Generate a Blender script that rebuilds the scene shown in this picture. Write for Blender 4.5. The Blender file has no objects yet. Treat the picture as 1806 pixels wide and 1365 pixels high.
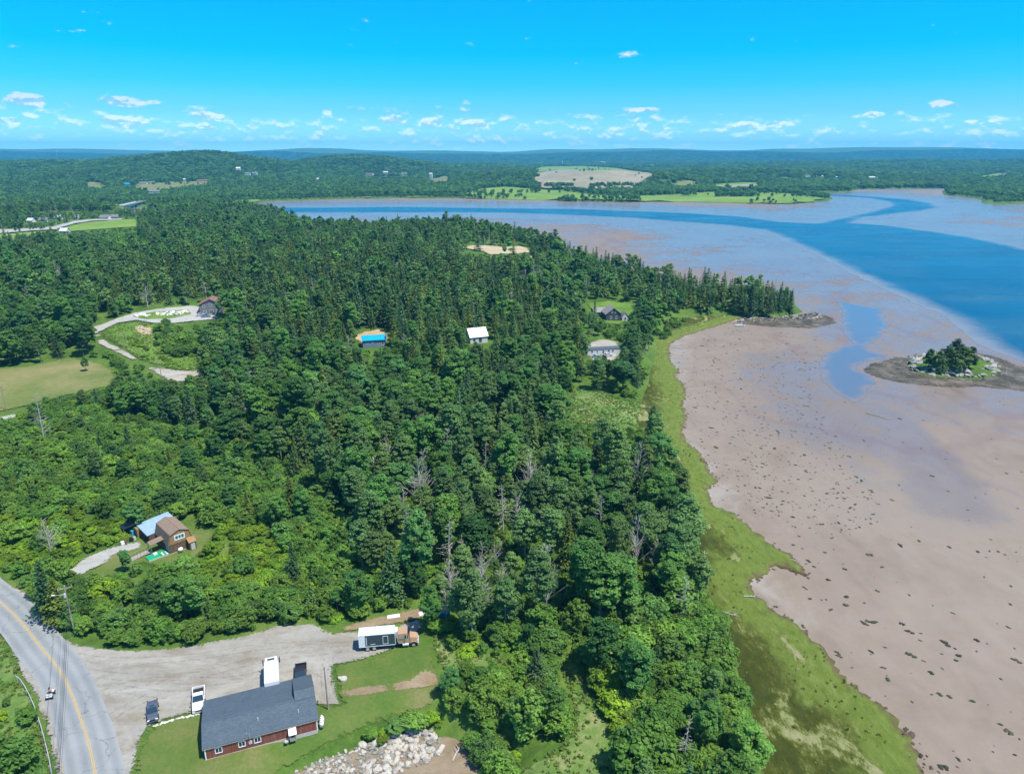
import bpy, bmesh, math, random
import numpy as np
from mathutils import Vector, Matrix
from mathutils.geometry import delaunay_2d_cdt

SC = bpy.context.scene
COL = SC.collection
R = math.radians

# ------------------------------------------------------------------ camera
PXF, PCX, PCY, HORIZON, CAMZ = 1252.0, 903.0, 682.5, 272.0, 92.0     # focal length etc. in photograph pixels
PITCH = math.atan((PCY - HORIZON) / PXF)
CP, SP = math.cos(PITCH), math.sin(PITCH)
cam = bpy.data.cameras.new('camera')
cam.sensor_fit = 'HORIZONTAL'; cam.sensor_width = 36.0
cam.lens = 36.0 * PXF / 1806.0
cam.clip_start = 1.0; cam.clip_end = 150000.0
camo = bpy.data.objects.new('camera', cam); COL.objects.link(camo)
camo.location = (0, 0, CAMZ); camo.rotation_euler = (R(90) - PITCH, 0, 0)
SC.camera = camo

# ------------------------------------------------------------------ light and sky
SUN_EL, SUN_AZ = R(64), math.atan2(0.86, -0.51)
sunvec = Vector((math.sin(SUN_AZ) * math.cos(SUN_EL), math.cos(SUN_AZ) * math.cos(SUN_EL), math.sin(SUN_EL)))
sl = bpy.data.lights.new('sun', 'SUN'); sl.energy = 5.0; sl.angle = R(0.55); sl.color = (1.0, 0.93, 0.78)
so = bpy.data.objects.new('sun', sl); COL.objects.link(so)
so.rotation_euler = sunvec.to_track_quat('Z', 'Y').to_euler(); so.location = (0, 0, 500)
SC.view_settings.view_transform = 'Standard'; SC.view_settings.look = 'None'
SC.view_settings.exposure = 0.45; SC.view_settings.gamma = 1.0; SC.view_settings.use_curve_mapping = False
SC.render.engine = 'CYCLES'
cy = SC.cycles
cy.max_bounces = 5; cy.diffuse_bounces = 2; cy.glossy_bounces = 2; cy.transmission_bounces = 4
cy.transparent_max_bounces = 8; cy.volume_bounces = 0; cy.caustics_reflective = False; cy.caustics_refractive = False
cy.use_denoising = True
cy.use_adaptive_sampling = True; cy.adaptive_threshold = 0.015; cy.adaptive_min_samples = 24
try:
    cy.denoiser = 'OPENIMAGEDENOISE'; cy.denoising_prefilter = 'ACCURATE'; cy.denoising_input_passes = 'RGB_ALBEDO_NORMAL'
except Exception: pass


class NT:
    """Small node-tree writer: every method returns an output socket."""
    def __init__(self, tree): self.t = tree; tree.nodes.clear()
    def put(self, sock, v):
        if v is None: return
        if isinstance(v, bpy.types.NodeSocket): self.t.links.new(v, sock); return
        if sock.type == 'RGBA' and isinstance(v, (tuple, list)) and len(v) == 3: v = (*v, 1)
        if sock.type == 'VECTOR' and isinstance(v, (int, float)): v = (v, v, v)
        sock.default_value = v
    def node(self, typ, ins=None, **kw):
        n = self.t.nodes.new(typ)
        for k, v in kw.items(): setattr(n, k, v)
        for k, v in (ins or {}).items(): self.put(n.inputs[k], v)
        return n
    def m(self, op, a, b=0.0, c=0.0, clamp=False):
        n = self.node('ShaderNodeMath', operation=op, use_clamp=clamp)
        for i, v in enumerate((a, b, c)): self.put(n.inputs[i], v)
        return n.outputs[0]
    def vm(self, op, a, b=None):
        n = self.node('ShaderNodeVectorMath', operation=op); self.put(n.inputs[0], a)
        if b is not None: self.put(n.inputs[1], b)
        return n.outputs['Vector']
    def rng(self, v, a, b, c=0.0, d=1.0, smooth=False):
        n = self.node('ShaderNodeMapRange', {0: v, 1: a, 2: b, 3: c, 4: d}, interpolation_type='SMOOTHSTEP' if smooth else 'LINEAR')
        return n.outputs[0]
    def mix(self, f, a, b, mode='MIX'):
        n = self.node('ShaderNodeMix', data_type='RGBA', blend_type=mode)
        self.put(n.inputs[0], f); self.put(n.inputs[6], a); self.put(n.inputs[7], b)
        return n.outputs[2]
    def noise(self, vec, scale, detail=3.0, rough=0.55, dist=0.0):
        return self.node('ShaderNodeTexNoise', {'Vector': vec, 'Scale': scale, 'Detail': detail, 'Roughness': rough, 'Distortion': dist}).outputs[0]
    def voro(self, vec, scale, feature='F1'):
        return self.node('ShaderNodeTexVoronoi', {'Vector': vec, 'Scale': scale}, feature=feature).outputs[0]
    def pos(self): return self.node('ShaderNodeNewGeometry').outputs['Position']
    def obj(self): return self.node('ShaderNodeTexCoord').outputs['Object']
    def rand(self): return self.node('ShaderNodeObjectInfo').outputs['Random']
    def attr(self, name): return self.node('ShaderNodeAttribute', attribute_name=name).outputs['Fac']
    def stretch(self, vec, s):
        return self.node('ShaderNodeMapping', {'Vector': vec, 'Scale': s}).outputs[0]
    def bump(self, h, strength=0.3, dist=0.1):
        return self.node('ShaderNodeBump', {'Strength': strength, 'Distance': dist, 'Height': h}).outputs[0]
    def bsdf(self, col, rough=0.7, normal=None, metal=0.0, spec=0.5, **kw):
        n = self.node('ShaderNodeBsdfPrincipled', {'Base Color': col, 'Roughness': rough, 'Metallic': metal, 'Specular IOR Level': spec})
        if normal is not None: self.put(n.inputs['Normal'], normal)
        for k, v in kw.items(): self.put(n.inputs[k], v)
        return n.outputs[0]
    def out(self, s): self.node('ShaderNodeOutputMaterial', {'Surface': s})


def newmat(name):
    m = bpy.data.materials.new(name); m.use_nodes = True
    return m, NT(m.node_tree)


# the sky: Nishita daylight, tinted to the deep cyan of the photograph, with a belt of small cumulus above the horizon
W = bpy.data.worlds.new('World'); SC.world = W; W.use_nodes = True
nt = NT(W.node_tree)
W.cycles.sampling_method = 'MANUAL'; W.cycles.sample_map_resolution = 256
sky = nt.node('ShaderNodeTexSky', sky_type='NISHITA', sun_disc=False, sun_elevation=SUN_EL, sun_rotation=SUN_AZ,
              altitude=0.0, air_density=1.0, dust_density=0.2, ozone_density=3.0).outputs[0]
D = nt.node('ShaderNodeTexCoord').outputs['Generated']
sx = nt.node('ShaderNodeSeparateXYZ', {0: D})
dx_, dy_, dz_ = sx.outputs
el = nt.m('ARCSINE', dz_); az = nt.m('ARCTAN2', dx_, dy_)
tintr = nt.node('ShaderNodeValToRGB', {0: nt.rng(el, 0.0, 1.2)})
cr = tintr.color_ramp
cr.elements[0].position = 0.0; cr.elements[0].color = (0.83, 1.70, 2.4, 1)
cr.elements[1].position = 1.0; cr.elements[1].color = (0.95, 1.0, 1.1, 1)
for p, c in ((0.017, (0.48, 0.99, 1.49)), (0.042, (0.25, 0.70, 1.09)), (0.070, (0.07, 0.66, 1.04)), (0.10, (0.0, 0.66, 1.06)), (0.17, (0.0, 0.68, 1.09)), (0.24, (0.0, 0.63, 1.09)), (0.5, (0.50, 0.84, 1.12))):
    e = cr.elements.new(p); e.color = (*c, 1)
skyc = nt.mix(1.0, sky, tintr.outputs[0], 'MULTIPLY')


def cloud_noise(elv):
    uv = nt.node('ShaderNodeCombineXYZ', {0: nt.m('MULTIPLY', az, 42.0), 1: nt.m('MULTIPLY', elv, 98.0), 2: 4.3}).outputs[0]
    n1 = nt.noise(uv, 1.0, 4.0, 0.60)
    belt = nt.m('MULTIPLY', nt.rng(elv, 0.0, 0.012, 0.6, 1.0, True), nt.rng(elv, 0.030, 0.075, 1.0, 0.0, True))
    big_ = nt.noise(nt.node('ShaderNodeCombineXYZ', {0: nt.m('MULTIPLY', az, 6.0), 1: nt.m('MULTIPLY', elv, 24.0), 2: 1.7}).outputs[0], 1.0, 2.0)
    f = nt.m('ADD', nt.m('ADD', nt.m('SUBTRACT', n1, 0.73), nt.m('MULTIPLY', belt, 0.265)), nt.rng(big_, .3, .7, -.09, .09))
    return f


# the bigger single clouds (azimuth, elevation, half width, half height, weight)
# given as photograph pixels (centre, half width, half height, weight) and turned into sky directions
hero = 0.0; tilt = 0.0
for cx_, cy_, wx_, wy_, k in ((1105, 97, 38, 12, .62), (42, 176, 46, 16, .66), (225, 179, 62, 11, .60), (219, 214, 42, 13, .62), (15, 214, 22, 9, .5), (30, 82, 40, 11, .40), (120, 57, 36, 10, .36), (605, 82, 30, 8, .33), (369, 204, 34, 9, .42), (366, 224, 20, 8, .5), (580, 194, 18, 9, .45),
                              (692, 212, 32, 11, .5), (755, 217, 30, 10, .5), (842, 219, 32, 9, .48), (1658, 182, 24, 9, .55), (1542, 202, 20, 6, .5), (1141, 194, 34, 6, .36), (1316, 221, 24, 7, .5), (1367, 219, 26, 7, .46), (1803, 143, 18, 10, .48), (1713, 217, 22, 6, .46)):
    hx_ = (cx_ - PCX) / PXF; hv_ = (PCY - cy_) / PXF; hy_ = CP + hv_ * SP; hz_ = -SP + hv_ * CP; hl_ = math.sqrt(hx_ ** 2 + hy_ ** 2 + hz_ ** 2)
    a, e = math.atan2(hx_, hy_), math.asin(hz_ / hl_); wa, we = wx_ / PXF / hl_, wy_ / PXF / hl_
    da = nt.m('DIVIDE', nt.m('SUBTRACT', az, a), wa); de = nt.m('DIVIDE', nt.m('SUBTRACT', el, e), we)
    q = nt.m('MULTIPLY', nt.m('SUBTRACT', 1.0, nt.m('MULTIPLY_ADD', da, da, nt.m('MULTIPLY', de, de)), clamp=True), k * 0.62)
    hero = nt.m('ADD', hero, q); tilt = nt.m('MULTIPLY_ADD', q, de, tilt)
cn = cloud_noise(el); cf = nt.m('ADD', cn, hero); cfu = nt.m('SUBTRACT', cloud_noise(nt.m('ADD', el, 0.0045)), nt.m('MULTIPLY', tilt, .35))
cover = nt.rng(cf, -0.02, 0.20, 0.0, 0.80, True)
lit = nt.rng(nt.m('SUBTRACT', cn, cfu), -0.05, 0.09, 0.0, 1.0, True)
lowhaze = nt.rng(el, 0.0, 0.04, 0.7, 1.0)
ccol = nt.mix(lit, nt.mix(nt.rng(el, 0.0, 0.06), (4.0, 6.6, 8.3), (1.9, 3.7, 5.0)), nt.mix(nt.rng(el, 0.0, 0.06), (9.7, 10.9, 11.5), (5.4, 5.6, 5.9)))
bg = nt.mix(nt.m('MULTIPLY', cover, lowhaze), skyc, ccol)
nt.node('ShaderNodeOutputWorld', {'Surface': nt.node('ShaderNodeBackground', {'Color': bg, 'Strength': 0.14}).outputs[0]})

# ------------------------------------------------------------------ places: photograph pixels to ground points
NEAR_LAND_PX = [(430, 1450), (520, 1378), (600, 1350), (680, 1322), (740, 1304), (790, 1294), (835, 1312), (864, 1335), (880, 1365), (890, 1450), (1335, 1450),
                (1345, 1365), (1340, 1310), (1322, 1250), (1300, 1180), (1290, 1130), (1270, 1080), (1240, 1040), (1238, 990), (1230, 940), (1212, 890), (1190, 840), (1150, 790), (1122, 745),
                (1135, 700), (1150, 650), (1160, 600), (1175, 575), (1205, 562), (1260, 557), (1330, 559), (1380, 558), (1415, 551), (1405, 541), (1350, 532), (1280, 524), (1200, 512),
                (1120, 496), (1068, 482), (1020, 462), (970, 438), (930, 424), (880, 416), (800, 414), (700, 414), (600, 412), (540, 404), (516, 392), (490, 380), (440, 374), (400, 373),
                (300, 375), (250, 377), (180, 377), (60, 377)]
FAR_LAND_PX = [(60, 369), (89, 368), (186, 367), (257, 366), (357, 362.5), (407, 360), (493, 355.5), (617, 351.5), (710, 350.5), (830, 351), (960, 353.5), (985, 355), (1050, 356), (1110, 357.5),
               (1160, 357), (1220, 357), (1280, 358), (1306, 359.5), (1350, 360), (1400, 361), (1440, 358), (1468, 353), (1470, 348), (1440, 344), (1412, 340.5), (1496, 339.5), (1513, 335), (1590, 333.5), (1673, 333),
               (1660, 338), (1665, 345), (1700, 348), (1726, 352), (1732, 360), (1770, 361), (1806, 360), (1950, 361)]


def ray(px, py):
    dx = (px - PCX) / PXF; dy = (PCY - py) / PXF
    return dx, CP + dy * SP, -SP + dy * CP


def G0(px, py, z=0.0):
    dx, dy, dz = ray(px, py); k = (z - CAMZ) / dz
    return (dx * k, dy * k)


def proj(x, y, z):
    zz = z - CAMZ; f = y * CP - zz * SP; u = y * SP + zz * CP
    return PCX + PXF * x / f, PCY - PXF * u / f


def smooth(a, b, x):
    t = np.clip((x - a) / (b - a), 0, 1); return t * t * (3 - 2 * t)


_SEG = {}


def sdist(poly, x, y):
    """signed distance (positive inside) of many points to one polygon"""
    key = id(poly)
    if key not in _SEG:
        P = np.asarray(poly, float); _SEG[key] = (poly, P, np.roll(P, -1, 0))
    _, A, B = _SEG[key]
    x = np.asarray(x, float).ravel(); y = np.asarray(y, float).ravel(); out = np.empty(x.size)
    ex, ey = (B - A).T; L = ex * ex + ey * ey + 1e-12; eyy = np.where(ey == 0, 1e-12, ey)
    step = max(1, 400000 // len(A))
    for i in range(0, x.size, step):
        qx = x[i:i + step, None] - A[None, :, 0]; qy = y[i:i + step, None] - A[None, :, 1]
        t = np.clip((qx * ex + qy * ey) / L, 0, 1)
        d2 = ((qx - t * ex) ** 2 + (qy - t * ey) ** 2).min(1)
        c = ((qy < 0) != (y[i:i + step, None] < B[None, :, 1])) & (qx < ex * qy / eyy)
        out[i:i + step] = np.where(c.sum(1) % 2 == 1, 1, -1) * np.sqrt(d2)
    return out


def inside(poly, x, y):
    P = np.asarray(poly, float); x = np.asarray(x, float); y = np.asarray(y, float)
    ins = np.zeros(x.shape, bool); n = len(P)
    for i in range(n):
        ax, ay = P[i]; bx, by = P[(i + 1) % n]
        if ay != by: ins ^= ((ay > y) != (by > y)) & (x < (bx - ax) * (y - ay) / (by - ay) + ax)
    return ins


def rough_line(pts, amp, step, seed, closed=False):
    """a traced outline with natural small wiggles between its points"""
    r = np.random.RandomState(seed); out = []; n = len(pts)
    for i in range(n if closed else n - 1):
        a = np.array(pts[i], float); b = np.array(pts[(i + 1) % n], float); L = np.linalg.norm(b - a); k = max(1, int(L / step))
        nrm = np.array([-(b - a)[1], (b - a)[0]]) / (L + 1e-9)
        for j in range(k):
            out.append(tuple(a + (b - a) * j / k + (nrm * r.uniform(-amp, amp) if j else 0)))
    if not closed: out.append(tuple(pts[-1]))
    return out


nl = [G0(*p) for p in NEAR_LAND_PX]
NEAR_LAND = [(-6000, -200), (nl[0][0], -200)] + rough_line(nl[:10], .5, 4, 1) + [(nl[9][0], -200), (nl[10][0], -200)] + rough_line(nl[10:], 1.2, 9, 2) + [(-6000, nl[-1][1] - 40)]
fl = [G0(*p) for p in FAR_LAND_PX]
FAR_LAND = [(-90000, fl[0][1] + 60)] + rough_line(fl, 4, 35, 3) + [(90000, fl[-1][1]), (90000, 140000), (-90000, 140000)]
ISLAND = [G0(p[0] - 10, p[1]) for p in ((1617, 640), (1640, 630), (1690, 622), (1740, 634), (1765, 646), (1762, 658), (1735, 666), (1690, 664), (1650, 660), (1622, 652))]


def hump(px, py, dist, wx, wy, base=10.0, trees=10.0):
    """a hill whose wooded crest is seen at (px, py) from the camera"""
    x = (px - PCX) / PXF * dist * CP * 1.05; h = CAMZ - (py - HORIZON) / PXF * dist * 1.05 - trees - base
    return (x, dist, h, wx, wy)


HUMPS = [hump(375, 269.5, 2900, 450, 620), hump(140, 279, 3000, 520, 600), hump(645, 273, 3500, 400, 600), hump(520, 292, 3300, 500, 500), hump(820, 287, 3900, 500, 600),
         hump(-250, 276, 2800, 600, 700), hump(1060, 299, 2150, 250, 190, 6, 0), hump(940, 300, 2350, 230, 230, 6, 6), hump(1330, 293, 2700, 420, 260), hump(1180, 298, 3100, 400, 300),
         hump(1600, 281, 4600, 1500, 900), hump(1950, 275, 4200, 900, 900), hump(1810, 305, 2300, 300, 220), hump(1440, 286, 4200, 900, 700), hump(1120, 287, 5200, 2500, 700), hump(300, 286, 5200, 2500, 700)]
HUMPS_NEAR = [(*G0(400, 372), 9.0, 190, 100), (*G0(330, 545), 7.0, 75, 60), (*G0(120, 560), 4.0, 90, 60), (*G0(870, 430), 5.0, 120, 90)]


_WV = {}


def wave(x, y, s, seed):
    if seed not in _WV:
        r = np.random.RandomState(seed); _WV[seed] = [(r.uniform(0, 6.28), r.uniform(.6, 1.9), r.uniform(0, 6.28)) for _ in range(5)]
    v = 0
    for a, k, ph in _WV[seed]: v = v + np.sin((x * math.cos(a) + y * math.sin(a)) * (s * k) + ph)
    return v / 5


def H(x, y):
    """height of the land surface"""
    x = np.asarray(x, float); y = np.asarray(y, float)
    sn = np.full(x.shape, -400.0); sf = np.full(x.shape, -400.0)
    k = y < 1500; sn[k] = sdist(NEAR_LAND, x[k], y[k])
    k = y > 900; sf[k] = 600.0
    k = (y > 900) & (y < 4500); sf[k] = sdist(FAR_LAND, x[k], y[k])
    h = -1.6 + 5.6 * smooth(-4.5, 7, sn)
    inl = smooth(2, 120, sn)
    h = h + inl * np.clip((y - 190) * .028, 0, 9)
    for hx, hy, hh, wx, wy in HUMPS_NEAR: h = h + smooth(2, 60, sn) * hh * np.exp(-((x - hx) / wx) ** 2 - ((y - hy) / wy) ** 2)
    h = h + smooth(40, 160, sn) * wave(x, y, .035, 5) * 1.2
    if y.size and y.max() < 900:
        isl = np.full(x.shape, -400.0); k = y < 500; isl[k] = sdist(ISLAND, x[k], y[k])
        return np.maximum(h, np.where(isl > -30, -1.6 + 1.7 * smooth(-16, -1, isl) + 1.9 * smooth(-2, 3, isl), -9))
    g = -1.6 + 4.6 * smooth(-6, 14, sf) + 6 * smooth(30, 700, sf)
    hm_ = 0 * g
    for hx, hy, hh, wx, wy in HUMPS: hm_ = np.maximum(hm_, hh * np.exp(-((x - hx) / wx) ** 2 - ((y - hy) / wy) ** 2))
    g = g + smooth(10, 160, sf) * hm_ * (1 + .16 * wave(x, y, .009, 61) + .10 * wave(x, y, .021, 62))
    g = g + smooth(200, 900, sf) * wave(x, y, .006, 6) * 5
    ridge = (0.84 + 0.34 * wave(x, y * .3, .0011, 7) + 0.14 * wave(x, y * .3, .0038, 8) + 0.42 * np.exp(-((x + 3400) / 850) ** 2) + 0.22 * np.exp(-((x + 8300) / 1900) ** 2) + 0.26 * np.exp(-((x - 5600) / 2500) ** 2))
    g = g + smooth(5500, 11800, y) * 150 * ridge * (1 - .85 * smooth(12600, 15500, y))
    isl = np.full(x.shape, -400.0); k = y < 500; isl[k] = sdist(ISLAND, x[k], y[k])
    i = -1.6 + 1.7 * smooth(-16, -1, isl) + 1.9 * smooth(-2, 3, isl)
    return np.maximum(np.maximum(h, g), np.where(isl > -30, i, -9))


def Gv(pts):
    """where the rays through photograph pixels meet the ground"""
    p = np.asarray(pts, float); dx = (p[:, 0] - PCX) / PXF; dv = (PCY - p[:, 1]) / PXF
    dy = CP + dv * SP; dz = -SP + dv * CP; z = np.where(p[:, 1] > 420, 4.0, 3.0)
    for _ in range(9):
        k = (z - CAMZ) / dz; z = z + .6 * (np.maximum(H(dx * k, dy * k), 0) - z)
    k = (z - CAMZ) / dz
    return np.column_stack([dx * k, dy * k, z])


def G(px, py): return tuple(Gv([(px, py)])[0][:2])


def Gz(px, py): return Vector(Gv([(px, py)])[0])


def hz(x, y): return max(0.0, float(H(np.array([x]), np.array([y]))[0]))

# ------------------------------------------------------------------ mesh helpers
def link(name, me, mats, parent=None, **props):
    o = bpy.data.objects.new(name, me)
    if mats is not None:
        for m in (mats if isinstance(mats, (list, tuple)) else [mats]):
            if m.name not in [x.name for x in me.materials if x]: me.materials.append(m)
    COL.objects.link(o)
    if parent is not None: o.parent = parent
    for k, v in props.items(): o[k] = v
    return o


def np_mesh(name, V, Fq, attrs=None, smooth_shade=False):
    """mesh from arrays: Fq is (n,4) or (n,3)"""
    me = bpy.data.meshes.new(name)
    V = np.asarray(V, np.float32); Fq = np.asarray(Fq, np.int32); k = Fq.shape[1]
    me.vertices.add(len(V)); me.vertices.foreach_set('co', V.ravel())
    me.loops.add(Fq.size); me.loops.foreach_set('vertex_index', Fq.ravel())
    me.polygons.add(len(Fq)); me.polygons.foreach_set('loop_start', np.arange(0, Fq.size, k, dtype=np.int32))
    me.polygons.foreach_set('use_smooth', np.full(len(Fq), smooth_shade))
    for an, av in (attrs or {}).items():
        a = me.attributes.new(an, 'FLOAT', 'POINT'); a.data.foreach_set('value', np.asarray(av, np.float32).ravel())
    me.update(); me.validate()
    return me


def setp(o, label=None, cat=None, group=None, kind=None):
    if label: o['label'] = label
    if cat: o['category'] = cat
    if group: o['group'] = group
    if kind: o['kind'] = kind
    return o


def thing(name, loc, rz=0.0, label=None, cat=None, group=None):
    o = bpy.data.objects.new(name, None); COL.objects.link(o); o.empty_display_size = .2
    o.location = loc; o.rotation_euler = (0, 0, rz)
    return setp(o, label, cat, group)


class MB:
    """collects solids for one mesh"""
    def __init__(s): s.v = []; s.f = []
    def add(s, vs, fs):
        b = len(s.v); s.v += [tuple(v) for v in vs]; s.f += [tuple(i + b for i in f) for f in fs]; return s
    def box(s, x0, x1, y0, y1, z0, z1, top=None):
        """axis box; top=(dx,dy) insets the upper face"""
        tx, ty = top or (0, 0)
        return s.add([(x0, y0, z0), (x1, y0, z0), (x1, y1, z0), (x0, y1, z0), (x0 + tx, y0 + ty, z1), (x1 - tx, y0 + ty, z1), (x1 - tx, y1 - ty, z1), (x0 + tx, y1 - ty, z1)],
                     [(0, 3, 2, 1), (4, 5, 6, 7), (0, 1, 5, 4), (1, 2, 6, 5), (2, 3, 7, 6), (3, 0, 4, 7)])
    def prism(s, prof, a, b, axis='y', inset=None):
        """profile in (x,z) extruded along y from a to b (or (y,z) along x); inset: list of per-point shrink of the far ends"""
        n = len(prof); vs = []
        for e, t in ((0, a), (1, b)):
            for i, (p, q) in enumerate(prof):
                d = (inset[i] if inset else 0) * (1 if e == 0 else -1)
                vs.append((p, t + d, q) if axis == 'y' else (t + d, p, q))
        fs = [tuple(range(n)), tuple(range(2 * n - 1, n - 1, -1))] + [(i, i + n, (i + 1) % n + n, (i + 1) % n) for i in range(n)]
        return s.add(vs, fs)
    def tube(s, a, b, r0, r1=None, n=8, cap=True):
        a = Vector(a); b = Vector(b); r1 = r0 if r1 is None else r1
        d = (b - a).normalized(); u = d.orthogonal().normalized(); w = d.cross(u); vs = []
        for p, r in ((a, r0), (b, r1)):
            for i in range(n):
                t = 6.28318 * i / n; vs.append(p + (u * math.cos(t) + w * math.sin(t)) * r)
        fs = [(i, (i + 1) % n, (i + 1) % n + n, i + n) for i in range(n)]
        if cap: fs += [tuple(range(n - 1, -1, -1)), tuple(range(n, 2 * n))]
        return s.add(vs, fs)
    def path(s, pts, rad, n=6):
        pts = [Vector(p) for p in pts]
        rad = rad if isinstance(rad, (list, tuple)) else [rad] * len(pts)
        for i in range(len(pts) - 1): s.tube(pts[i], pts[i + 1], rad[i], rad[i + 1], n, i in (0, len(pts) - 2))
        return s
    def quad(s, a, b, c, d): return s.add([a, b, c, d], [(0, 1, 2, 3)])
    def slab(s, a, b, c, d, t):
        """quad a b c d thickened by t along its normal"""
        P = [Vector(p) for p in (a, b, c, d)]; n = (P[1] - P[0]).cross(P[3] - P[0]).normalized() * t
        return s.add(P + [p + n for p in P], [(3, 2, 1, 0), (4, 5, 6, 7), (0, 1, 5, 4), (1, 2, 6, 5), (2, 3, 7, 6), (3, 0, 4, 7)])
    def blob(s, c, r, seed=0, sub=2, amp=.18, flat=False):
        bm = bmesh.new(); bmesh.ops.create_icosphere(bm, subdivisions=sub, radius=1.0)
        rr = np.random.RandomState(seed); ks = rr.normal(size=(5, 3)) * 1.6; ph = rr.uniform(0, 6.28, 5)
        vs = []
        for v in bm.verts:
            k = 1 + amp * sum(math.sin(float(np.dot(ks[i], v.co)) + ph[i]) for i in range(5)) / 2
            vs.append((c[0] + v.co.x * r[0] * k, c[1] + v.co.y * r[1] * k, c[2] + v.co.z * r[2] * k))
        fs = [tuple(v.index for v in f.verts) for f in bm.faces]; bm.free()
        return s.add(vs, fs)
    def mesh(s, name, smooth_shade=False, bevel=0.0, recalc=True):
        me = bpy.data.meshes.new(name); bm = bmesh.new()
        vs = [bm.verts.new(v) for v in s.v]
        for f in s.f:
            try: bm.faces.new([vs[i] for i in f])
            except ValueError: pass
        if recalc: bmesh.ops.recalc_face_normals(bm, faces=bm.faces)
        if bevel: bmesh.ops.bevel(bm, geom=list(bm.edges), offset=bevel, segments=2, affect='EDGES', clamp_overlap=True)
        for f in bm.faces: f.smooth = smooth_shade
        bm.to_mesh(me); bm.free(); return me
    def build(s, name, mat, parent=None, smooth_shade=False, bevel=0.0, **props):
        return link(name, s.mesh(name, smooth_shade, bevel), mat, parent, **props)


# ------------------------------------------------------------------ materials
def plain(name, col, rough=.6, metal=0.0, var=.12, scale=3.0, spec=.5, bump=0.0, **kw):
    m, t = newmat(name); n = t.noise(t.obj(), scale, 4)
    k = t.rng(n, .3, .7, 1 - var, 1 + var)
    c = t.mix(1.0, col, t.node('ShaderNodeCombineColor', {0: k, 1: k, 2: k}).outputs[0], 'MULTIPLY')
    t.out(t.bsdf(c, rough, t.bump(n, bump, .05) if bump else None, metal, spec, **kw)); return m


def grey(t, k): return t.node('ShaderNodeCombineColor', {0: k, 1: k, 2: k}).outputs[0]


def ragged(t, shader, scale=.6, width=1.0):
    """sheet edges fray: the sheet ends along a noisy line near its border"""
    e = t.attr('edge')
    a = t.m('GREATER_THAN', t.m('ADD', t.m('MULTIPLY', e, 1.25 / width), t.rng(t.noise(t.pos(), scale * 2.2, 6, .75), .3, .7, -.55, .40)), .22)
    mx = t.node('ShaderNodeMixShader', {0: a, 1: t.node('ShaderNodeBsdfTransparent').outputs[0], 2: shader})
    return mx.outputs[0]


def ramp(t, f, stops):
    n = t.node('ShaderNodeValToRGB', {0: f}); c = n.color_ramp
    c.elements[0].position, c.elements[0].color = stops[0][0], (*stops[0][1], 1)
    c.elements[1].position, c.elements[1].color = stops[-1][0], (*stops[-1][1], 1)
    for p, k in stops[1:-1]: c.elements.new(p).color = (*k, 1)
    return n.outputs[0]


def m_ground():
    m, t = newmat('wild_ground'); p = t.pos()
    a = t.noise(p, .05, 5, .6); b = t.noise(p, .7, 5, .7)
    c = ramp(t, t.m('ADD', t.m('MULTIPLY', a, .6), t.m('MULTIPLY', b, .4)), [(.30, (.030, .062, .014)), (.45, (.060, .120, .020)), (.56, (.095, .165, .030)), (.70, (.17, .175, .070))])
    t.out(t.bsdf(c, .9, t.bump(b, .8, .5), spec=.1)); return m


def m_grass(name, stops, s1=.10, s2=1.5, frag=True, stripe=None):
    m, t = newmat(name); p = t.pos()
    a = t.noise(p, s1, 4, .6); b = t.noise(p, s2, 5, .75); f = t.noise(t.stretch(p, (1, .5, 1)), 9.0, 3, .7)
    k = t.m('ADD', t.m('ADD', t.m('MULTIPLY', a, .50), t.m('MULTIPLY', b, .32)), t.m('MULTIPLY', f, .18))
    c = ramp(t, k, stops)
    sh = t.bsdf(c, .85, t.bump(t.m('ADD', b, f), .6, .2), spec=.15)
    t.out(ragged(t, sh) if frag else sh); return m


def m_gravel(name, c1, c2, c3):
    m, t = newmat(name); p = t.pos()
    a = t.noise(t.stretch(p, (.5, 1.6, 1)), .16, 5, .62, .8); b = t.noise(p, 1.1, 6, .75); f = t.noise(p, 7.0, 3, .8)
    k = t.m('ADD', t.m('ADD', t.m('MULTIPLY', a, .48), t.m('MULTIPLY', b, .36)), t.m('MULTIPLY', f, .16))
    c1, c2, c3 = [tuple(x * .80 for x in c_) for c_ in (c1, c2, c3)]
    c = ramp(t, k, [(.34, c1), (.50, c2), (.66, c3)])
    worn = t.rng(t.m('ADD', t.noise(t.stretch(p, (.6, 1.2, 1)), .22, 5, .7, .6), t.m('MULTIPLY', b, .25)), .62, .78, 0, .55, True)
    c = t.mix(worn, c, tuple(x * f_ for x, f_ in zip(c1, (1.0, .86, .72))))
    t.out(ragged(t, t.bsdf(c, .9, t.bump(t.m('ADD', b, f), .5, .12), spec=.2), .9)); return m


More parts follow.
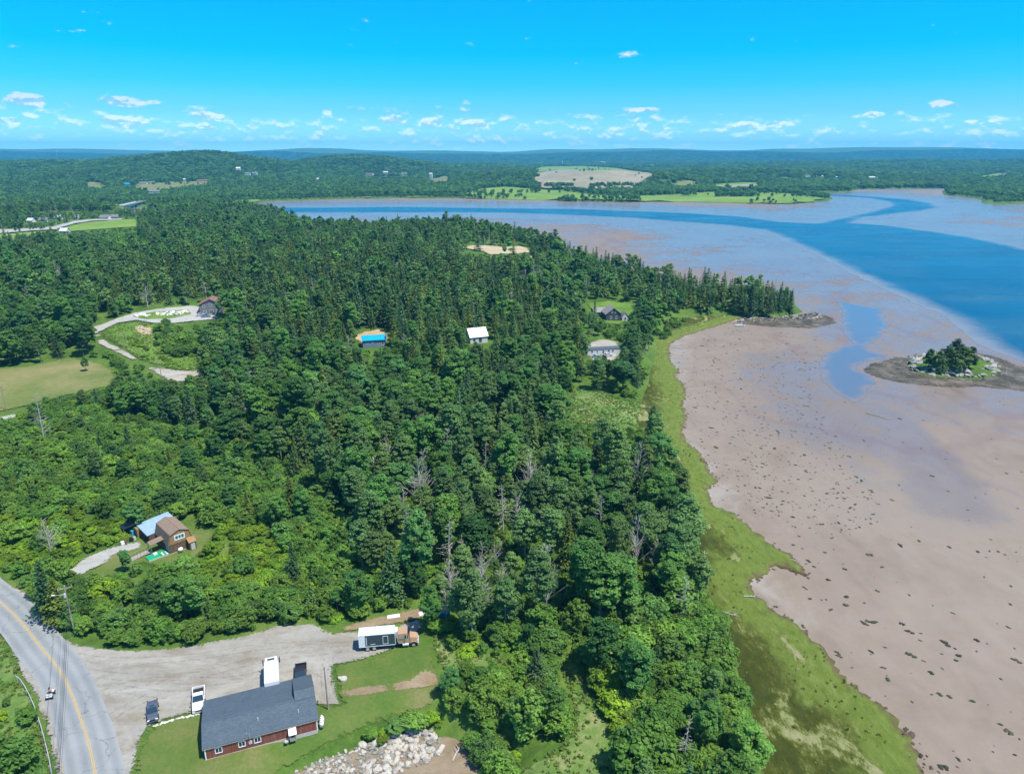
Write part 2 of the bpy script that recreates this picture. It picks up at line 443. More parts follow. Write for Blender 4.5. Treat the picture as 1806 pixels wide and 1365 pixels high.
def m_asphalt():
    m, t = newmat('asphalt'); p = t.pos()
    a = t.noise(p, .12, 4, .6); b = t.noise(p, 2.2, 6, .75)
    lane = t.m('ABSOLUTE', t.m('SUBTRACT', t.m('FRACT', t.m('MULTIPLY', t.attr('across'), 4.0)), .5))
    k = t.m('ADD', t.m('ADD', t.m('MULTIPLY', a, .45), t.m('MULTIPLY', b, .35)), t.m('MULTIPLY', t.rng(lane, .05, .45, 0, 1, True), .20))
    c = ramp(t, k, [(.25, (0.172, 0.192, 0.204)), (.5, (0.228, 0.248, 0.260)), (.75, (0.288, 0.304, 0.312))])
    crack = t.m('LESS_THAN', t.voro(t.vm('ADD', p, t.node('ShaderNodeCombineXYZ', {0: t.m('MULTIPLY', t.noise(p, .5, 3), 3), 1: t.m('MULTIPLY', t.noise(p, .45, 3), 3)}).outputs[0]), .13, 'DISTANCE_TO_EDGE'), .006)
    c = t.mix(t.m('MULTIPLY', crack, .45), c, (.06, .065, .07))
    t.out(t.bsdf(c, .85, t.bump(b, .25, .03), spec=.25)); return m


def m_paint(name, col):
    m, t = newmat(name); p = t.pos(); w = t.m('GREATER_THAN', t.noise(p, 3.0, 5, .8), .40)
    t.out(t.node('ShaderNodeMixShader', {0: w, 1: t.node('ShaderNodeBsdfTransparent').outputs[0], 2: t.bsdf(col, .7)}).outputs[0]); return m


def m_mud():
    m, t = newmat('tidal_mud'); p = t.pos()
    wet, dry = t.attr('wet'), t.attr('dry')
    a = t.noise(t.stretch(p, (1, 1.5, 1)), .012, 5, .6, .6); b = t.noise(p, .10, 6, .65, .5); f = t.noise(p, 1.6, 5, .7)
    band = t.noise(t.stretch(p, (.9, .22, 1)), .22, 5, .65, .4)
    k = t.m('ADD', t.m('MULTIPLY', a, .40), t.m('ADD', t.m('MULTIPLY', b, .26), t.m('ADD', t.m('MULTIPLY', f, .12), t.m('MULTIPLY', band, .22))))
    base = ramp(t, k, [(.36, (0.164, 0.122, 0.090)), (.46, (0.206, 0.163, 0.126)), (.54, (0.232, 0.187, 0.147)), (.64, (0.258, 0.214, 0.164))])
    pale = ramp(t, b, [(.3, (0.205, 0.172, 0.139)), (.6, (0.275, 0.254, 0.226))])
    c = t.mix(t.m('MULTIPLY', t.rng(t.m('ADD', dry, t.rng(b, .3, .7, -.35, .35)), .25, .95, 0, 1, True), .85), base, pale)
    # shallow drainage rills
    wp = t.vm('ADD', p, t.node('ShaderNodeCombineXYZ', {0: t.m('MULTIPLY', t.noise(p, .022, 4), 70), 1: t.m('MULTIPLY', t.noise(t.stretch(p, (1.3, 1, 1)), .02, 4), 70)}).outputs[0])
    rill = t.rng(t.voro(t.stretch(wp, (1, .45, 1)), .014, 'DISTANCE_TO_EDGE'), 0.0, .045, 1.0, 0.0, True)
    rill = t.m('MULTIPLY', rill, t.rng(wet, .15, .6, .12, 1.0))
    film = t.rng(t.m('ADD', t.m('ADD', wet, t.rng(a, .3, .7, -.42, .42)), t.m('ADD', t.rng(b, .3, .7, -.16, .16), t.rng(band, .3, .7, -.22, .22))), .20, .95, 0, 1, True)
    c = t.mix(t.m('MULTIPLY', film, .38), c, t.mix(1.0, c, (.62, .60, .62), 'MULTIPLY'))
    c = t.mix(t.m('MULTIPLY', rill, .40), c, (.17, .105, .085))
    ro = t.rng(t.m('MAXIMUM', film, t.m('MULTIPLY', rill, .4)), 0, 1, .70, .20)
    h = t.m('ADD', t.m('MULTIPLY', b, .6), t.m('ADD', t.m('ADD', t.m('MULTIPLY', f, .22), t.m('MULTIPLY', band, .5)), t.m('MULTIPLY', rill, -.5)))
    t.out(t.bsdf(c, ro, t.bump(h, .22, .25), spec=.5)); return m


def m_water():
    m, t = newmat('river_water'); p = t.pos(); d = t.attr('edge')
    n1 = t.noise(t.stretch(p, (.5, 1, 1)), .45, 3, .6); n2 = t.noise(p, .012, 4, .6)
    st_ = t.noise(t.stretch(p, (.25, 1, 1)), .03, 5, .6, .5)
    deep = ramp(t, t.m('ADD', t.m('MULTIPLY', n2, .5), t.m('MULTIPLY', st_, .5)), [(.36, (0.003, 0.037, 0.083)), (.50, (0.010, 0.060, 0.112)), (.64, (0.030, 0.089, 0.140))])
    k = t.rng(t.m('ADD', d, t.rng(t.noise(p, .03, 5, .65), .3, .7, -.16, .16)), .05, .75, 0, 1, True)
    c = t.mix(k, (.19, .185, .185), deep)
    sh = t.bsdf(c, t.rng(st_, .3, .7, .12, .30), t.bump(n1, .26, .5), spec=.30, IOR=1.33)
    e = t.m('GREATER_THAN', t.m('ADD', d, t.rng(t.noise(p, .12, 5, .7), .3, .7, -.05, .06)), .05)
    t.out(t.node('ShaderNodeMixShader', {0: e, 1: t.node('ShaderNodeBsdfTransparent').outputs[0], 2: sh}).outputs[0]); return m


def m_pool():
    m, t = newmat('pool_water'); p = t.pos(); d = t.attr('edge')
    k = t.rng(t.m('ADD', d, t.rng(t.noise(p, .09, 5, .65), .3, .7, -.3, .3)), .0, .6, 0, 1, True)
    c = t.mix(k, (.19, .155, .135), (.11, .135, .165))
    sh = t.bsdf(c, t.rng(k, 0, 1, .24, .10), t.bump(t.noise(p, .5, 3), .06, .3), spec=.5)
    e = t.m('GREATER_THAN', t.m('ADD', d, t.rng(t.noise(p, .12, 5, .7), .3, .7, -.12, .12)), .06)
    t.out(t.node('ShaderNodeMixShader', {0: e, 1: t.node('ShaderNodeBsdfTransparent').outputs[0], 2: sh}).outputs[0]); return m


def m_marsh():
    m, t = newmat('marsh_grass'); p = t.pos(); d = t.attr('edge')
    a = t.noise(t.stretch(p, (1.2, .7, 1)), .085, 5, .65, .7); b = t.noise(t.stretch(p, (1.5, .7, 1)), .5, 6, .75); f = t.noise(p, 5, 4, .8)
    fringe = ramp(t, t.m('ADD', t.m('MULTIPLY', b, .7), t.m('MULTIPLY', f, .3)), [(.3, (0.070, 0.102, 0.018)), (.5, (0.123, 0.176, 0.028)), (.68, (0.172, 0.213, 0.057))])
    inner = ramp(t, t.m('ADD', t.m('MULTIPLY', a, .62), t.m('MULTIPLY', b, .38)), [(.37, (0.028, 0.041, 0.007)), (.50, (0.054, 0.067, 0.008)), (.545, (0.098, 0.115, 0.021)), (.585, (0.221, 0.246, 0.098)), (.66, (0.312, 0.279, 0.164))])
    z = t.rng(t.m('ADD', d, t.rng(a, .3, .7, -.28, .28)), .30, .55, 0, 1, True)
    c = t.mix(z, fringe, inner)
    c = t.mix(t.rng(t.m('ADD', d, t.rng(b, .3, .7, -.06, .08)), .0, .075, .85, 0), c, (.13, .085, .055))
    t.out(t.bsdf(c, .85, t.bump(t.m('ADD', b, f), .8, .3), spec=.15)); return m


def leafmat(name, stops, trans=.30, vary=.28, patch=.35):
    m, t = newmat(name)
    g = t.node('ShaderNodeNewGeometry')
    c = ramp(t, t.rand(), [(i / (len(stops) - 1), s) for i, s in enumerate(stops)])
    k = t.m('MULTIPLY', t.rng(g.outputs['Random Per Island'], 0, 1, 1 - vary, 1 + vary), t.rng(t.noise(g.outputs['Position'], .35, 3, .6), .3, .7, 1 - patch, 1 + patch))
    k = t.m('MULTIPLY', k, t.rng(t.m('FRACT', t.m('MULTIPLY', t.rand(), 7.31)), 0, 1, .72, 1.34))
    c = t.mix(1.0, c, grey(t, k), 'MULTIPLY')
    ct = t.mix(1.0, c, (1.25, 1.15, .55), 'MULTIPLY')
    d = t.node('ShaderNodeBsdfPrincipled', {'Base Color': c, 'Roughness': .55, 'Specular IOR Level': .28}).outputs[0]
    tr = t.node('ShaderNodeBsdfTranslucent', {'Color': ct}).outputs[0]
    t.out(t.node('ShaderNodeMixShader', {0: trans, 1: d, 2: tr}).outputs[0]); return m


def barkmat(name, c1, c2):
    m, t = newmat(name); n = t.noise(t.stretch(t.obj(), (3, 3, .8)), 2.0, 4, .7)
    t.out(t.bsdf(ramp(t, n, [(.35, c1), (.65, c2)]), .9, t.bump(n, .6, .05), spec=.1)); return m


M = dict(
    ground=m_ground(), asphalt=m_asphalt(), mud=m_mud(), water=m_water(), pool=m_pool(), marsh=m_marsh(),
    lawn=m_grass('lawn_grass', [(.33, (0.051, 0.102, 0.019)), (.45, (0.076, 0.140, 0.025)), (.54, (0.119, 0.157, 0.039)), (.64, (0.196, 0.178, 0.085))]),
    field=m_grass('dry_field_grass', [(.34, (0.085, 0.132, 0.032)), (.46, (0.136, 0.170, 0.049)), (.55, (0.187, 0.191, 0.072)), (.66, (0.255, 0.225, 0.111))], .05, .5),
    brush=m_grass('rough_grass', [(.30, (.050, .110, .016)), (.45, (.090, .185, .024)), (.57, (.14, .22, .045)), (.70, (.24, .24, .09))], .08, .8),
    swale=m_grass('tall_meadow_grass', [(.32, (.040, .095, .018)), (.45, (.085, .175, .034)), (.54, (.15, .215, .065)), (.64, (.30, .27, .14))], .12, .9),
    farfield=m_grass('far_meadow_grass', [(.30, (.08, .17, .022)), (.46, (.13, .23, .032)), (.57, (.18, .27, .045)), (.70, (.25, .27, .09))], .012, .06),
    farslope=m_grass('bare_hill_grass', [(.30, (.15, .17, .085)), (.46, (.24, .225, .15)), (.57, (.30, .27, .20)), (.70, (.36, .31, .25))], .012, .05),
    gravel=m_gravel('pale_gravel', (.235, .22, .185), (.355, .345, .31), (.46, .45, .42)),
    track=m_gravel('track_gravel', (.30, .29, .25), (.43, .41, .37), (.54, .52, .48)),
    drive=m_gravel('blue_grey_gravel', (.33, .335, .32), (.43, .435, .42), (.52, .52, .50)),
    dirt=m_gravel('bare_dirt', (.20, .15, .085), (.31, .245, .155), (.40, .33, .23)),
    sand=m_gravel('orange_sand', (.42, .27, .13), (.55, .38, .21), (.66, .50, .33)),
    pit=m_gravel('pit_sand', (.36, .29, .18), (.50, .43, .28), (.62, .55, .42)),
    beach=m_gravel('beach_silt', (.19, .145, .095), (.28, .225, .155), (.36, .30, .22)),
    yellow=m_paint('yellow_paint', (.46, .32, .09)),
    bark=barkmat('grey_bark', (.06, .05, .04), (.16, .14, .115)), birch=barkmat('pale_bark', (.20, .19, .16), (.45, .43, .38)), deadwood=barkmat('weathered_wood', (.30, .29, .27), (.50, .48, .45)),
    leaf=leafmat('broadleaf_leaves', [(.060, .170, .040), (.095, .230, .050), (.138, .280, .050), (.085, .220, .068)], .42, .25, .25),
    aspen=leafmat('aspen_leaves', [(.115, .228, .072), (.142, .258, .080), (.168, .275, .072)], .42, .25, .25),
    needle=leafmat('spruce_needles', [(.052, .132, .048), (.080, .165, .050), (.112, .188, .042), (.080, .170, .075)], .30, .3, .25),
    larch=leafmat('olive_needles', [(.118, .175, .028), (.140, .190, .028), (.105, .160, .028)], .28, .3),
    bush=leafmat('alder_leaves', [(.095, .220, .038), (.135, .275, .042), (.178, .310, .044), (.110, .240, .062)], .42, .25, .25),
    bright=leafmat('bright_leaves', [(.180, .320, .024), (.220, .340, .024), (.155, .300, .028)], .42),
    tuft=leafmat('grass_blades', [(.12, .23, .035), (.15, .26, .04), (.20, .27, .06), (.27, .28, .11)], .4, .2, .2),
    marshtuft=leafmat('marsh_blades', [(.085, .12, .015), (.13, .17, .022), (.18, .24, .04), (.30, .31, .13)], .4, .2, .2),
    peat=plain('peat_bank', (.085, .058, .038), .95),
    rust=leafmat('rusty_needles', [(.15, .065, .03), (.12, .07, .04)], .1),
)
if True:
    def m_rock(name, stops, weed=None):
        m, t = newmat(name); p = t.obj()
        n = t.noise(p, 2.2, 6, .7); c = ramp(t, t.m('ADD', t.m('MULTIPLY', n, .55), t.m('MULTIPLY', t.rand(), .45)), stops)
        t.out(t.bsdf(c, .85, t.bump(n, .7, .12), spec=.25)); return m
    M['stone'] = m_rock('quarry_stone', [(.22, (.17, .165, .15)), (.42, (.33, .315, .28)), (.60, (.46, .44, .40)), (.8, (.36, .29, .215))])
    M['white_stone'] = m_rock('pale_boulder', [(.25, (.42, .41, .37)), (.5, (.60, .58, .54)), (.8, (.70, .69, .66))])
    M['ledge'] = m_rock('ledge_rock', [(.25, (.13, .125, .11)), (.45, (.24, .235, .215)), (.7, (.38, .375, .345))])
    M['weed'] = m_rock('rockweed', [(.3, (.030, .036, .024)), (.55, (.055, .062, .040)), (.8, (.090, .090, .055))])

# ------------------------------------------------------------------ the setting
SHEETS = []      # outlines under which the land is let down a little, so that the sheet on top is never pierced


def px_poly(pts): return [tuple(p[:2]) for p in Gv(pts)]


def sheet(name, mat, outline, step=3.0, lift=.05, edge=2.0, amp=.35, seed=1, z=None, skirt=0.0, sub=3.0, across=None, **props):
    """a surface laid over the land inside an outline (world points); attribute edge = distance from its border"""
    pol = rough_line(outline, amp, sub, seed, True) if amp else [tuple(p) for p in outline]
    P = np.array(pol); lo, hi = P.min(0), P.max(0)
    r = np.random.RandomState(seed + 9)
    gx, gy = np.meshgrid(np.arange(lo[0], hi[0], step), np.arange(lo[1], hi[1], step))
    gx = gx.ravel() + r.uniform(-.3, .3, gx.size) * step; gy = gy.ravel() + r.uniform(-.3, .3, gy.size) * step
    s = sdist(pol, gx, gy); k = s > step * .35
    pts = [Vector(p) for p in pol] + [Vector((a, b)) for a, b in zip(gx[k], gy[k])]
    n = len(pol)
    v, e, f, _, _, _ = delaunay_2d_cdt(pts, [(i, (i + 1) % n) for i in range(n)], [], 1, 1e-4)
    V = np.array([(p.x, p.y) for p in v]); f = [t for t in f if len(t) == 3]
    cen = V[np.array(f)].mean(1); ok = inside(pol, cen[:, 0], cen[:, 1])
    Fa = np.array([t for t, q in zip(f, ok) if q])
    ed = np.clip(np.maximum(sdist(pol, V[:, 0], V[:, 1]), 0) / edge, 0, 1)
    zz = (H(V[:, 0], V[:, 1]) + lift) if z is None else np.full(len(V), z)
    att = {'edge': ed}
    if across: att['across'] = across(V)
    X = np.column_stack([V, zz])
    if skirt:
        b = len(X); ring = X[:n].copy(); ring[:, 2] -= skirt
        X = np.vstack([X, ring]); att['edge'] = np.concatenate([ed, np.zeros(n)])
        Fa = np.vstack([Fa] + [[[i, b + i, (i + 1) % n], [(i + 1) % n, b + i, b + (i + 1) % n]] for i in range(n)])
    me = np_mesh(name, X, Fa, att, True)
    if z is None: SHEETS.append(outline)
    return link(name, me, mat, None, kind=props.pop('kind', 'structure'), **props)


def strip(name, mat, pts, half, lift, **props):
    """a narrow band along a line of ground points"""
    P = np.array(pts, float); d = np.gradient(P, axis=0); d /= np.linalg.norm(d, axis=1)[:, None]; n = np.column_stack([-d[:, 1], d[:, 0]])
    A, B = P + n * half, P - n * half; V = np.vstack([A, B]); z = H(V[:, 0], V[:, 1]) + lift
    k = len(P); F_ = np.array([[i, i + 1, i + 1 + k, i + k] for i in range(k - 1)])
    return link(name, np_mesh(name, np.column_stack([V, z]), F_), mat, None, **props)


def resample(pts, step):
    P = np.array(pts, float)
    # Catmull-Rom through the traced points
    Q = np.vstack([2 * P[0] - P[1], P, 2 * P[-1] - P[-2]]); out = []
    for i in range(1, len(Q) - 2):
        L = np.linalg.norm(Q[i + 1] - Q[i]); k = max(2, int(L / step))
        for j in range(k):
            u = j / k; out.append(.5 * (2 * Q[i] + (Q[i + 1] - Q[i - 1]) * u + (2 * Q[i - 1] - 5 * Q[i] + 4 * Q[i + 1] - Q[i + 2]) * u * u + (3 * Q[i] - Q[i - 1] - 3 * Q[i + 1] + Q[i + 2]) * u ** 3))
    out.append(Q[-2]); return np.array(out)


# road: edges traced on the photograph
YELLOW = resample(px_poly([(-160, 955), (-70, 1008), (0, 1062), (36, 1096), (74, 1144), (104, 1180), (125, 1221), (142, 1266), (157, 1313), (168, 1365), (178, 1450)]), 2.0)
_d = np.gradient(YELLOW, axis=0); _d /= np.linalg.norm(_d, axis=1)[:, None]; _n = np.column_stack([-_d[:, 1], _d[:, 0]])
ROAD = [tuple(p) for p in YELLOW + _n * 3.75] + [tuple(p) for p in (YELLOW - _n * 3.75)[::-1]]
LOT = px_poly([(-150, 925), (-60, 975), (0, 1012), (25, 1035), (46, 1042), (62, 1060), (78, 1085), (100, 1102), (118, 1125), (130, 1133), (178, 1142), (237, 1146), (297, 1142), (356, 1133), (415, 1123), (462, 1111), (483, 1101), (513, 1102), (551, 1098),
               (577, 1111), (595, 1115), (628, 1113), (697, 1105), (737, 1089), (752, 1087), (748, 1100), (733, 1120), (697, 1144), (646, 1162), (590, 1174), (593, 1200), (603, 1243), (560, 1243), (500, 1258),
               (365, 1262), (350, 1257), (306, 1266), (267, 1280), (249, 1310), (234, 1365), (232, 1450), (85, 1450), (95, 1365), (82, 1301), (64, 1242), (48, 1206), (28, 1168), (16, 1138), (0, 1116), (-80, 1056), (-165, 1000)])
LAWN = px_poly([(590, 1174), (646, 1162), (697, 1144), (735, 1122), (756, 1118), (764, 1165), (777, 1190), (780, 1215), (762, 1245), (700, 1266), (640, 1288), (590, 1315), (540, 1338), (490, 1366), (470, 1450), (228, 1450), (232, 1365), (247, 1310),
                (265, 1279), (306, 1264), (352, 1255), (365, 1256), (559, 1240), (602, 1241), (592, 1200)])
VERGE = px_poly([(-60, 1085), (0, 1120), (14, 1140), (26, 1170), (46, 1208), (62, 1244), (80, 1303), (93, 1366), (90, 1450), (-200, 1450), (-200, 1085)])
YARD = px_poly([(150, 1012), (192, 980), (235, 962), (262, 930), (345, 912), (352, 928), (380, 936), (372, 962), (345, 982), (310, 1004), (245, 996), (204, 1016), (168, 1020)])
DRIVE = px_poly([(120, 1006), (145, 986), (192, 966), (246, 953), (254, 965), (204, 978), (197, 987), (158, 1006), (139, 1017)])
FIELD = px_poly([(-120, 655), (17, 649), (75, 641), (125, 630), (166, 635), (205, 655), (205, 677), (155, 691), (83, 707), (41, 718), (0, 727), (-120, 752)])
LANE = px_poly([(-120, 762), (0, 735), (66, 719), (78, 721), (40, 733), (0, 743), (-120, 772)])
HILLDRIVE = px_poly([(164, 577), (194, 566), (235, 552), (277, 545), (354, 538), (357, 554), (390, 558), (380, 564), (340, 567), (304, 571), (266, 570), (241, 566), (210, 570), (180, 584), (171, 587)])
HILLLANE = px_poly([(162, 580), (172, 584), (182, 599), (206, 611), (250, 636), (244, 641), (200, 619), (173, 607)])
SANDSPOT = px_poly([(233, 578), (250, 573), (271, 579), (269, 595), (246, 592)])
SLOPE = px_poly([(176, 589), (210, 571), (241, 567), (277, 573), (300, 574), (330, 590), (352, 620), (357, 650), (318, 655), (246, 636), (208, 610)])
TRACK = px_poly([(244, 637), (266, 648), (316, 653), (366, 656), (340, 668), (313, 678), (302, 675), (257, 650)])
MEADOW = px_poly([(990, 722), (1019, 684), (1066, 693), (1099, 705), (1140, 710), (1150, 735), (1140, 760), (1066, 752), (1011, 746)])
GREYYARD = px_poly([(1034, 536), (1070, 530), (1118, 536), (1120, 552), (1100, 572), (1070, 574), (1052, 560)])
MOBILEYARD = px_poly([(1030, 606), (1062, 598), (1092, 604), (1098, 622), (1082, 640), (1050, 640), (1036, 626)])
PIT = px_poly([(810, 437), (834, 433), (854, 433), (885, 436), (913, 434), (930, 437), (937, 446), (910, 448), (865, 450), (850, 443), (830, 440)])
PITB = px_poly([(918, 458), (935, 452), (955, 452), (975, 449), (975, 455), (950, 458), (930, 464)])
CABINYARD = px_poly([(624, 594), (640, 585), (676, 580), (686, 600), (682, 612), (638, 612)])
SWALE = px_poly([(985, 1160), (1020, 1150), (1046, 1230), (1075, 1268), (1092, 1300), (1085, 1372), (1085, 1460), (895, 1460), (890, 1372), (935, 1345), (985, 1322), (1008, 1290), (1004, 1230)])
BANKGRASS = px_poly([(762, 1120), (800, 1130), (860, 1150), (905, 1160), (890, 1180), (830, 1190), (785, 1195), (772, 1160)])
DEBRIS = px_poly([(597, 1108), (640, 1094), (700, 1080), (742, 1070), (770, 1074), (760, 1086), (710, 1098), (640, 1110), (602, 1116)])
PATH = px_poly([(600, 1218), (646, 1209), (689, 1206), (722, 1198), (747, 1180), (772, 1187), (776, 1208), (735, 1215), (691, 1220), (646, 1227), (603, 1229)])
FARROAD = px_poly([(-120, 414), (0, 405), (60, 403), (92, 400), (130, 390), (165, 387), (216, 386), (216, 388), (165, 390), (136, 394), (100, 405), (60, 407), (0, 412), (-120, 424)])
FARPADDOCK = px_poly([(100, 406), (136, 395), (165, 391), (243, 386), (246, 400), (185, 404), (120, 409)])
FARVERGE = px_poly([(-100, 426), (0, 414), (60, 409), (85, 408), (60, 418), (0, 428), (-100, 440)])


def along(V):
    P = YELLOW; d = np.full(len(V), 1e9); s = np.zeros(len(V))
    for i in range(len(P)):
        q = V - P[i]; r = (q ** 2).sum(1); k = r < d
        d[k] = r[k]; s[k] = (q @ _n[i])[k]
    return s / 7.5 + .5


sheet('gravel_lot', M['gravel'], LOT, 2.5, .04, .7, .3, 11)
sheet('road', M['asphalt'], ROAD, 1.8, .085, .3, 0, 12, across=along)
for off in (-.12, .12):
    strip('road_marking', M['yellow'], YELLOW + _n * off, .065, .10, kind='structure')
m_r, t_r = newmat('wheel_rut_gravel'); a_r = t_r.m('GREATER_THAN', t_r.noise(t_r.pos(), 1.3, 6, .8), .50)
t_r.out(t_r.node('ShaderNodeMixShader', {0: t_r.m('MULTIPLY', a_r, .22), 1: t_r.node('ShaderNodeBsdfTransparent').outputs[0], 2: t_r.bsdf((.24, .215, .17), .95, spec=.1)}).outputs[0])
for ln in ([(120, 1180), (180, 1190), (260, 1195), (350, 1190), (450, 1165), (560, 1150), (625, 1142)], [(150, 1240), (200, 1215), (280, 1200), (400, 1200), (500, 1180), (560, 1175)], [(165, 1290), (210, 1255), (250, 1235), (268, 1225)], [(140, 1215), (210, 1215), (290, 1225), (340, 1222)], [(110, 1155), (200, 1165), (330, 1160), (470, 1140), (580, 1135)], [(580, 1160), (575, 1190), (580, 1225), (592, 1242)]):
    c_ = resample(px_poly(ln), 1.5); d_ = np.gradient(c_, axis=0); d_ /= np.linalg.norm(d_, axis=1)[:, None]; n_ = np.column_stack([-d_[:, 1], d_[:, 0]])
    for o_ in (-.85, .85): strip('wheel_rut', m_r, c_ + n_ * o_, .17, .055, kind='structure')
sheet('lawn', M['lawn'], LAWN, 2.5, .06, .7, .3, 13)
sheet('dirt_path', M['dirt'], PATH, 1.5, .10, .45, .2, 14)
sheet('verge_grass', M['swale'], VERGE, 3.0, .03, 1.0, .4, 15)
sheet('yard_lawn', M['lawn'], YARD, 2.5, .05, 2.0, .5, 16)
sheet('driveway', M['drive'], DRIVE, 2.0, .09, .3, .1, 17)
sheet('hay_field', M['field'], FIELD, 5, .08, 4, 1, 18)
sheet('lane', M['drive'], LANE, 3, .10, .6, .2, 19)
sheet('brush_slope', M['brush'], SLOPE, 5, .10, 4, 1, 20)
sheet('hill_driveway', M['drive'], HILLDRIVE, 3, .20, 1.0, .3, 21)
sheet('hill_lane', M['track'], HILLLANE, 2, .14, 1.2, .4, 36)
sheet('boulder_strip_grass', M['brush'], [tuple(q_) for q_ in px_poly([(240, 557), (270, 551), (334, 547), (340, 555), (300, 563), (262, 564), (243, 562)])], 3, .30, 1.5, .5, 37)
sheet('sand_patch', M['pit'], SANDSPOT, 3, .25, 3, .6, 22)
sheet('track', M['track'], TRACK, 3, .18, 1.5, .4, 23)
sheet('wet_meadow', M['swale'], MEADOW, 3.5, .10, 4, 1, 24)
sheet('grey_house_yard', M['brush'], GREYYARD, 4, .12, 4, 1, 25)
sheet('mobile_home_yard', M['track'], MOBILEYARD, 3, .12, 4, 1, 26)
sheet('gravel_pit', M['pit'], PIT, 5, .2, 4, 1, 27)
sheet('pit_track', M['pit'], PITB, 5, .2, 4, 1, 28)
sheet('cabin_yard', M['sand'], CABINYARD, 3, .12, 3, 1, 29)
sheet('grass_swale', M['swale'], SWALE, 3, .05, 3, 1, 30)
sheet('bank_grass', M['swale'], BANKGRASS, 3, .05, 3, .8, 31)
sheet('debris_strip', M['dirt'], DEBRIS, 2, .07, .8, .4, 32)
sheet('far_road', M['drive'], FARROAD, 6, .35, .6, .2, 33, sub=12)
sheet('paddock', M['farfield'], FARPADDOCK, 10, .25, 4, 1, 34, sub=12)
sheet('far_verge', M['farfield'], FARVERGE, 10, .25, 4, 1, 35, sub=12)

# far meadows and the bare hill beyond the river
FARMEADOWS = [('far_meadow', 'farfield', [(815, 350), (818, 342), (850, 333), (890, 330), (930, 333), (1000, 338), (1060, 345), (1110, 346), (1200, 343), (1260, 339), (1330, 338), (1400, 343), (1445, 349), (1462, 352), (1440, 357), (1400, 360), (1306, 358.5), (1220, 356), (1110, 356), (985, 353.5), (830, 350)]),
              ('far_meadow', 'farfield', [(1255, 326), (1300, 323), (1335, 322), (1345, 330), (1300, 333), (1262, 333)]),
              ('far_meadow', 'farfield', [(350, 357.5), (493, 353.5), (617, 349.5), (710, 348.5), (820, 349.5), (820, 351), (710, 350.2), (617, 351.2), (493, 355.2), (357, 361), (350, 360)]),
              ('far_meadow', 'farfield', [(66, 362), (200, 360), (215, 362), (200, 366), (89, 367), (70, 366)]),
              ('far_meadow', 'field', [(146, 324), (160, 321), (185, 325), (185, 334), (160, 336)]),
              ('far_meadow', 'field', [(225, 335), (240, 326), (300, 322), (350, 321), (378, 322), (345, 330), (300, 335), (265, 340)]),
              ('far_meadow', 'field', [(1165, 322), (1200, 319), (1228, 321), (1230, 329), (1190, 331), (1165, 329)]),
              ('far_meadow', 'farfield', [(1320, 300), (1335, 299), (1335, 303), (1322, 305)]),
              ('far_meadow', 'farfield', [(1715, 312), (1760, 305), (1778, 308), (1770, 313), (1735, 315)]),
              ('far_meadow', 'field', [(755, 318), (785, 311), (800, 315), (790, 322), (765, 325)]),
              ('bare_hill', 'farslope', [(940, 316), (955, 305), (990, 300), (1060, 299), (1110, 304), (1150, 309), (1158, 320), (1120, 327), (1060, 328), (1000, 328), (955, 324)]),
              ('far_meadow', 'farfield', [(938, 303), (960, 295), (1030, 294), (1090, 298), (1150, 307), (1152, 311), (1100, 306), (1040, 301), (985, 301), (950, 306)])]
OPEN_FAR = []
for i, (nm, mt, pp) in enumerate(FARMEADOWS):
    w = px_poly(pp); OPEN_FAR.append(w)
    sheet(nm, M[mt], w, 22, 1.0 + .25 * i, 22, 9, 40 + i, sub=28)
FARPONDS = [[(1020, 334), (1045, 333), (1073, 335), (1070, 339), (1045, 338.5), (1022, 337)], [(635, 313.5), (665, 312.5), (712, 313), (714, 318), (680, 318), (640, 317)]]
sheet('far_marsh', M['farslope'], px_poly([(1258, 330), (1330, 326), (1338, 331), (1300, 335)]), 15, 2.4, 8, 3, 65, sub=20)
for i, pp in enumerate(FARPONDS):
    w = px_poly(pp); OPEN_FAR.append(w)
    sheet('pond', M['pool'], w, 15, 2.8, 8, 2, 60 + i, sub=20)

# land surface: one sheet to the horizon, finer towards the camera
def fan_grid(y0, y1, ratio, cols, k=.86, pad=130.0, kfar=None):
    ys = [y0]
    while ys[-1] < y1: ys.append(ys[-1] * ratio)
    ys = np.array(ys); u = np.linspace(-1, 1, cols)
    X = u[None, :] * (ys[:, None] * k + pad); Y = np.repeat(ys[:, None], cols, 1)
    n, c = X.shape; i = np.arange((n - 1) * c).reshape(n - 1, c)[:, :-1].ravel()
    return X.ravel(), Y.ravel(), np.column_stack([i, i + 1, i + 1 + c, i + c])


gx, gy, gf = fan_grid(35, 16000, 1.0165, 380)
gz = H(gx, gy)
for pol in SHEETS:
    P = np.array(pol); lo, hi = P.min(0) - 1, P.max(0) + 1
    k = np.where((gx > lo[0]) & (gx < hi[0]) & (gy > lo[1]) & (gy < hi[1]))[0]
    if len(k): gz[k] -= np.where(inside(pol, gx[k], gy[k]), np.clip(gy[k] * .0012, .18, 6.0), 0)
link('ground', np_mesh('ground', np.column_stack([gx, gy, gz]), gf, None, True), M['ground'], None, kind='structure')

# mud of the estuary, the river channel and the tide pools
def zpx(x0, y0, s, pts): return [G0(x0 + a / s, y0 + b / s) for a, b in pts]


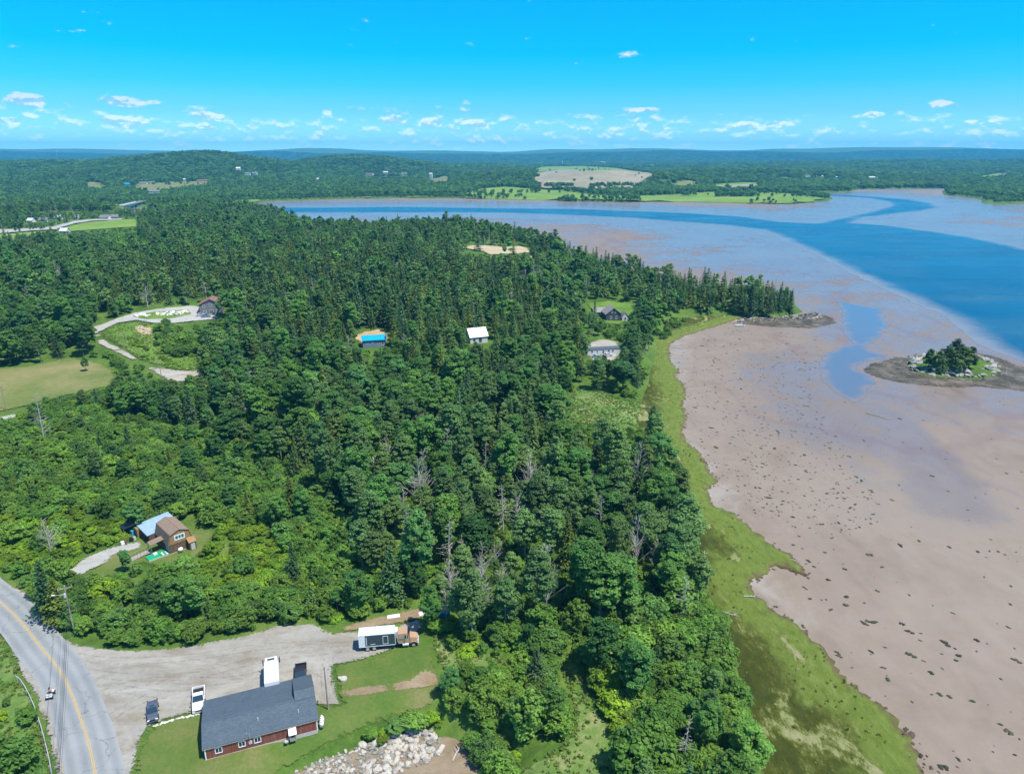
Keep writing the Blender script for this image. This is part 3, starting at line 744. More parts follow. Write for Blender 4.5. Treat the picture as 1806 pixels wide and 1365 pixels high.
CHANNEL = [G0(*p) for p in [(440, 371), (490, 365.8), (592, 365.6), (710, 364.5), (880, 366.8), (1004, 368), (1119, 372), (1225, 376), (1312, 381.5), (1384, 391), (1432, 393), (1482, 383), (1541, 370), (1566, 362), (1562, 356), (1524, 349.5), (1474, 346.5), (1426, 344),
                            (1426, 342.4), (1496, 343.8), (1552, 347.5), (1608, 352), (1650, 359), (1664, 366), (1640, 372), (1585, 378), (1530, 385), (1512, 393), (1580, 398), (1650, 408), (1734, 420), (1806, 436), (1960, 470),
                            (2100, 700), (1960, 690), (1860, 660), (1806, 641), (1793, 634), (1757, 622.6), (1729, 611), (1694, 585), (1658, 556.6), (1616, 538), (1569, 516.5), (1536, 500), (1490, 478), (1440, 452), (1400, 433), (1375, 421), (1341, 406), (1283, 399),
                            (1225, 394.5), (1110, 385.5), (995, 380), (880, 376), (772, 375.6), (505, 376), (470, 375)]]
POOL = zpx(1380, 500, 4.239, [(370, 120), (420, 210), (430, 290), (430, 340), (460, 390), (520, 440), (400, 480), (310, 540), (290, 610), (300, 680), (330, 740), (400, 800), (480, 850), (560, 900), (640, 870), (650, 790), (740, 745), (700, 700), (570, 640), (600, 600),
                              (700, 570), (830, 535), (700, 520), (655, 490), (640, 455), (700, 430), (760, 340), (790, 320), (740, 250), (720, 190), (600, 170), (450, 140)])
INLET = [G0(*p) for p in [(60, 372), (110, 371.5), (200, 370.5), (250, 371), (252, 374), (200, 374), (110, 375), (60, 375.5)]]
sheet('river_water', M['water'], CHANNEL, 10, 0, 27, 1.6, 70, z=.03, sub=10)
pc_ = np.mean(POOL, 0); POOL = [(pc_[0] + (a_ - pc_[0]) * 1.04, b_) for a_, b_ in POOL]
sheet('tide_pool', M['pool'], POOL, 3, 0, 9, 1.0, 71, z=.03, sub=4)
SHOAL = [G0(*p) for p in [(1514, 392), (1535, 385), (1585, 378.5), (1640, 373), (1668, 370), (1710, 386), (1760, 406), (1806, 424), (1806, 432), (1734, 416), (1650, 405), (1580, 395)]]
sheet('inlet_water', M['water'], INLET, 10, 0, 8, 1, 72, z=.03, sub=12)
mx, my, mf = fan_grid(45, 2400, 1.011, 380, .95, 160)
dryv = smooth(26, 2, -sdist(NEAR_LAND, mx, my)) * (my < 420) + .6 * smooth(30, 4, -sdist(FAR_LAND, mx, my))
dw = np.minimum(-sdist(CHANNEL, mx, my), -sdist(POOL, mx, my) * 4)
wetv = smooth(240, 0, dw) * .70 + smooth(380, 700, my) * .50
for line_, wd_ in (([(1500, 706), (1545, 735), (1590, 775), (1640, 830), (1690, 890)], 9), ([(1525, 712), (1570, 728), (1625, 775), (1700, 850)], 6), ([(1400, 640), (1430, 700), (1480, 760)], 26), ([(1467, 530), (1452, 515), (1400, 500), (1300, 480)], 10), ([(1560, 580), (1620, 596), (1680, 612)], 4)):
    ln = [G0(*q_) for q_ in line_]; dl = np.full(len(mx), 1e9)
    for (ax, ay), (bx_, by_) in zip(ln[:-1], ln[1:]):
        ex, ey = bx_ - ax, by_ - ay; tt = np.clip(((mx - ax) * ex + (my - ay) * ey) / (ex * ex + ey * ey), 0, 1); dl = np.minimum(dl, np.hypot(mx - ax - tt * ex, my - ay - tt * ey))
    wetv = np.maximum(wetv, smooth(wd_ * 2.2, 0, dl) * .85)
mz = -.02 + .0 * mx
link('mudflat', np_mesh('mudflat', np.column_stack([mx, my, mz]), mf, {'dry': dryv, 'wet': wetv}, True), M['mud'], None, kind='structure')

MARSH_EDGE = [(1640, 1450), (1628, 1365), (1599, 1296), (1572, 1262), (1529, 1228), (1478, 1191), (1462, 1161), (1425, 1118), (1405, 1103), (1361, 1077), (1334, 1054), (1317, 1030), (1344, 1014), (1368, 997), (1391, 1004), (1421, 1017), (1408, 997), (1388, 977), (1361, 963),
              (1320, 930), (1290, 905), (1258, 893), (1246, 866), (1264, 851), (1248, 828), (1231, 798), (1208, 781), (1201, 762), (1208, 735), (1204, 716), (1208, 703), (1204, 678), (1188, 665), (1197, 655), (1181, 639), (1178, 617), (1180, 607), (1202, 594), (1245, 581), (1276, 571), (1304, 562), (1330, 557)]
MARSH = [G0(*p) for p in MARSH_EDGE] + [G0(*p) for p in [(1330, 553), (1260, 550), (1200, 556), (1166, 572), (1150, 600), (1140, 650), (1122, 700), (1105, 745), (1130, 790), (1170, 840), (1192, 890), (1210, 940), (1218, 1000), (1222, 1042), (1250, 1084), (1270, 1130), (1280, 1180), (1300, 1250), (1318, 1310), (1320, 1450)]]
mo_ = sheet('salt_marsh', M['marsh'], MARSH, 2.6, 0, 16, .8, 73, z=.42, skirt=.6, sub=1.1, kind='structure')
mv = np.empty(len(mo_.data.vertices) * 3, np.float32); mo_.data.vertices.foreach_get('co', mv); mv = mv.reshape(-1, 3)
ml = [G0(*q_) for q_ in MARSH_EDGE]; md_ = np.full(len(mv), 1e9)
for (ax, ay), (bx_, by_) in zip(ml[:-1], ml[1:]):
    ex, ey = bx_ - ax, by_ - ay; tt = np.clip(((mv[:, 0] - ax) * ex + (mv[:, 1] - ay) * ey) / (ex * ex + ey * ey), 0, 1)
    md_ = np.minimum(md_, np.hypot(mv[:, 0] - ax - tt * ex, mv[:, 1] - ay - tt * ey))
mo_.data.attributes['edge'].data.foreach_set('value', np.clip(md_ / 22, 0, 1).astype(np.float32))
COVE = [G0(*p) for p in [(480, 1460), (540, 1385), (610, 1352), (690, 1326), (745, 1306), (790, 1292), (836, 1306), (868, 1332), (890, 1370), (895, 1460)]]
sheet('beach', M['beach'], COVE, 2.5, 0, .6, .7, 74, z=.05)

# ------------------------------------------------------------------ trees: prototypes
def leaf_quads(C, N, S, rng, asp=.75):
    """one small four-sided leaf spray at each centre, lying across its normal"""
    n = len(C); N = N / (np.linalg.norm(N, axis=1)[:, None] + 1e-9)
    T = np.cross(N, rng.normal(size=(n, 3))); T /= np.linalg.norm(T, axis=1)[:, None] + 1e-9
    B = np.cross(N, T); S = np.asarray(S).reshape(-1, 1) * np.ones((n, 1))
    a = S * rng.uniform(.75, 1.2, (n, 1)); b = S * asp * rng.uniform(.7, 1.2, (n, 1)); bend = N * S * .18
    V = np.stack([C - T * a - bend, C - B * b + bend * .5, C + T * a - bend, C + B * b + bend * .5], 1).reshape(-1, 3)
    return V, np.arange(4 * n).reshape(-1, 4)


def crown_round(seed, h, r, base, clumps, leaves, leaf, rc=.32, taper=0.0, up=.35, lobe=.42):
    rng = np.random.RandomState(seed); ch = (h - base) / 2
    ks = rng.normal(size=(4, 3)) * 2.0; ph = rng.uniform(0, 6.28, 4)
    Cs = []; Rs = []
    while len(Cs) < clumps:
        d = rng.normal(size=3); d /= np.linalg.norm(d)
        if d[2] < -.75: continue
        lob = 1 + lobe * np.sin(ks @ d + ph).sum() / 2
        q = rng.uniform(.45, 1.0) ** .5
        wz = 1 - taper * max(0, d[2])
        Cs.append((d[0] * r * q * lob * wz * .8, d[1] * r * q * lob * wz * .8, base + ch + d[2] * ch * q * (.82 + .18 * lob)))
        Rs.append(r * rc * rng.uniform(.5, 1.3))
    Cs = np.array(Cs); Rs = np.array(Rs)
    D = rng.normal(size=(clumps, leaves, 3)); D /= np.linalg.norm(D, axis=2)[:, :, None]; D[:, :, 2] = D[:, :, 2] * .8 + .12
    rad = rng.uniform(.45, 1.0, (clumps, leaves, 1)) ** .6
    P = Cs[:, None] + D * rad * Rs[:, None, None] * np.array([1, 1, .72])
    axis = P - np.array([0, 0, base + ch * .6]); axis /= np.linalg.norm(axis, axis=2)[:, :, None] + 1e-9
    N = D * .7 + axis * .5 + rng.normal(size=P.shape) * .48 + np.array([0, 0, up + .35])
    P = P.reshape(-1, 3); N = N.reshape(-1, 3)
    k = P[:, 2] > .1
    return leaf_quads(P[k], N[k], leaf * rng.uniform(.7, 1.2, k.sum()), rng)


def crown_spruce(seed, h, r, base, whorl=.5, arms=8, sprays=5, leaf=.42, ragged_=.22, droop=.28):
    rng = np.random.RandomState(seed); C = []; N = []; S = []
    z = base
    while z < h - .2:
        t = (z - base) / (h - base); L = r * (1 - t) ** .85 * rng.uniform(1 - ragged_, 1 + ragged_) + .22
        na = max(4, int(arms * (1 - .45 * t))); a0 = rng.uniform(0, 6.28)
        for i in range(na):
            a = a0 + 6.283 * i / na + rng.uniform(-.28, .28); l = L * rng.uniform(.65, 1.18)
            if rng.rand() < .06: continue
            ns = max(2, int(round(sprays * (.45 + .55 * l / r))))
            for j in range(ns):
                q = (j + .45) / ns; rr = l * q
                dz = -droop * l * q ** 1.3 + .10 * l * q + rng.normal() * .06
                side = rng.normal() * .20 * l * (.4 + q * .6)
                C.append((math.cos(a) * rr - math.sin(a) * side, math.sin(a) * rr + math.cos(a) * side, z + dz))
                N.append((math.cos(a) * .42 + rng.normal() * .3, math.sin(a) * .42 + rng.normal() * .3, 1.0))
                S.append(leaf * (.75 + .45 * (1 - q)) * (.6 + .5 * (1 - t)))
        z += whorl * rng.uniform(.75, 1.25) * (1 - .35 * t)
    for j in range(6):
        C.append((rng.normal() * .05, rng.normal() * .05, h - .12 * j)); N.append((rng.normal(), rng.normal(), .3)); S.append(.22 + .03 * j)
    return leaf_quads(np.array(C), np.array(N), np.array(S), rng, .62)


def trunk_mesh(name, h, r, seed, limbs=5, base=.35, spread=.35, forks=1, n=7):
    rng = np.random.RandomState(seed); mb = MB(); lean = rng.normal(size=2) * .02 * h
    pts = [(0, 0, -.5)] + [(lean[0] * t * t + rng.normal() * .04, lean[1] * t * t + rng.normal() * .04, h * t) for t in (.25, .5, .75, .93)]
    mb.path(pts, [r * 1.25, r * .95, r * .72, r * .45, r * .12], n)
    for i in range(limbs):
        t = base + (0.88 - base) * (i + rng.uniform(0, .8)) / max(1, limbs); a = rng.uniform(0, 6.28); L = h * spread * (1 - t * .55) * rng.uniform(.7, 1.2)
        p0 = (lean[0] * t * t, lean[1] * t * t, h * t)
        p1 = (p0[0] + math.cos(a) * L * .5, p0[1] + math.sin(a) * L * .5, p0[2] + L * .38); p2 = (p0[0] + math.cos(a + .3) * L, p0[1] + math.sin(a + .3) * L, p0[2] + L * .85)
        mb.path([p0, p1, p2], [r * .42 * (1 - t * .4), r * .25, r * .06], 5)
    return mb.mesh(name)


def shrub_stems(name, h, r, seed):
    rng = np.random.RandomState(seed); mb = MB()
    for i in range(6):
        a = rng.uniform(0, 6.28); L = r * rng.uniform(.35, .8)
        mb.path([(math.cos(a) * .15, math.sin(a) * .15, -.3), (math.cos(a) * L * .5, math.sin(a) * L * .5, h * .4), (math.cos(a) * L, math.sin(a) * L, h * .8)], [.07, .05, .015], 4)
    return mb.mesh(name)


def dead_mesh(name, h, r, seed, n=26, spread=.2, upw=.5):
    rng = np.random.RandomState(seed); mb = MB(); lean = rng.normal(size=2) * .035 * h
    pts = [(lean[0] * t * t, lean[1] * t * t, h * t - .4 * (t == 0)) for t in (0, .35, .7, 1.0)]
    mb.path(pts, [r, r * .8, r * .5, r * .1], 6)
    for i in range(n):
        t = rng.uniform(.22, .97); a = rng.uniform(0, 6.28); L = h * spread * (1.15 - t) * rng.uniform(.6, 1.5)
        p0 = Vector((lean[0] * t * t, lean[1] * t * t, h * t)); p1 = p0 + Vector((math.cos(a) * L, math.sin(a) * L, L * upw * rng.uniform(.5, 1.4)))
        mb.path([p0, p1], [r * .35 * (1.1 - t), .015], 4)
        for q in range(2):
            b = a + rng.uniform(-.9, .9); m_ = p0.lerp(p1, rng.uniform(.4, .8)); l = L * .45
            mb.path([m_, m_ + Vector((math.cos(b) * l, math.sin(b) * l, l * upw))], [r * .16, .01], 3)
    return mb.mesh(name)


def as_mesh(name, vf): return np_mesh(name, vf[0], vf[1])


# kind -> list of (crown mesh or None, trunk mesh, natural height)
PROTO = {}
def proto(kind, crown, trunk, h, cm, tm):
    if crown is not None: crown.materials.append(cm)
    trunk.materials.append(tm); PROTO.setdefault(kind, []).append((crown, trunk, h))


for i in range(5):
    h = (11.5, 13, 12, 14, 10)[i]; r = (3.2, 3.4, 2.9, 3.1, 3.6)[i]
    proto('broadleaf_tree', as_mesh('crown', crown_round(10 + i, h, r, h * (.22, .28, .24, .30, .18)[i], 104, 78, .235, .26)), trunk_mesh('trunk', h * .9, .17, 10 + i), h, M['leaf'], M['bark'])
for i in range(5):
    h = (11.5, 13, 10.5, 13.5, 12)[i]; r = (2.5, 2.7, 2.4, 2.6, 2.9)[i]
    proto('aspen_tree', as_mesh('crown', crown_round(30 + i, h, r, h * (.22, .30, .24, .34, .28)[i], 104, 56, .20, .27, .40)), trunk_mesh('trunk', h * .96, .13, 30 + i, 7, .35, .2), h, M['aspen'], M['birch'])
for i in range(6):
    h = (12.5, 14, 11, 13.5, 9.5, 12)[i]; r = (2.8, 3.0, 2.7, 2.6, 2.6, 3.2)[i]
    proto('spruce_tree', as_mesh('crown', crown_spruce(50 + i, h, r, h * (.10, .16, .06, .22, .04, .12)[i], .48, 9, 6, .46)), trunk_mesh('trunk', h * .97, .16, 50 + i, 0), h, M['larch'] if i == 3 else M['needle'], M['bark'])
for i in range(3):
    h = (10, 12, 9)[i]
    proto('pine_tree', as_mesh('crown', crown_round(60 + i, h, (3.0, 3.3, 2.9)[i], h * .04, 84, 46, .30, .28, .60, .5)), trunk_mesh('trunk', h * .93, .2, 60 + i, 6, .2, .3), h, M['needle'], M['bark'])
for i in range(5):
    h = (3.4, 4.0, 2.8, 4.6, 3.6)[i]; r = (2.0, 2.2, 2.1, 2.3, 2.5)[i]
    proto('alder_shrub', as_mesh('crown', crown_round(70 + i, h, r, .25, 62, 36, .19, .27, 0, .45, .28)), shrub_stems('stem', h, r, 70 + i), h, M['bush'], M['bark'])
for i in range(3):
    h = (1.7, 2.0, 2.4)[i]; r = (1.9, 1.7, 1.8)[i]
    proto('bright_shrub', as_mesh('crown', crown_round(90 + i, h, r, .1, 34, 40, .19, .34)), shrub_stems('stem', h, r, 90 + i), h, M['bright'], M['bark'])
for i in range(4):
    h = (10, 12, 9, 13)[i]
    proto('dead_tree', None, dead_mesh('trunk', h, .17, 110 + i, (38, 52, 34, 40)[i], (.2, .24, .3, .16)[i], (.5, .8, .9, .2)[i]), h, None, M['deadwood'])
# coarser ones for the woods far off
LO = {}
for i in range(3):
    h = (12, 13, 11)[i]
    LO.setdefault('broadleaf_tree', []).append((as_mesh('far_crown', crown_round(130 + i, h, 3.3, h * .18, 26, 26, .62, .40)), M['leaf'], h))
    LO.setdefault('aspen_tree', []).append((as_mesh('far_crown', crown_round(140 + i, h, 2.7, h * .28, 26, 22, .52, .38, .35)), M['aspen'], h))
    LO.setdefault('spruce_tree', []).append((as_mesh('far_crown', crown_spruce(150 + i, h + .5, 3.0, h * .08, .95, 8, 4, .78)), (M['needle'], M['needle'], M['larch'])[i], h + .5))
    LO.setdefault('alder_shrub', []).append((as_mesh('far_crown', crown_round(160 + i, 3.8, 2.4, .2, 20, 20, .45, .42)), M['bush'], 3.8))
    LO.setdefault('mass', []).append((as_mesh('far_crown', crown_round(170 + i, 11, 4.6, .5, 22, 18, 1.15, .42)), M['leaf'], 11))
    LO.setdefault('mass_spruce', []).append((as_mesh('far_crown', crown_spruce(180 + i, 13, 3.4, .4, 1.6, 6, 3, 1.25)), M['needle'], 13))


def stuff_scatter(name, label, protos, xs, ys, zs, rot, scl, idx):
    """one object of kind stuff: plants too many to count, set out by geometry nodes"""
    if not len(xs): return
    c = bpy.data.collections.new(name + '_plants')
    for i, pr in enumerate(protos):
        me = bpy.data.meshes.new('plant'); bm = bmesh.new()
        mats = []
        for j, part in enumerate(pr):
            n0 = len(bm.faces); bm.from_mesh(part[0]); bm.faces.ensure_lookup_table()
            for f in bm.faces[n0:]: f.material_index = j
            mats.append(part[1])
        bm.to_mesh(me); bm.free()
        for m_ in mats: me.materials.append(m_)
        c.objects.link(bpy.data.objects.new('%s_%02d' % (name, i), me))
    me = bpy.data.meshes.new(name); n = len(xs); me.vertices.add(n)
    me.vertices.foreach_set('co', np.column_stack([xs, ys, zs]).astype(np.float32).ravel())
    a = me.attributes.new('rot', 'FLOAT', 'POINT'); a.data.foreach_set('value', np.asarray(rot, np.float32))
    a = me.attributes.new('scl', 'FLOAT_VECTOR', 'POINT'); a.data.foreach_set('vector', np.asarray(scl, np.float32).ravel())
    a = me.attributes.new('idx', 'INT', 'POINT'); a.data.foreach_set('value', np.asarray(idx, np.int32))
    o = link(name, me, None, None, kind='stuff', label=label)
    ng = bpy.data.node_groups.new(name, 'GeometryNodeTree')
    ng.interface.new_socket('Geometry', in_out='INPUT', socket_type='NodeSocketGeometry'); ng.interface.new_socket('Geometry', in_out='OUTPUT', socket_type='NodeSocketGeometry')
    N = ng.nodes; L = ng.links
    gi = N.new('NodeGroupInput'); go = N.new('NodeGroupOutput'); ci = N.new('GeometryNodeCollectionInfo'); ip = N.new('GeometryNodeInstanceOnPoints')
    ci.inputs['Collection'].default_value = c; ci.inputs['Separate Children'].default_value = True; ci.inputs['Reset Children'].default_value = True
    def named(nm, ty):
        q = N.new('GeometryNodeInputNamedAttribute'); q.data_type = ty; q.inputs['Name'].default_value = nm; return q.outputs['Attribute']
    cx = N.new('ShaderNodeCombineXYZ'); L.new(named('rot', 'FLOAT'), cx.inputs[2])
    L.new(gi.outputs[0], ip.inputs['Points']); L.new(ci.outputs[0], ip.inputs['Instance']); ip.inputs['Pick Instance'].default_value = True
    L.new(named('idx', 'INT'), ip.inputs['Instance Index'])
    er = N.new('FunctionNodeEulerToRotation') if hasattr(bpy.types, 'FunctionNodeEulerToRotation') else None
    if er: L.new(cx.outputs[0], er.inputs[0]); L.new(er.outputs[0], ip.inputs['Rotation'])
    else: L.new(cx.outputs[0], ip.inputs['Rotation'])
    L.new(named('scl', 'FLOAT_VECTOR'), ip.inputs['Scale']); L.new(ip.outputs[0], go.inputs[0])
    md = o.modifiers.new('scatter', 'NODES'); md.node_group = ng
    return o


# ------------------------------------------------------------------ trees: where they stand
def around(px, py, r):
    x, y = G(px, py); return [(x + r * math.cos(a * .5236), y + r * .35 + r * math.sin(a * .5236)) for a in range(12)]


EXCL = [around(374, 554, 10), around(661, 612, 8), around(846, 606, 8), around(1083, 566, 8.5), around(1063, 560, 7), around(1102, 566, 5), around(1062, 627, 8.5), LOT, LAWN, VERGE, YARD, DRIVE, FIELD, LANE, HILLDRIVE, HILLLANE, SLOPE, TRACK, MEADOW, GREYYARD, MOBILEYARD, PIT, PITB, CABINYARD, SWALE, BANKGRASS, PATH, FARROAD, FARPADDOCK, FARVERGE, DEBRIS]
Z_SCRUB = [(-90, 742), (80, 722), (330, 760), (430, 790), (540, 840), (620, 920), (650, 1000), (690, 1075), (600, 1100), (450, 1112), (300, 1144), (130, 1130), (60, 1060), (0, 1010), (-90, 980)]
Z_FERN = [(-90, 905), (60, 925), (150, 900), (235, 930), (250, 950), (190, 966), (130, 1000), (60, 1020), (0, 1000), (-90, 960)]
Z_FERN2 = [(345, 985), (385, 930), (470, 920), (520, 990), (480, 1040), (390, 1050)]
Z_RIGHT = [(765, 1190), (780, 1125), (860, 1100), (930, 1100), (1060, 1115), (1150, 1085), (1250, 1085), (1310, 1150), (1360, 1330), (1360, 1470), (870, 1470), (850, 1330), (775, 1295)]
Z_POPLAR = [(620, 740), (900, 725), (1130, 770), (1240, 900), (1250, 1060), (1150, 1085), (1060, 1115), (930, 1100), (800, 1085), (720, 1010), (630, 880)]
Z_DARK = [(180, 500), (420, 452), (700, 440), (900, 470), (960, 560), (900, 655), (700, 660), (560, 640), (480, 590), (400, 520), (180, 548)]
Z_POINT = [(1000, 430), (1440, 525), (1440, 562), (1290, 556), (1180, 545), (1120, 505), (1000, 470)]
Z_SHORE = [(950, 560), (1175, 555), (1165, 690), (1100, 705), (950, 690)]
Z_LEFTWOOD = [(-90, 540), (160, 580), (205, 620), (200, 650), (120, 630), (-90, 655)]
NOTREE = [(225, 1262), (600, 1262), (770, 1250), (800, 1292), (770, 1480), (225, 1480)]
Z_NORTH = [(-90, 385), (1100, 385), (1100, 450), (700, 440), (420, 452), (-90, 500)]
# things that must not be hidden: photograph box (x0, y0, x1, y1) and how far it stands
KEEP = [(352, 515, 396, 560, 352), (636, 582, 686, 612, 296), (824, 578, 866, 610, 292), (1052, 536, 1108, 570, 336), (1036, 596, 1092, 632, 272), (232, 898, 350, 985, 124), (170, 540, 395, 572, 330), (178, 572, 345, 650, 268),
        (248, 640, 330, 672, 255), (5, 640, 200, 722, 225), (-10, 722, 70, 742, 222), (815, 433, 936, 449, 640), (995, 690, 1130, 748, 200), (125, 958, 250, 1012, 122), (150, 980, 240, 1015, 118), (0, 387, 245, 412, 700), (205, 354, 262, 370, 900),
        (590, 1075, 745, 1170, 98), (0, 1010, 120, 1130, 98), (130, 1095, 580, 1145, 96), (1006, 1175, 1075, 1365, 70), (70, 361, 200, 375, 1), (1180, 548, 1330, 590, 300), (1030, 530, 1118, 545, 300)]


KEEPP = [[proj(a, b, hz(a, b)) for a, b in w] for w in (FIELD, LANE, HILLDRIVE, HILLLANE, SLOPE, TRACK, MEADOW, DRIVE, YARD, FARROAD, FARPADDOCK, PIT)]
KEEP += [(x_ - 9, 383, x_ + 9, 393, 0) for x_ in (53, 76, 102, 134, 184, 201)]
KEEP = [(*k[:4], float(g[1])) for k, g in zip(KEEP, Gv([((k[0] + k[2]) / 2, k[3]) for k in KEEP]))]
T_ROWS = []      # kind, x, y, z, scale, rotation, variant, area
rs = np.random.RandomState(77)


def jitter_grid(x0, x1, y0, y1, s, seed):
    r = np.random.RandomState(seed); nx = int((x1 - x0) / s); ny = int((y1 - y0) / s)
    X, Y = np.meshgrid(np.arange(nx), np.arange(ny)); X = X + .5 * (Y % 2)
    return x0 + (X.ravel() + r.uniform(-.42, .42, X.size)) * s, y0 + (Y.ravel() + r.uniform(-.42, .42, X.size)) * s


def candidates(x0, x1, y0, y1, s, seed, shore=3.0):
    x, y = jitter_grid(x0, x1, y0, y1, s, seed)
    k = sdist(NEAR_LAND, x, y) > shore; x, y = x[k], y[k]
    px, py = proj(x, y, 4.0)
    k = (px > -190) & (px < 1960) & (py < 1480) & ~inside(NOTREE, px, py); x, y = x[k], y[k]
    bad = np.zeros(len(x), bool)
    for pol in EXCL:
        P = np.array(pol); lo, hi = P.min(0) - 3, P.max(0) + 3
        q = np.where((x > lo[0]) & (x < hi[0]) & (y > lo[1]) & (y < hi[1]))[0]
        if len(q): bad[q] |= sdist(pol, x[q], y[q]) > -1.2
    x, y = x[~bad], y[~bad]; z = np.maximum(H(x, y), 0.2)
    px, py = proj(x, y, z)
    return x, y, z, px, py


def blocks_view(x, y, z, h, r):
    """does a tree of this size stand in front of something the photograph shows?"""
    px, py = proj(x, y, z); _, pt = proj(x, y, z + h); pw = r * PXF / (y * CP + (CAMZ - z) * SP)
    b = np.zeros(len(x), bool)
    for x0, y0, x1, y1, d in KEEP:
        b |= (px + pw * .7 > x0) & (px - pw * .7 < x1) & (pt < y1 - (y1 - y0) * .12) & (py > y0) & (y < d - 1)
    return b


ZL = [('fern', Z_FERN), ('fern', Z_FERN2), ('scrub', Z_SCRUB), ('right', Z_RIGHT), ('poplar', Z_POPLAR), ('point', Z_POINT), ('dark', Z_DARK), ('shore', Z_SHORE), ('leftwood', Z_LEFTWOOD), ('north', Z_NORTH)]
MIXES = {  # spruce, broadleaf, aspen, shrub, bright, dead
    'fern': (.00, .01, .00, .12, .86, .01), 'scrub': (.08, .08, .03, .76, .04, .012), 'right': (.01, .13, .06, .68, .10, .02), 'poplar': (.14, .22, .44, .07, .0, .13), 'point': (.62, .12, .2, .03, .0, .03),
    'dark': (.68, .18, .10, .02, .0, .02), 'shore': (.16, .34, .26, .20, .03, .01), 'leftwood': (.10, .70, .05, .12, .03, .0), 'north': (.28, .42, .26, .02, .0, .02), 'mixed': (.24, .42, .24, .06, .01, .03)}
KINDS = ['spruce_tree', 'broadleaf_tree', 'aspen_tree', 'alder_shrub', 'bright_shrub', 'dead_tree']
RAD = dict(spruce_tree=2.4, broadleaf_tree=3.2, aspen_tree=2.4, pine_tree=3.0, alder_shrub=2.2, bright_shrub=1.8, dead_tree=1.0)


def settle(x, y, z, px, py, seed, size=1.0, zones=None):
    r = np.random.RandomState(seed); zone = np.full(len(x), 'mixed', dtype='<U9')
    for nm, pol in ZL[::-1]: zone[inside(pol, px, py)] = nm
    # stands: neighbours tend to be of one kind
    drift = wave(x, y, .10, 21) * .28 + wave(x, y, .03, 22) * .22
    u = np.clip(r.uniform(0, 1, len(x)) + drift, 0, .999); kind = np.empty(len(x), dtype='<U16')
    for nm, mix in MIXES.items():
        q = zone == nm; kind[q] = np.array(KINDS)[np.searchsorted(np.cumsum(mix) / sum(mix), u[q] if nm in ('mixed', 'poplar', 'north') else r.uniform(0, .999, q.sum()), side='right').clip(0, 5)]
    sc = size * np.where(r.rand(len(x)) < .12, r.uniform(1.2, 1.5, len(x)), r.uniform(.55, 1.18, len(x))) * (1 + .16 * wave(x, y, .05, 23))
    sc *= np.where((zone == 'right') & (kind == 'alder_shrub'), 1.35, 1) * np.where((zone == 'scrub') & np.isin(kind, KINDS[:3]), .72, 1) * np.where((zone == 'shore') & (kind == 'alder_shrub'), 1.3, 1) * np.where((zone == 'dark') & (kind == 'spruce_tree'), 1.08, 1) * np.where(zone == 'north', .92, 1) * np.where((zone == 'right') & np.isin(kind, KINDS[:3]), .62, 1)
    hh = np.array([PROTO[k][0][2] for k in kind]) * sc; rr = np.array([RAD[k] for k in kind]) * sc
    b = blocks_view(x, y, z, hh, rr); tall = b & ~np.isin(kind, ('alder_shrub', 'bright_shrub'))
    for pol in KEEPP:
        pxx, pyy = proj(x, y, z); _, ptt = proj(x, y, z + hh)
        for kk in (.12, .4): tall |= inside(pol, pxx, ptt + kk * (pyy - ptt))
    kind[tall] = 'alder_shrub'; sc[tall] = r.uniform(.5, .9, tall.sum())
    hh = np.array([PROTO[k][0][2] for k in kind]) * sc; rr = np.array([RAD[k] for k in kind]) * sc
    keep = ~blocks_view(x, y, z, hh, rr) & ~((kind == 'dead_tree') & (py > 985) & (px < 770))
    for pol in KEEPP:
        pxx, pyy = proj(x, y, z); _, ptt = proj(x, y, z + hh)
        for kk in (.1, .45): keep &= ~inside(pol, pxx, ptt + kk * (pyy - ptt))
    for i in np.where(keep)[0]:
        T_ROWS.append((kind[i], x[i], y[i], z[i], sc[i], r.uniform(0, 6.28), r.randint(0, 60), zone[i]))


settle(*candidates(-330, 250, 62, 300, 4.9, 1), 101)
settle(*candidates(-520, 330, 300, 560, 5.5, 2), 102, .98)
settle(*candidates(-1050, 520, 560, 1220, 7.2, 3), 103, 1.0)


def understory(x, y, z, px, py, seed):
    r = np.random.RandomState(seed); zone = np.full(len(x), '', dtype='<U9')
    for nm, pol in ZL[::-1]: zone[inside(pol, px, py)] = nm
    br = (zone == 'fern') | (r.rand(len(x)) < .10)
    s = r.uniform(.5, .95, len(x)) * np.where(np.isin(zone, ('scrub', 'right')), 1.15, .8)
    hh = np.where(br, PROTO['bright_shrub'][0][2], PROTO['alder_shrub'][0][2]) * s
    ok = ~blocks_view(x, y, z, hh, 2.0 * s)
    _, pt = proj(x, y, z + hh)
    for pol in KEEPP: ok &= ~inside(pol, px, pt + .3 * (py - pt))
    for i in np.where(ok)[0]: T_ROWS.append(('bright_shrub' if br[i] else 'alder_shrub', x[i], y[i], z[i], s[i], r.uniform(0, 6.28), r.randint(0, 60), zone[i] or 'mixed'))


understory(*candidates(-330, 250, 62, 265, 2.6, 4, 1.5), 104)
def fill(poly_px, n, kinds, lo, hi, seed):
    r = np.random.RandomState(seed); P = np.array(poly_px); k = 0
    while k < n:
        a, b = r.uniform(P[:, 0].min(), P[:, 0].max()), r.uniform(P[:, 1].min(), P[:, 1].max())
        if not inside(poly_px, np.array([a]), np.array([b]))[0]: continue
        p = Gz(a, b); T_ROWS.append((kinds[r.randint(len(kinds))], p.x, p.y, p.z, r.uniform(lo, hi), r.uniform(0, 6.28), r.randint(60), 'fill')); k += 1


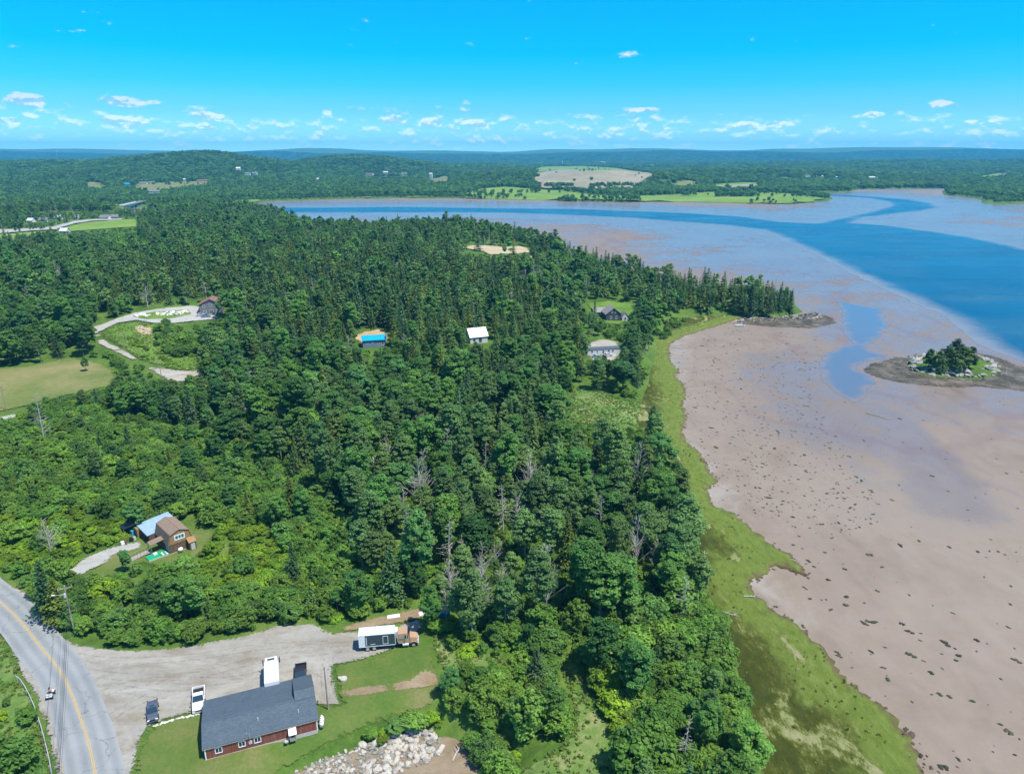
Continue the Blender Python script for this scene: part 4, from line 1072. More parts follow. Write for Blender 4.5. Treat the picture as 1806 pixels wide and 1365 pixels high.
fill([(272, 582), (300, 576), (338, 590), (352, 618), (350, 632), (300, 630), (276, 608)], 90, ['alder_shrub', 'bright_shrub', 'alder_shrub'], .7, 1.25, 201)
fill([(180, 592), (225, 600), (262, 640), (330, 650), (300, 634), (250, 600)], 26, ['bright_shrub'], .4, .8, 202)
fill([(0, 1150), (14, 1190), (30, 1250), (46, 1310), (56, 1362), (10, 1362), (0, 1250)], 6, ['alder_shrub', 'bright_shrub', 'bright_shrub'], .35, .75, 203)
fill([(1150, 600), (1175, 572), (1215, 560), (1200, 575), (1165, 610)], 14, ['alder_shrub'], .6, 1.1, 204)
fill([(640, 1306), (700, 1282), (765, 1262), (778, 1280), (720, 1296), (660, 1314)], 14, ['bright_shrub', 'alder_shrub'], .35, .7, 205)
fill([(828, 1306), (868, 1322), (905, 1380), (905, 1420), (884, 1420), (862, 1352), (828, 1318)], 16, ['alder_shrub'], .7, 1.2, 208)
fill([(770, 1130), (800, 1128), (890, 1160), (880, 1182), (800, 1150)], 10, ['bright_shrub', 'alder_shrub'], .35, .7, 206)
fill([(1085, 1245), (1130, 1250), (1180, 1330), (1185, 1400), (1095, 1400)], 26, ['bright_shrub'], .9, 1.5, 207)
# single plants that the photograph shows clearly: kind, pixel of the foot, height, width factor, colour variant
NAMED = []


def named_tree(kind, px, py, h, label, cat, variant=0, wide=1.0):
    p = Gz(px, py); h0 = PROTO[kind][variant % len(PROTO[kind])][2]
    # clear a little room around it
    global T_ROWS
    T_ROWS = [t for t in T_ROWS if (t[1] - p.x) ** 2 + (t[2] - p.y) ** 2 > (1.1 * RAD[kind] * h / h0 * wide) ** 2 or PROTO[t[0]][0][2] * t[4] < .45 * h]
    NAMED.append((kind, p, h / h0, wide, variant, label, cat))


for a in [('broadleaf_tree', 338, 1092, 9.5, 'big dark round maple beside the gravel lot, below the brown house', 'tree', 4, 1.15),
          ('spruce_tree', 88, 1088, 13, 'tall dark spruce beside the road bend, left of the utility pole', 'tree', 1, 1.1), ('spruce_tree', 108, 1098, 10, 'olive green spruce right behind the roadside utility pole', 'tree', 3, 1.5),
          ('spruce_tree', 692, 1062, 13.5, 'grey-green spruce standing alone behind the box truck', 'tree', 5, 1.05), ('spruce_tree', 551, 1078, 7.5, 'small blue spruce at the lot edge, left of the bright maple', 'tree', 4, .8),
          ('broadleaf_tree', 596, 1082, 6.0, 'small bright maple at the back edge of the gravel lot', 'tree', 2, .95), ('broadleaf_tree', 224, 1008, 5.4, 'round dark tree on the lawn beside the concrete driveway', 'tree', 0, .95),
          ('bright_shrub', 182, 1058, 4.2, 'bright yellow-green bush right of the parked blue car', 'shrub', 2, 1.0), ('dead_tree', 93, 985, 10.5, 'bare grey dead tree standing behind the roadside spruce', 'tree', 1, 1.0),
          ('aspen_tree', 832, 1128, 15, 'slender aspen with pale trunk right of the track end', 'tree', 0, 1.0), ('aspen_tree', 892, 1118, 13, 'second slender aspen, right of the track-end aspen', 'tree', 2, 1.0),
          ('broadleaf_tree', 1062, 1195, 12, 'dark rounded tree casting shade on the grass swale', 'tree', 3, 1.15), ('broadleaf_tree', 1315, 1362, 9, 'rounded tree at the lower end of the marsh edge', 'tree', 1, 1.25),
          ('broadleaf_tree', 1112, 615, 11, 'round tree at the right end of the white mobile home', 'tree', 4, 1.2), ('broadleaf_tree', 1098, 690, 12, 'broad low tree above the wet meadow', 'tree', 0, 1.6), ('spruce_tree', 1048, 572, 13, 'dark pointed spruce left of the grey gabled house', 'tree', 0, .9),
          ('broadleaf_tree', 1138, 590, 15, 'tall dark tree right of the grey gabled house', 'tree', 3, 1.15), ('broadleaf_tree', 895, 580, 15, 'large round dark tree right of the white-roofed house', 'tree', 4, 1.15), ('spruce_tree', 780, 985, 15, 'olive green pointed spruce in the shady grove', 'tree', 3, .95),
          ('spruce_tree', 1000, 1010, 14, 'yellow-green spruce near the shore side of the grove', 'tree', 3, 1.0), ('spruce_tree', 868, 985, 8, 'dark small spruce at the grove edge', 'tree', 4, 1.0), ('dead_tree', 660, 860, 9, 'silvery bare tree in the left side of the poplar grove', 'tree', 2, 1.3), ('dead_tree', 745, 850, 10, 'silvery bare tree beside the rusty shrub', 'tree', 2, 1.1),
          ('broadleaf_tree', 152, 655, 6, 'round tree alone at the upper edge of the hay field', 'tree', 2, 1.0), ('broadleaf_tree', 300, 905, 7, 'rounded tree just behind the brown house', 'tree', 4, 1.2), ('broadleaf_tree', 410, 905, 8, 'rounded pale tree right of the brown house', 'tree', 0, 1.2),
          ('broadleaf_tree', 340, 790, 7.5, 'yellow-green round tree in the scrub', 'tree', 2, 1.0), ('alder_shrub', 445, 1420, 3.4, 'round bush at the picture bottom below the red barn', 'shrub', 3, 1.15), ('alder_shrub', 50, 1275, 2.6, 'dark bush behind the guardrail', 'shrub', 2, .9), ('alder_shrub', 700, 1290, 2.3, 'yellow-flowered bush above the stone revetment', 'shrub', 1, 1.3), ('alder_shrub', 735, 1282, 2.6, 'leafy bush at the upper end of the stone revetment', 'shrub', 4, 1.3),
          ('alder_shrub', 655, 1300, 1.8, 'low bush on the bank below the barn lawn', 'shrub', 0, 1.4)]:
    named_tree(*a)

# the island and the point carry a few wind-shaped spruces that stand clear
for k, (px, py, h, v, lb) in enumerate([(1645, 648, 9, 3, 'leaning thin spruce at the left end of the island'), (1660, 652, 8.5, 1, 'dark spruce in the left part of the island'), (1676, 650, 11, 0, 'tall dark spruce near the middle of the island'), (1690, 647, 12.5, 1, 'tallest spruce on the island'), (1703, 652, 11, 5, 'full spruce right of the tallest one on the island'),
                                        (1716, 650, 10.5, 0, 'dark spruce at the right end of the island'), (1668, 656, 6, 4, 'short spruce at the front of the island'), (1695, 658, 6.5, 2, 'small grey-green spruce in the front row on the island')]):
    named_tree('pine_tree' if k != 6 else 'spruce_tree', px - 8, py, h * .98, lb.replace('spruce', 'pine') if k != 6 else lb, 'tree', v, (1.1, 1.2, 1.3, 1.15, 1.3, 1.15, 1.9, 1.35)[k])
for k, (px, py, h, v, lb) in enumerate([(1303, 556, 19, 1, 'tall dark spruce at the left of the clump on the point'), (1322, 555, 18, 0, 'dense spruce in the middle of the clump on the point'), (1338, 553, 14, 4, 'shorter spruce right of the clump on the point'), (1372, 552, 15.5, 5, 'broad spruce near the tip of the point'), (1393, 550, 13, 2, 'spruce nearest the tip of the point'), (1356, 553, 12, 4, 'small spruce between the two clumps on the point')]):
    named_tree('spruce_tree', px, py, h, lb, 'tree', v, 1.2)

WORDS = dict(spruce_tree=('pointed spruce', 'tree'), broadleaf_tree=('rounded broadleaf tree', 'tree'), aspen_tree=('slender aspen', 'tree'), alder_shrub=('leafy alder bush', 'shrub'), bright_shrub=('bright green bush', 'shrub'), dead_tree=('bare dead tree', 'tree'))
MARKS = [(374, 545, 'the grey hill house'), (661, 605, 'the blue-roofed cabin'), (846, 600, 'the white-roofed house'), (1083, 560, 'the grey shore house'), (1062, 622, 'the white mobile home'), (295, 950, 'the brown gambrel house'), (130, 1090, 'the roadside utility pole'), (690, 1130, 'the tan box truck'), (460, 1250, 'the red barn'), (740, 1320, 'the stone revetment'),
         (1060, 725, 'the wet meadow'), (110, 680, 'the hay field'), (260, 610, 'the brushy slope'), (285, 665, 'the gravel track pole'), (1370, 553, 'the tip of the point'), (875, 440, 'the sand pit'), (1410, 1010, 'the marsh tongue'), (1030, 1250, 'the grass swale'), (780, 985, 'the olive grove spruce'), (600, 800, 'the middle of the wood'), (950, 850, 'the shore grove'), (140, 820, 'the alder scrub'), (340, 790, 'the yellow-green scrub tree'), (1315, 1340, 'the lowest tree at the marsh'), (480, 1050, 'the back edge of the lot')]
MXY = Gv([m_[:2] for m_ in MARKS])
RANK = {}
ORD = ['nearest', 'second', 'third', 'fourth', 'fifth', 'sixth', 'seventh', 'eighth', 'ninth', 'tenth', 'eleventh', 'twelfth']


def which_label(kind, x, y, s):
    """a plant named by the landmark it stands by, on which side, and its place counting away from that landmark"""
    d = np.hypot(MXY[:, 0] - x, MXY[:, 1] - y); i = int(d.argmin()); dx, dy = x - MXY[i, 0], y - MXY[i, 1]
    side = ('right of' if dx > 0 else 'left of') if abs(dx) > abs(dy) else ('behind' if dy > 0 else 'in front of')
    return i, side, float(d[i])


def plant(kind, p, s, rot, variant, label, cat, group=None, wide=1.0):
    cr_, tr_, h0 = PROTO[kind][variant % len(PROTO[kind])]
    o = thing(kind, p, rot, label, cat, group); o.scale = (s * wide, s * wide, s)
    t = link('stem' if 'shrub' in kind else 'trunk', tr_, None, o)
    if cr_ is not None: link('crown', cr_, None, o)
    return o


for kind, p, s, wide, v, label, cat in NAMED:
    q = plant(kind, p, s, rs.uniform(0, 6.28), v, label, cat, None, wide)
order = sorted(T_ROWS, key=lambda t: t[1] ** 2 + t[2] ** 2 + (CAMZ - t[3]) ** 2 - 60 * (PROTO[t[0]][0][2] * t[4]) ** 1.0)
count = {}; rest = {}; chosen = []
for t in order:
    kind, x, y, z, s, rot, v, zone = t; px, py = proj(x, y, z + PROTO[kind][0][2] * s * .5)
    lim = {'dead_tree': 120}.get(kind, 250)
    if -10 < px < 1816 and 200 < py < 1390 and count.get(kind, 0) < lim:
        count[kind] = count.get(kind, 0) + 1
        chosen.append((which_label(kind, x, y, s), t))
    else: rest.setdefault(kind, []).append(t)
for (i, side, d), (kind, x, y, z, s, rot, v, zone) in sorted(chosen, key=lambda c: c[0][2]):
    w, cat = WORDS[kind]; size = 'tall ' if s > 1.12 else 'small ' if s < .72 else ''
    k = RANK[(kind, size, i, side)] = RANK.get((kind, size, i, side), -1) + 1
    if k < 12: lb = '%s%s, %s such %s %s' % (size, w, ORD[k], side, MARKS[i][2])
    else: lb = '%s%s well %s %s' % (size, w, side, MARKS[i][2])
    plant(kind, (x, y, z), s, rot, v, lb, cat, '%s plants around %s' % (w, MARKS[i][2]) if k < 12 else lb, .82 + .45 * ((x * 7.3 + y * 3.1) % 1.0))
for kind, rows in rest.items():
    rows = [t for t in rows if t[2] < 360]; far = [t for t in rest[kind] if t[2] >= 360]
    nm = kind.replace('_tree', '_wood').replace('_shrub', '_thicket')
    for suffix, rw, pr in (('', rows, [([(c, c.materials[0])] if c is not None else []) + [(t_, t_.materials[0])] for c, t_, _ in PROTO[kind]]), ('_beyond', far, None)):
        if not rw: continue
        if pr is None:
            if kind not in LO: pr = [[(t_, t_.materials[0])] for _, t_, _ in PROTO['dead_tree']] if kind == 'dead_tree' else [[(c, m_)] for c, m_, _ in LO['alder_shrub']]
            else: pr = [[(c, m_)] for c, m_, _ in LO[kind]]
        a = np.array([(t[1], t[2], t[3], t[4], t[5]) for t in rw]); ix = np.array([t[6] % len(pr) for t in rw])
        stuff_scatter(nm + suffix, WORDS[kind][0] + ' massed in the woods', pr, a[:, 0], a[:, 1], a[:, 2], a[:, 4], np.column_stack([a[:, 3] * rs.uniform(.82, 1.25, len(a)), a[:, 3] * rs.uniform(.82, 1.25, len(a)), a[:, 3]]), ix)

# far houses: pixel of the foot, width in pixels, roof, wall, depth ratio, label
FARH = [(53, 393, 12, 'tin', 'white', 'low white building at the left end of the far road'), (76, 392, 14, 'greyroof', 'white', 'white house beside the far road junction'), (102, 387.5, 17, 'tin', 'white', 'white house behind the far road junction'), (134, 387.5, 6, 'tin', 'white', 'small white shed by the far road pole'),
        (184, 387, 17, 'greyroof', 'white', 'white house beside the far paddock'), (201, 386.5, 13, 'greyroof', 'greywall', 'grey gabled garage next to the far paddock'), (112, 412, 13, 'tin', 'white', 'pale roofed building half hidden by trees below the far road'),
        (225, 328, 12, 'blueroof', 'greywall', 'blue roofed house on the far hillside'), (252, 326, 13, 'greyroof', 'white', 'white hillside house right of the blue roof'), (266, 325.5, 11, 'greyroof', 'white', 'second white hillside house right of the blue roof'), (272, 341.5, 19, 'greyroof', 'white', 'large white house below the hillside houses'), (357, 322, 18, 'brownroof', 'redwall', 'brown farm building with pale roof on the hillside meadow'), (325, 319, 6, 'tin', 'white', 'tiny white shed on the hillside meadow'),
        (651, 309, 14, 'brownroof', 'white', 'pale house beside the distant pond'), (712, 307.5, 11, 'greyroof', 'white', 'white house right of the distant pond'), (760, 317.5, 5, 'tin', 'white', 'white tower-like building in the small clearing'), (437, 309, 8, 'greyroof', 'white', 'white house in the trees under the left hill'), (449, 308, 8, 'greyroof', 'white', 'second white house in the trees under the left hill'),
        (1172, 319, 9, 'tin', 'white', 'white farm building right of the bare hill'), (1384, 314.5, 15, 'tin', 'white', 'long white building on the right shore'), (1446, 313.5, 15, 'tin', 'white', 'tall white house on the right shore'), (1474, 315, 6, 'blueroof', 'greywall', 'blue roofed house on the right shore'), (1541, 315.5, 17, 'tin', 'white', 'low white building in the right shore woods'),
        (1516, 325, 6, 'greyroof', 'greywall', 'small grey house low in the right shore woods'), (1773, 309, 10, 'greyroof', 'greywall', 'grey house beside the clearing at far right'), (1064, 287, 9, 'tin', 'white', 'white village building far beyond the bare hill'), (1150, 292.5, 8, 'greyroof', 'white', 'white village house right of the bare hill, far off'),
        (680, 306, 8, 'tin', 'white', 'small white house between the two pond houses'), (1130, 294.5, 6, 'tin', 'white', 'tiny white village house left of the far village house'), (1425, 313, 9, 'greyroof', 'white', 'white house left of the tall white house on the right shore'), (300, 306, 7, 'greyroof', 'greywall', 'small grey house high on the left hill'), (420, 300, 7, 'tin', 'white', 'small white house high right on the left hill'), (560, 318, 6, 'tin', 'white', 'tiny white house in the woods above the river bend')]
FARHW = Gv([(a[0], a[1]) for a in FARH])

# the woods across the river
yy = 1180.0; fx = []; fy = []; fs = []
rf = np.random.RandomState(5)
while yy < 9500:
    s = 7.6 * (yy / 1500) ** .95; n = int(2 * .80 * yy / s)
    fx.append(np.linspace(-.80 * yy, .80 * yy, n) + rf.uniform(-.45, .45, n) * s); fy.append(yy + rf.uniform(-.5, .5, n) * s); fs.append(np.full(n, s)); yy += s * .92
fx = np.concatenate(fx); fy = np.concatenate(fy); fs = np.concatenate(fs)
k = sdist(FAR_LAND, fx, fy) > np.where(fy < 1500, 22, 8)
for w in OPEN_FAR: k &= ~inside(w, fx, fy)
fx, fy, fs = fx[k], fy[k], fs[k]; fz = H(fx, fy)
qx, qy = proj(fx, fy, fz)
k = (qx > -160) & (qx < 1970)
hs = np.where(rf.rand(len(fx)) < .5, 1, 1) * rf.uniform(.75, 1.2, len(fx)) * np.where(fy < 2600, 1.0, 1.12)
_, qt = proj(fx, fy, fz + 12 * hs)
for (a, (hx, hy, hzz)) in zip(FARH, FARHW):
    k &= ~((np.abs(qx - a[0]) < a[2] * .62 + 1.5) & (qy > a[1] - 2) & (qt < a[1] - a[2] * .12) & (fy < hy + 9))
for w in OPEN_FAR + [CHANNEL]:      # nothing stands right in front of the far meadows
    P = np.array(w); 
    k &= ~(inside([proj(a, b, hz(a, b)) for a, b in w], qx, qt + 1.0) & inside([proj(a, b, hz(a, b)) for a, b in w], qx, (qt + qy) / 2)) | (rf.rand(len(k)) < .06)
bx = []; rb = np.random.RandomState(8)
for w, nb in ((OPEN_FAR[0], 420), (OPEN_FAR[10], 60), (OPEN_FAR[11], 30), (OPEN_FAR[5], 25)):
    P = np.array(w); c0 = rb.uniform(0, 1, (26, 2)) * (P.max(0) - P.min(0)) + P.min(0)
    for _ in range(nb):
        q = c0[rb.randint(26)] + rb.normal(size=2) * (42, 14)
        if inside(w, q[:1], q[1:])[0]: bx.append(q)
for (a0, b0, a1, b1, nb) in ((1070, 338, 1245, 341, 330), (1262, 345, 1335, 348, 130), (985, 354, 1130, 356, 60), (960, 327, 1010, 331, 90), (1040, 328, 1150, 330, 110)):
    A_ = Gv([(a0 + (a1 - a0) * rb.rand(), b0 + (b1 - b0) * rb.rand()) for _ in range(nb)])
    bx += [tuple(q[:2]) for q in A_]
bx = np.array(bx); bz = H(bx[:, 0], bx[:, 1]) + 1.0; bs = rb.uniform(.45, 1.0, len(bx))
stuff_scatter('far_meadow_bushes', 'bushes and small trees dotted over the meadow across the river', [[(c, m_)] for c, m_, _ in LO['mass']], bx[:, 0], bx[:, 1], bz, rb.uniform(0, 6.28, len(bx)), np.repeat(bs[:, None], 3, 1), rb.randint(0, 3, len(bx)))
mixn = wave(fx, fy, .004, 31) * .35 + wave(fx, fy, .015, 32) * .25 + rf.uniform(-.5, .5, len(fx))
low = (sdist(FAR_LAND, fx, fy) < 60) & (fy < 1900)
hs = np.where(low, hs * .6, hs)
lat = np.clip(fs / 7.4, 1.0, 5.5)
for nm, sel, key, lab in (('far_broadleaf_wood', k & (mixn < .12), 'mass', 'green broadleaf woods covering the hills across the river'), ('far_spruce_wood', k & (mixn >= .12), 'mass_spruce', 'dark spruce woods on the hills across the river')):
    n = int(sel.sum())
    stuff_scatter(nm, lab, [[(c, m_)] for c, m_, _ in LO[key]], fx[sel], fy[sel], fz[sel] - .5, rf.uniform(0, 6.28, n), np.column_stack([lat[sel] * hs[sel]] * 2 + [hs[sel]]), rf.randint(0, 3, n))

TUFT = [as_mesh('tuft', crown_round(190 + i, .55, .55, .0, 7, 9, .15, .4, 0, .1)) for i in range(3)]


def tufts(name, label, pols, n, mat, lo, hi, seed, zoff=.0, zfix=None):
    r = np.random.RandomState(seed); xs = []; ys = []
    ar = [abs(sum(a[0] * b[1] - b[0] * a[1] for a, b in zip(w, w[1:] + w[:1]))) for w in pols]; tot = sum(ar)
    for w, a_ in zip(pols, ar):
        P = np.array(w); m = int(n * a_ / tot * 3.2) + 20; x = r.uniform(P[:, 0].min(), P[:, 0].max(), m); y = r.uniform(P[:, 1].min(), P[:, 1].max(), m)
        k_ = inside(w, x, y) & (wave(x, y, .25, seed) + r.uniform(-.7, .7, m) > -.1); xs.append(x[k_]); ys.append(y[k_])
    x, y = np.concatenate(xs)[:n * 2], np.concatenate(ys)[:n * 2]; z = H(x, y) + zoff if zfix is None else np.full(len(x), zfix); sc = r.uniform(lo, hi, len(x))
    stuff_scatter(name, label, [[(c, mat)] for c in TUFT], x, y, z, r.uniform(0, 6.28, len(x)), np.column_stack([sc, sc, sc * r.uniform(.7, 1.3, len(x))]), r.randint(0, 3, len(x)))


tufts('marsh_grass_tufts', 'tufts of salt marsh grass along the shore', [MARSH], 2600, M['marshtuft'], .25, .6, 41, zfix=.40)
tufts('meadow_grass_tufts', 'tufts of tall grass in the rough meadows', [SWALE, BANKGRASS, MEADOW, VERGE, SLOPE], 6500, M['tuft'], .35, .95, 42)

# ------------------------------------------------------------------ materials for built things
def m_boards(name, c1, c2, c3, width=.2, horiz=False, peel=.5):
    c1, c2, c3 = [tuple(x * .85 for x in c_) for c_ in (c1, c2, c3)]
    m, t = newmat(name); p = t.obj(); s = t.node('ShaderNodeSeparateXYZ', {0: p}).outputs
    u = s[2] if horiz else t.m('ADD', s[0], s[1])
    cell = t.m('FLOOR', t.m('DIVIDE', u, width)); rnd = t.node('ShaderNodeTexWhiteNoise', {'W': cell}, noise_dimensions='1D').outputs[0]
    gap = t.rng(t.m('ABSOLUTE', t.m('SUBTRACT', t.m('FRACT', t.m('DIVIDE', u, width)), .5)), .42, .5, 0, 1)
    n = t.noise(t.stretch(p, (1.2, 1.2, .5) if not horiz else (.4, .4, 2)), 1.1, 6, .7)
    c = t.mix(rnd, c1, c2); c = t.mix(t.rng(n, peel, peel + .16, 0, .8, True), c, c3)
    c = t.mix(t.m('MULTIPLY', gap, .6), c, (.03, .025, .02))
    t.out(t.bsdf(c, .8, t.bump(t.m('SUBTRACT', n, gap), .5, .03), spec=.25)); return m


def m_shingle(name, c1, c2, rowh=.14):
    c1, c2 = [tuple(x * .82 for x in c_) for c_ in (c1, c2)]
    m, t = newmat(name); p = t.obj()
    b = t.node('ShaderNodeTexBrick', {'Vector': t.stretch(p, (1, 1, 1)), 'Color1': (0, 0, 0, 1), 'Color2': (1, 1, 1, 1), 'Mortar': (.5, .5, .5, 1), 'Scale': 1.0, 'Mortar Size': .012, 'Brick Width': .34, 'Row Height': rowh})
    n = t.noise(p, .9, 6, .7); n2 = t.noise(t.stretch(p, (.35, 2.2, 1)), .8, 4)
    k = t.m('ADD', t.m('MULTIPLY', t.node('ShaderNodeSeparateColor', {0: b.outputs[0]}).outputs[0], .35), t.m('ADD', t.m('MULTIPLY', n, .4), t.m('MULTIPLY', n2, .25)))
    t.out(t.bsdf(ramp(t, k, [(.25, c1), (.75, c2)]), .8, t.bump(b.outputs['Fac'], .4, .02), spec=.3)); return m


def m_metal_roof(name, c):
    m, t = newmat(name); p = t.obj(); s = t.node('ShaderNodeSeparateXYZ', {0: p}).outputs
    rib = t.rng(t.m('ABSOLUTE', t.m('SUBTRACT', t.m('FRACT', t.m('DIVIDE', s[0], .42)), .5)), .40, .5, 0, 1)
    n = t.noise(t.stretch(p, (1, .3, .3)), 1.2, 4, .6); k = t.rng(n, .3, .7, .85, 1.1)
    t.out(t.bsdf(t.mix(1.0, c, grey(t, k), 'MULTIPLY'), .38, t.bump(rib, .5, .03), spec=.5)); return m


def m_glass(name='window_glass', c=(.02, .04, .06)):
    m, t = newmat(name); t.out(t.bsdf(c, .06, spec=.6)); return m


def m_car(name, c, metal=.0):
    m, t = newmat(name); n = t.noise(t.obj(), 1.5, 3); k = t.rng(n, .3, .7, .94, 1.04)
    t.out(t.bsdf(t.mix(1.0, c, grey(t, k), 'MULTIPLY'), .32, None, metal, .5, **{'Coat Weight': .5, 'Coat Roughness': .08})); return m


M.update(
    barnred=m_boards('red_barn_boards', (.23, .072, .050), (.29, .095, .066), (.26, .20, .165), .2, peel=.53), slate=m_shingle('blue_grey_shingles', (.060, .090, .120), (.105, .145, .185)),
    brownshingle=m_shingle('brown_shingles', (.22, .155, .11), (.34, .255, .19)), tanshingle=m_shingle('tan_cedar_shingles', (.27, .155, .065), (.42, .27, .135), .18), brownboard=m_boards('brown_board_siding', (.13, .085, .05), (.17, .115, .07), (.22, .16, .10), .2),
    bluemetal=m_metal_roof('pale_blue_metal_roof', (.29, .42, .56)), cyanmetal=m_metal_roof('bright_blue_metal_roof', (.0, .34, .66)), whitemetal=m_metal_roof('white_metal_roof', (.68, .70, .74)), redroof=m_shingle('red_brown_shingles', (.20, .10, .085), (.33, .19, .16)),
    greyboard=m_boards('grey_clapboard', (.20, .205, .21), (.25, .25, .255), (.28, .275, .27), .15, True), darkclap=m_boards('dark_blue_grey_clapboard', (.055, .075, .095), (.08, .10, .12), (.12, .13, .14), .15, True), whiteclap=m_boards('white_siding', (.66, .67, .68), (.72, .73, .74), (.6, .6, .58), .2, True, .6),
    blueclap=m_boards('faded_blue_clapboard', (.16, .25, .34), (.20, .29, .38), (.3, .34, .36), .15, True), greyshingle=m_shingle('weathered_grey_shingles', (.23, .22, .23), (.36, .34, .35)),
    whitetrim=plain('white_trim', (.72, .73, .74), .5), glass=m_glass(), tealglass=m_glass('green_tinted_glass', (.02, .14, .13)), dark=plain('dark_opening', (.02, .02, .022), .8), concrete=plain('concrete', (.42, .41, .39), .85, bump=.4), deckgreen=plain('green_carpet', (.0, .30, .14), .9), wood=barkmat('silvered_wood', (.22, .20, .17), (.40, .37, .33)),
    polewood=barkmat('weathered_pole_wood', (.20, .17, .14), (.36, .32, .28)), galv=plain('galvanised_steel', (.52, .55, .58), .45, .25), whitepaint=plain('white_tank_paint', (.75, .76, .77), .35), wire=plain('black_wire', (.03, .03, .03), .6), tarpblue=plain('blue_tarp', (.03, .30, .60), .5), black=plain('black_plastic', (.015, .015, .018), .5), rubber=plain('tyre_rubber', (.018, .018, .019), .85), rim=plain('wheel_rim', (.55, .56, .58), .3, .6),
    carwhite=m_car('white_car_paint', (.74, .75, .77)), cargrey=m_car('dark_blue_grey_car_paint', (.10, .12, .155), .3), carblack=m_car('black_car_paint', (.022, .023, .026)), carblue=m_car('light_blue_car_paint', (.20, .34, .52), .2), tan=m_car('tan_truck_paint', (.42, .27, .17)), boxside=plain('dark_slate_panel', (.045, .065, .08), .5), boxroof=plain('pale_blue_truck_roof', (.52, .62, .70), .5), stripe=plain('blue_stripe', (.02, .22, .34), .4), lamp=plain('headlight_lens', (.7, .72, .74), .1), redlamp=plain('tail_lamp_lens', (.4, .02, .02), .2),
    skin=plain('skin', (.50, .29, .20), .6), shirt=plain('pale_pink_shirt', (.62, .45, .45), .8), jeans=plain('dark_trousers', (.05, .06, .09), .85), hair=plain('dark_helmet', (.015, .015, .018), .3), teal=plain('teal_steel_paint', (.10, .30, .32), .5), roofgrey=m_shingle('grey_far_roof', (.16, .165, .17), (.26, .265, .27)), tin=m_metal_roof('pale_tin_roof', (.62, .64, .66)), barnfar=plain('brown_red_wall', (.26, .12, .09), .8))


# ------------------------------------------------------------------ building helpers
def window(parent, c, u, n, w, h, name='window', frame=None, pane=None, mull=1, depth=.05):
    """window on a wall: centre c, wall direction u, outward normal n; frame is the part, pane its sub-part"""
    c = Vector(c); u = Vector(u).normalized(); n = Vector(n).normalized(); v = Vector((0, 0, 1))
    v = (v - n * v.dot(n)).normalized()
    def bar(mb, x0, x1, z0, z1, d0, d1):
        P = [c + u * a + v * b + n * d for d in (d0, d1) for a, b in ((x0, z0), (x1, z0), (x1, z1), (x0, z1))]
        mb.add(P, [(3, 2, 1, 0), (4, 5, 6, 7), (0, 1, 5, 4), (1, 2, 6, 5), (2, 3, 7, 6), (3, 0, 4, 7)])
    t = max(.07, w * .13); mb = MB()
    bar(mb, -w / 2 - t, -w / 2, -h / 2 - t, h / 2 + t, 0, depth); bar(mb, w / 2, w / 2 + t, -h / 2 - t, h / 2 + t, 0, depth)
    bar(mb, -w / 2, w / 2, h / 2, h / 2 + t, 0, depth); bar(mb, -w / 2, w / 2, -h / 2 - t, -h / 2, 0, depth + .03)
    for i in range(1, mull + 1): q = -w / 2 + w * i / (mull + 1); bar(mb, q - t * .3, q + t * .3, -h / 2, h / 2, .005, depth * .8)
    f = mb.build(name, frame or M['whitetrim'], parent)
    g = MB(); bar(g, -w / 2, w / 2, -h / 2, h / 2, -.02, .012); g.build('pane', pane or M['glass'], f)
    return f


def gable(name, loc, rz, w, d, hw, hr, wall, roof, label, wins=(), over=.35, ridge='x', trim=None, cat='house', sub_roof=None, base=.0):
    """gabled house: w along x, d along y, walls hw high, ridge hr higher"""
    o = thing(name, loc, rz, label, cat)
    if ridge == 'x': prof = [(0, -base - .3), (d, -base - .3), (d, hw), (d / 2, hw + hr), (0, hw)]; MB().prism(prof, 0, w, 'x').build('wall', wall, o)
    else: prof = [(0, -base - .3), (w, -base - .3), (w, hw), (w / 2, hw + hr), (0, hw)]; MB().prism(prof, 0, d, 'y').build('wall', wall, o)
    s = (d if ridge == 'x' else w) / 2; k = hr / s; e = over; lo = hw - k * e
    for side in (0, 1):
        a = -e if side == 0 else 2 * s + e
        if ridge == 'x': q = [(-e, a, lo), (w + e, a, lo), (w + e, s, hw + hr), (-e, s, hw + hr)]
        else: q = [(a, d + e, lo), (a, -e, lo), (s, -e, hw + hr), (s, d + e, hw + hr)]
        if side == 1: q = [q[1], q[0], q[3], q[2]]
        q = [Vector(p) + Vector((0, 0, .03)) for p in q]
        MB().slab(*q, .10).build('roof', roof, o)
    for (face, a, z, ww, hh, *x) in wins:
        pos, u, n = {'front': ((a, 0, z), (1, 0, 0), (0, -1, 0)), 'back': ((a, d, z), (-1, 0, 0), (0, 1, 0)), 'left': ((0, a, z), (0, -1, 0), (-1, 0, 0)), 'right': ((w, a, z), (0, 1, 0), (1, 0, 0))}[face]
        window(o, pos, u, n, ww, hh, x[0] if x else 'window', trim)
    return o


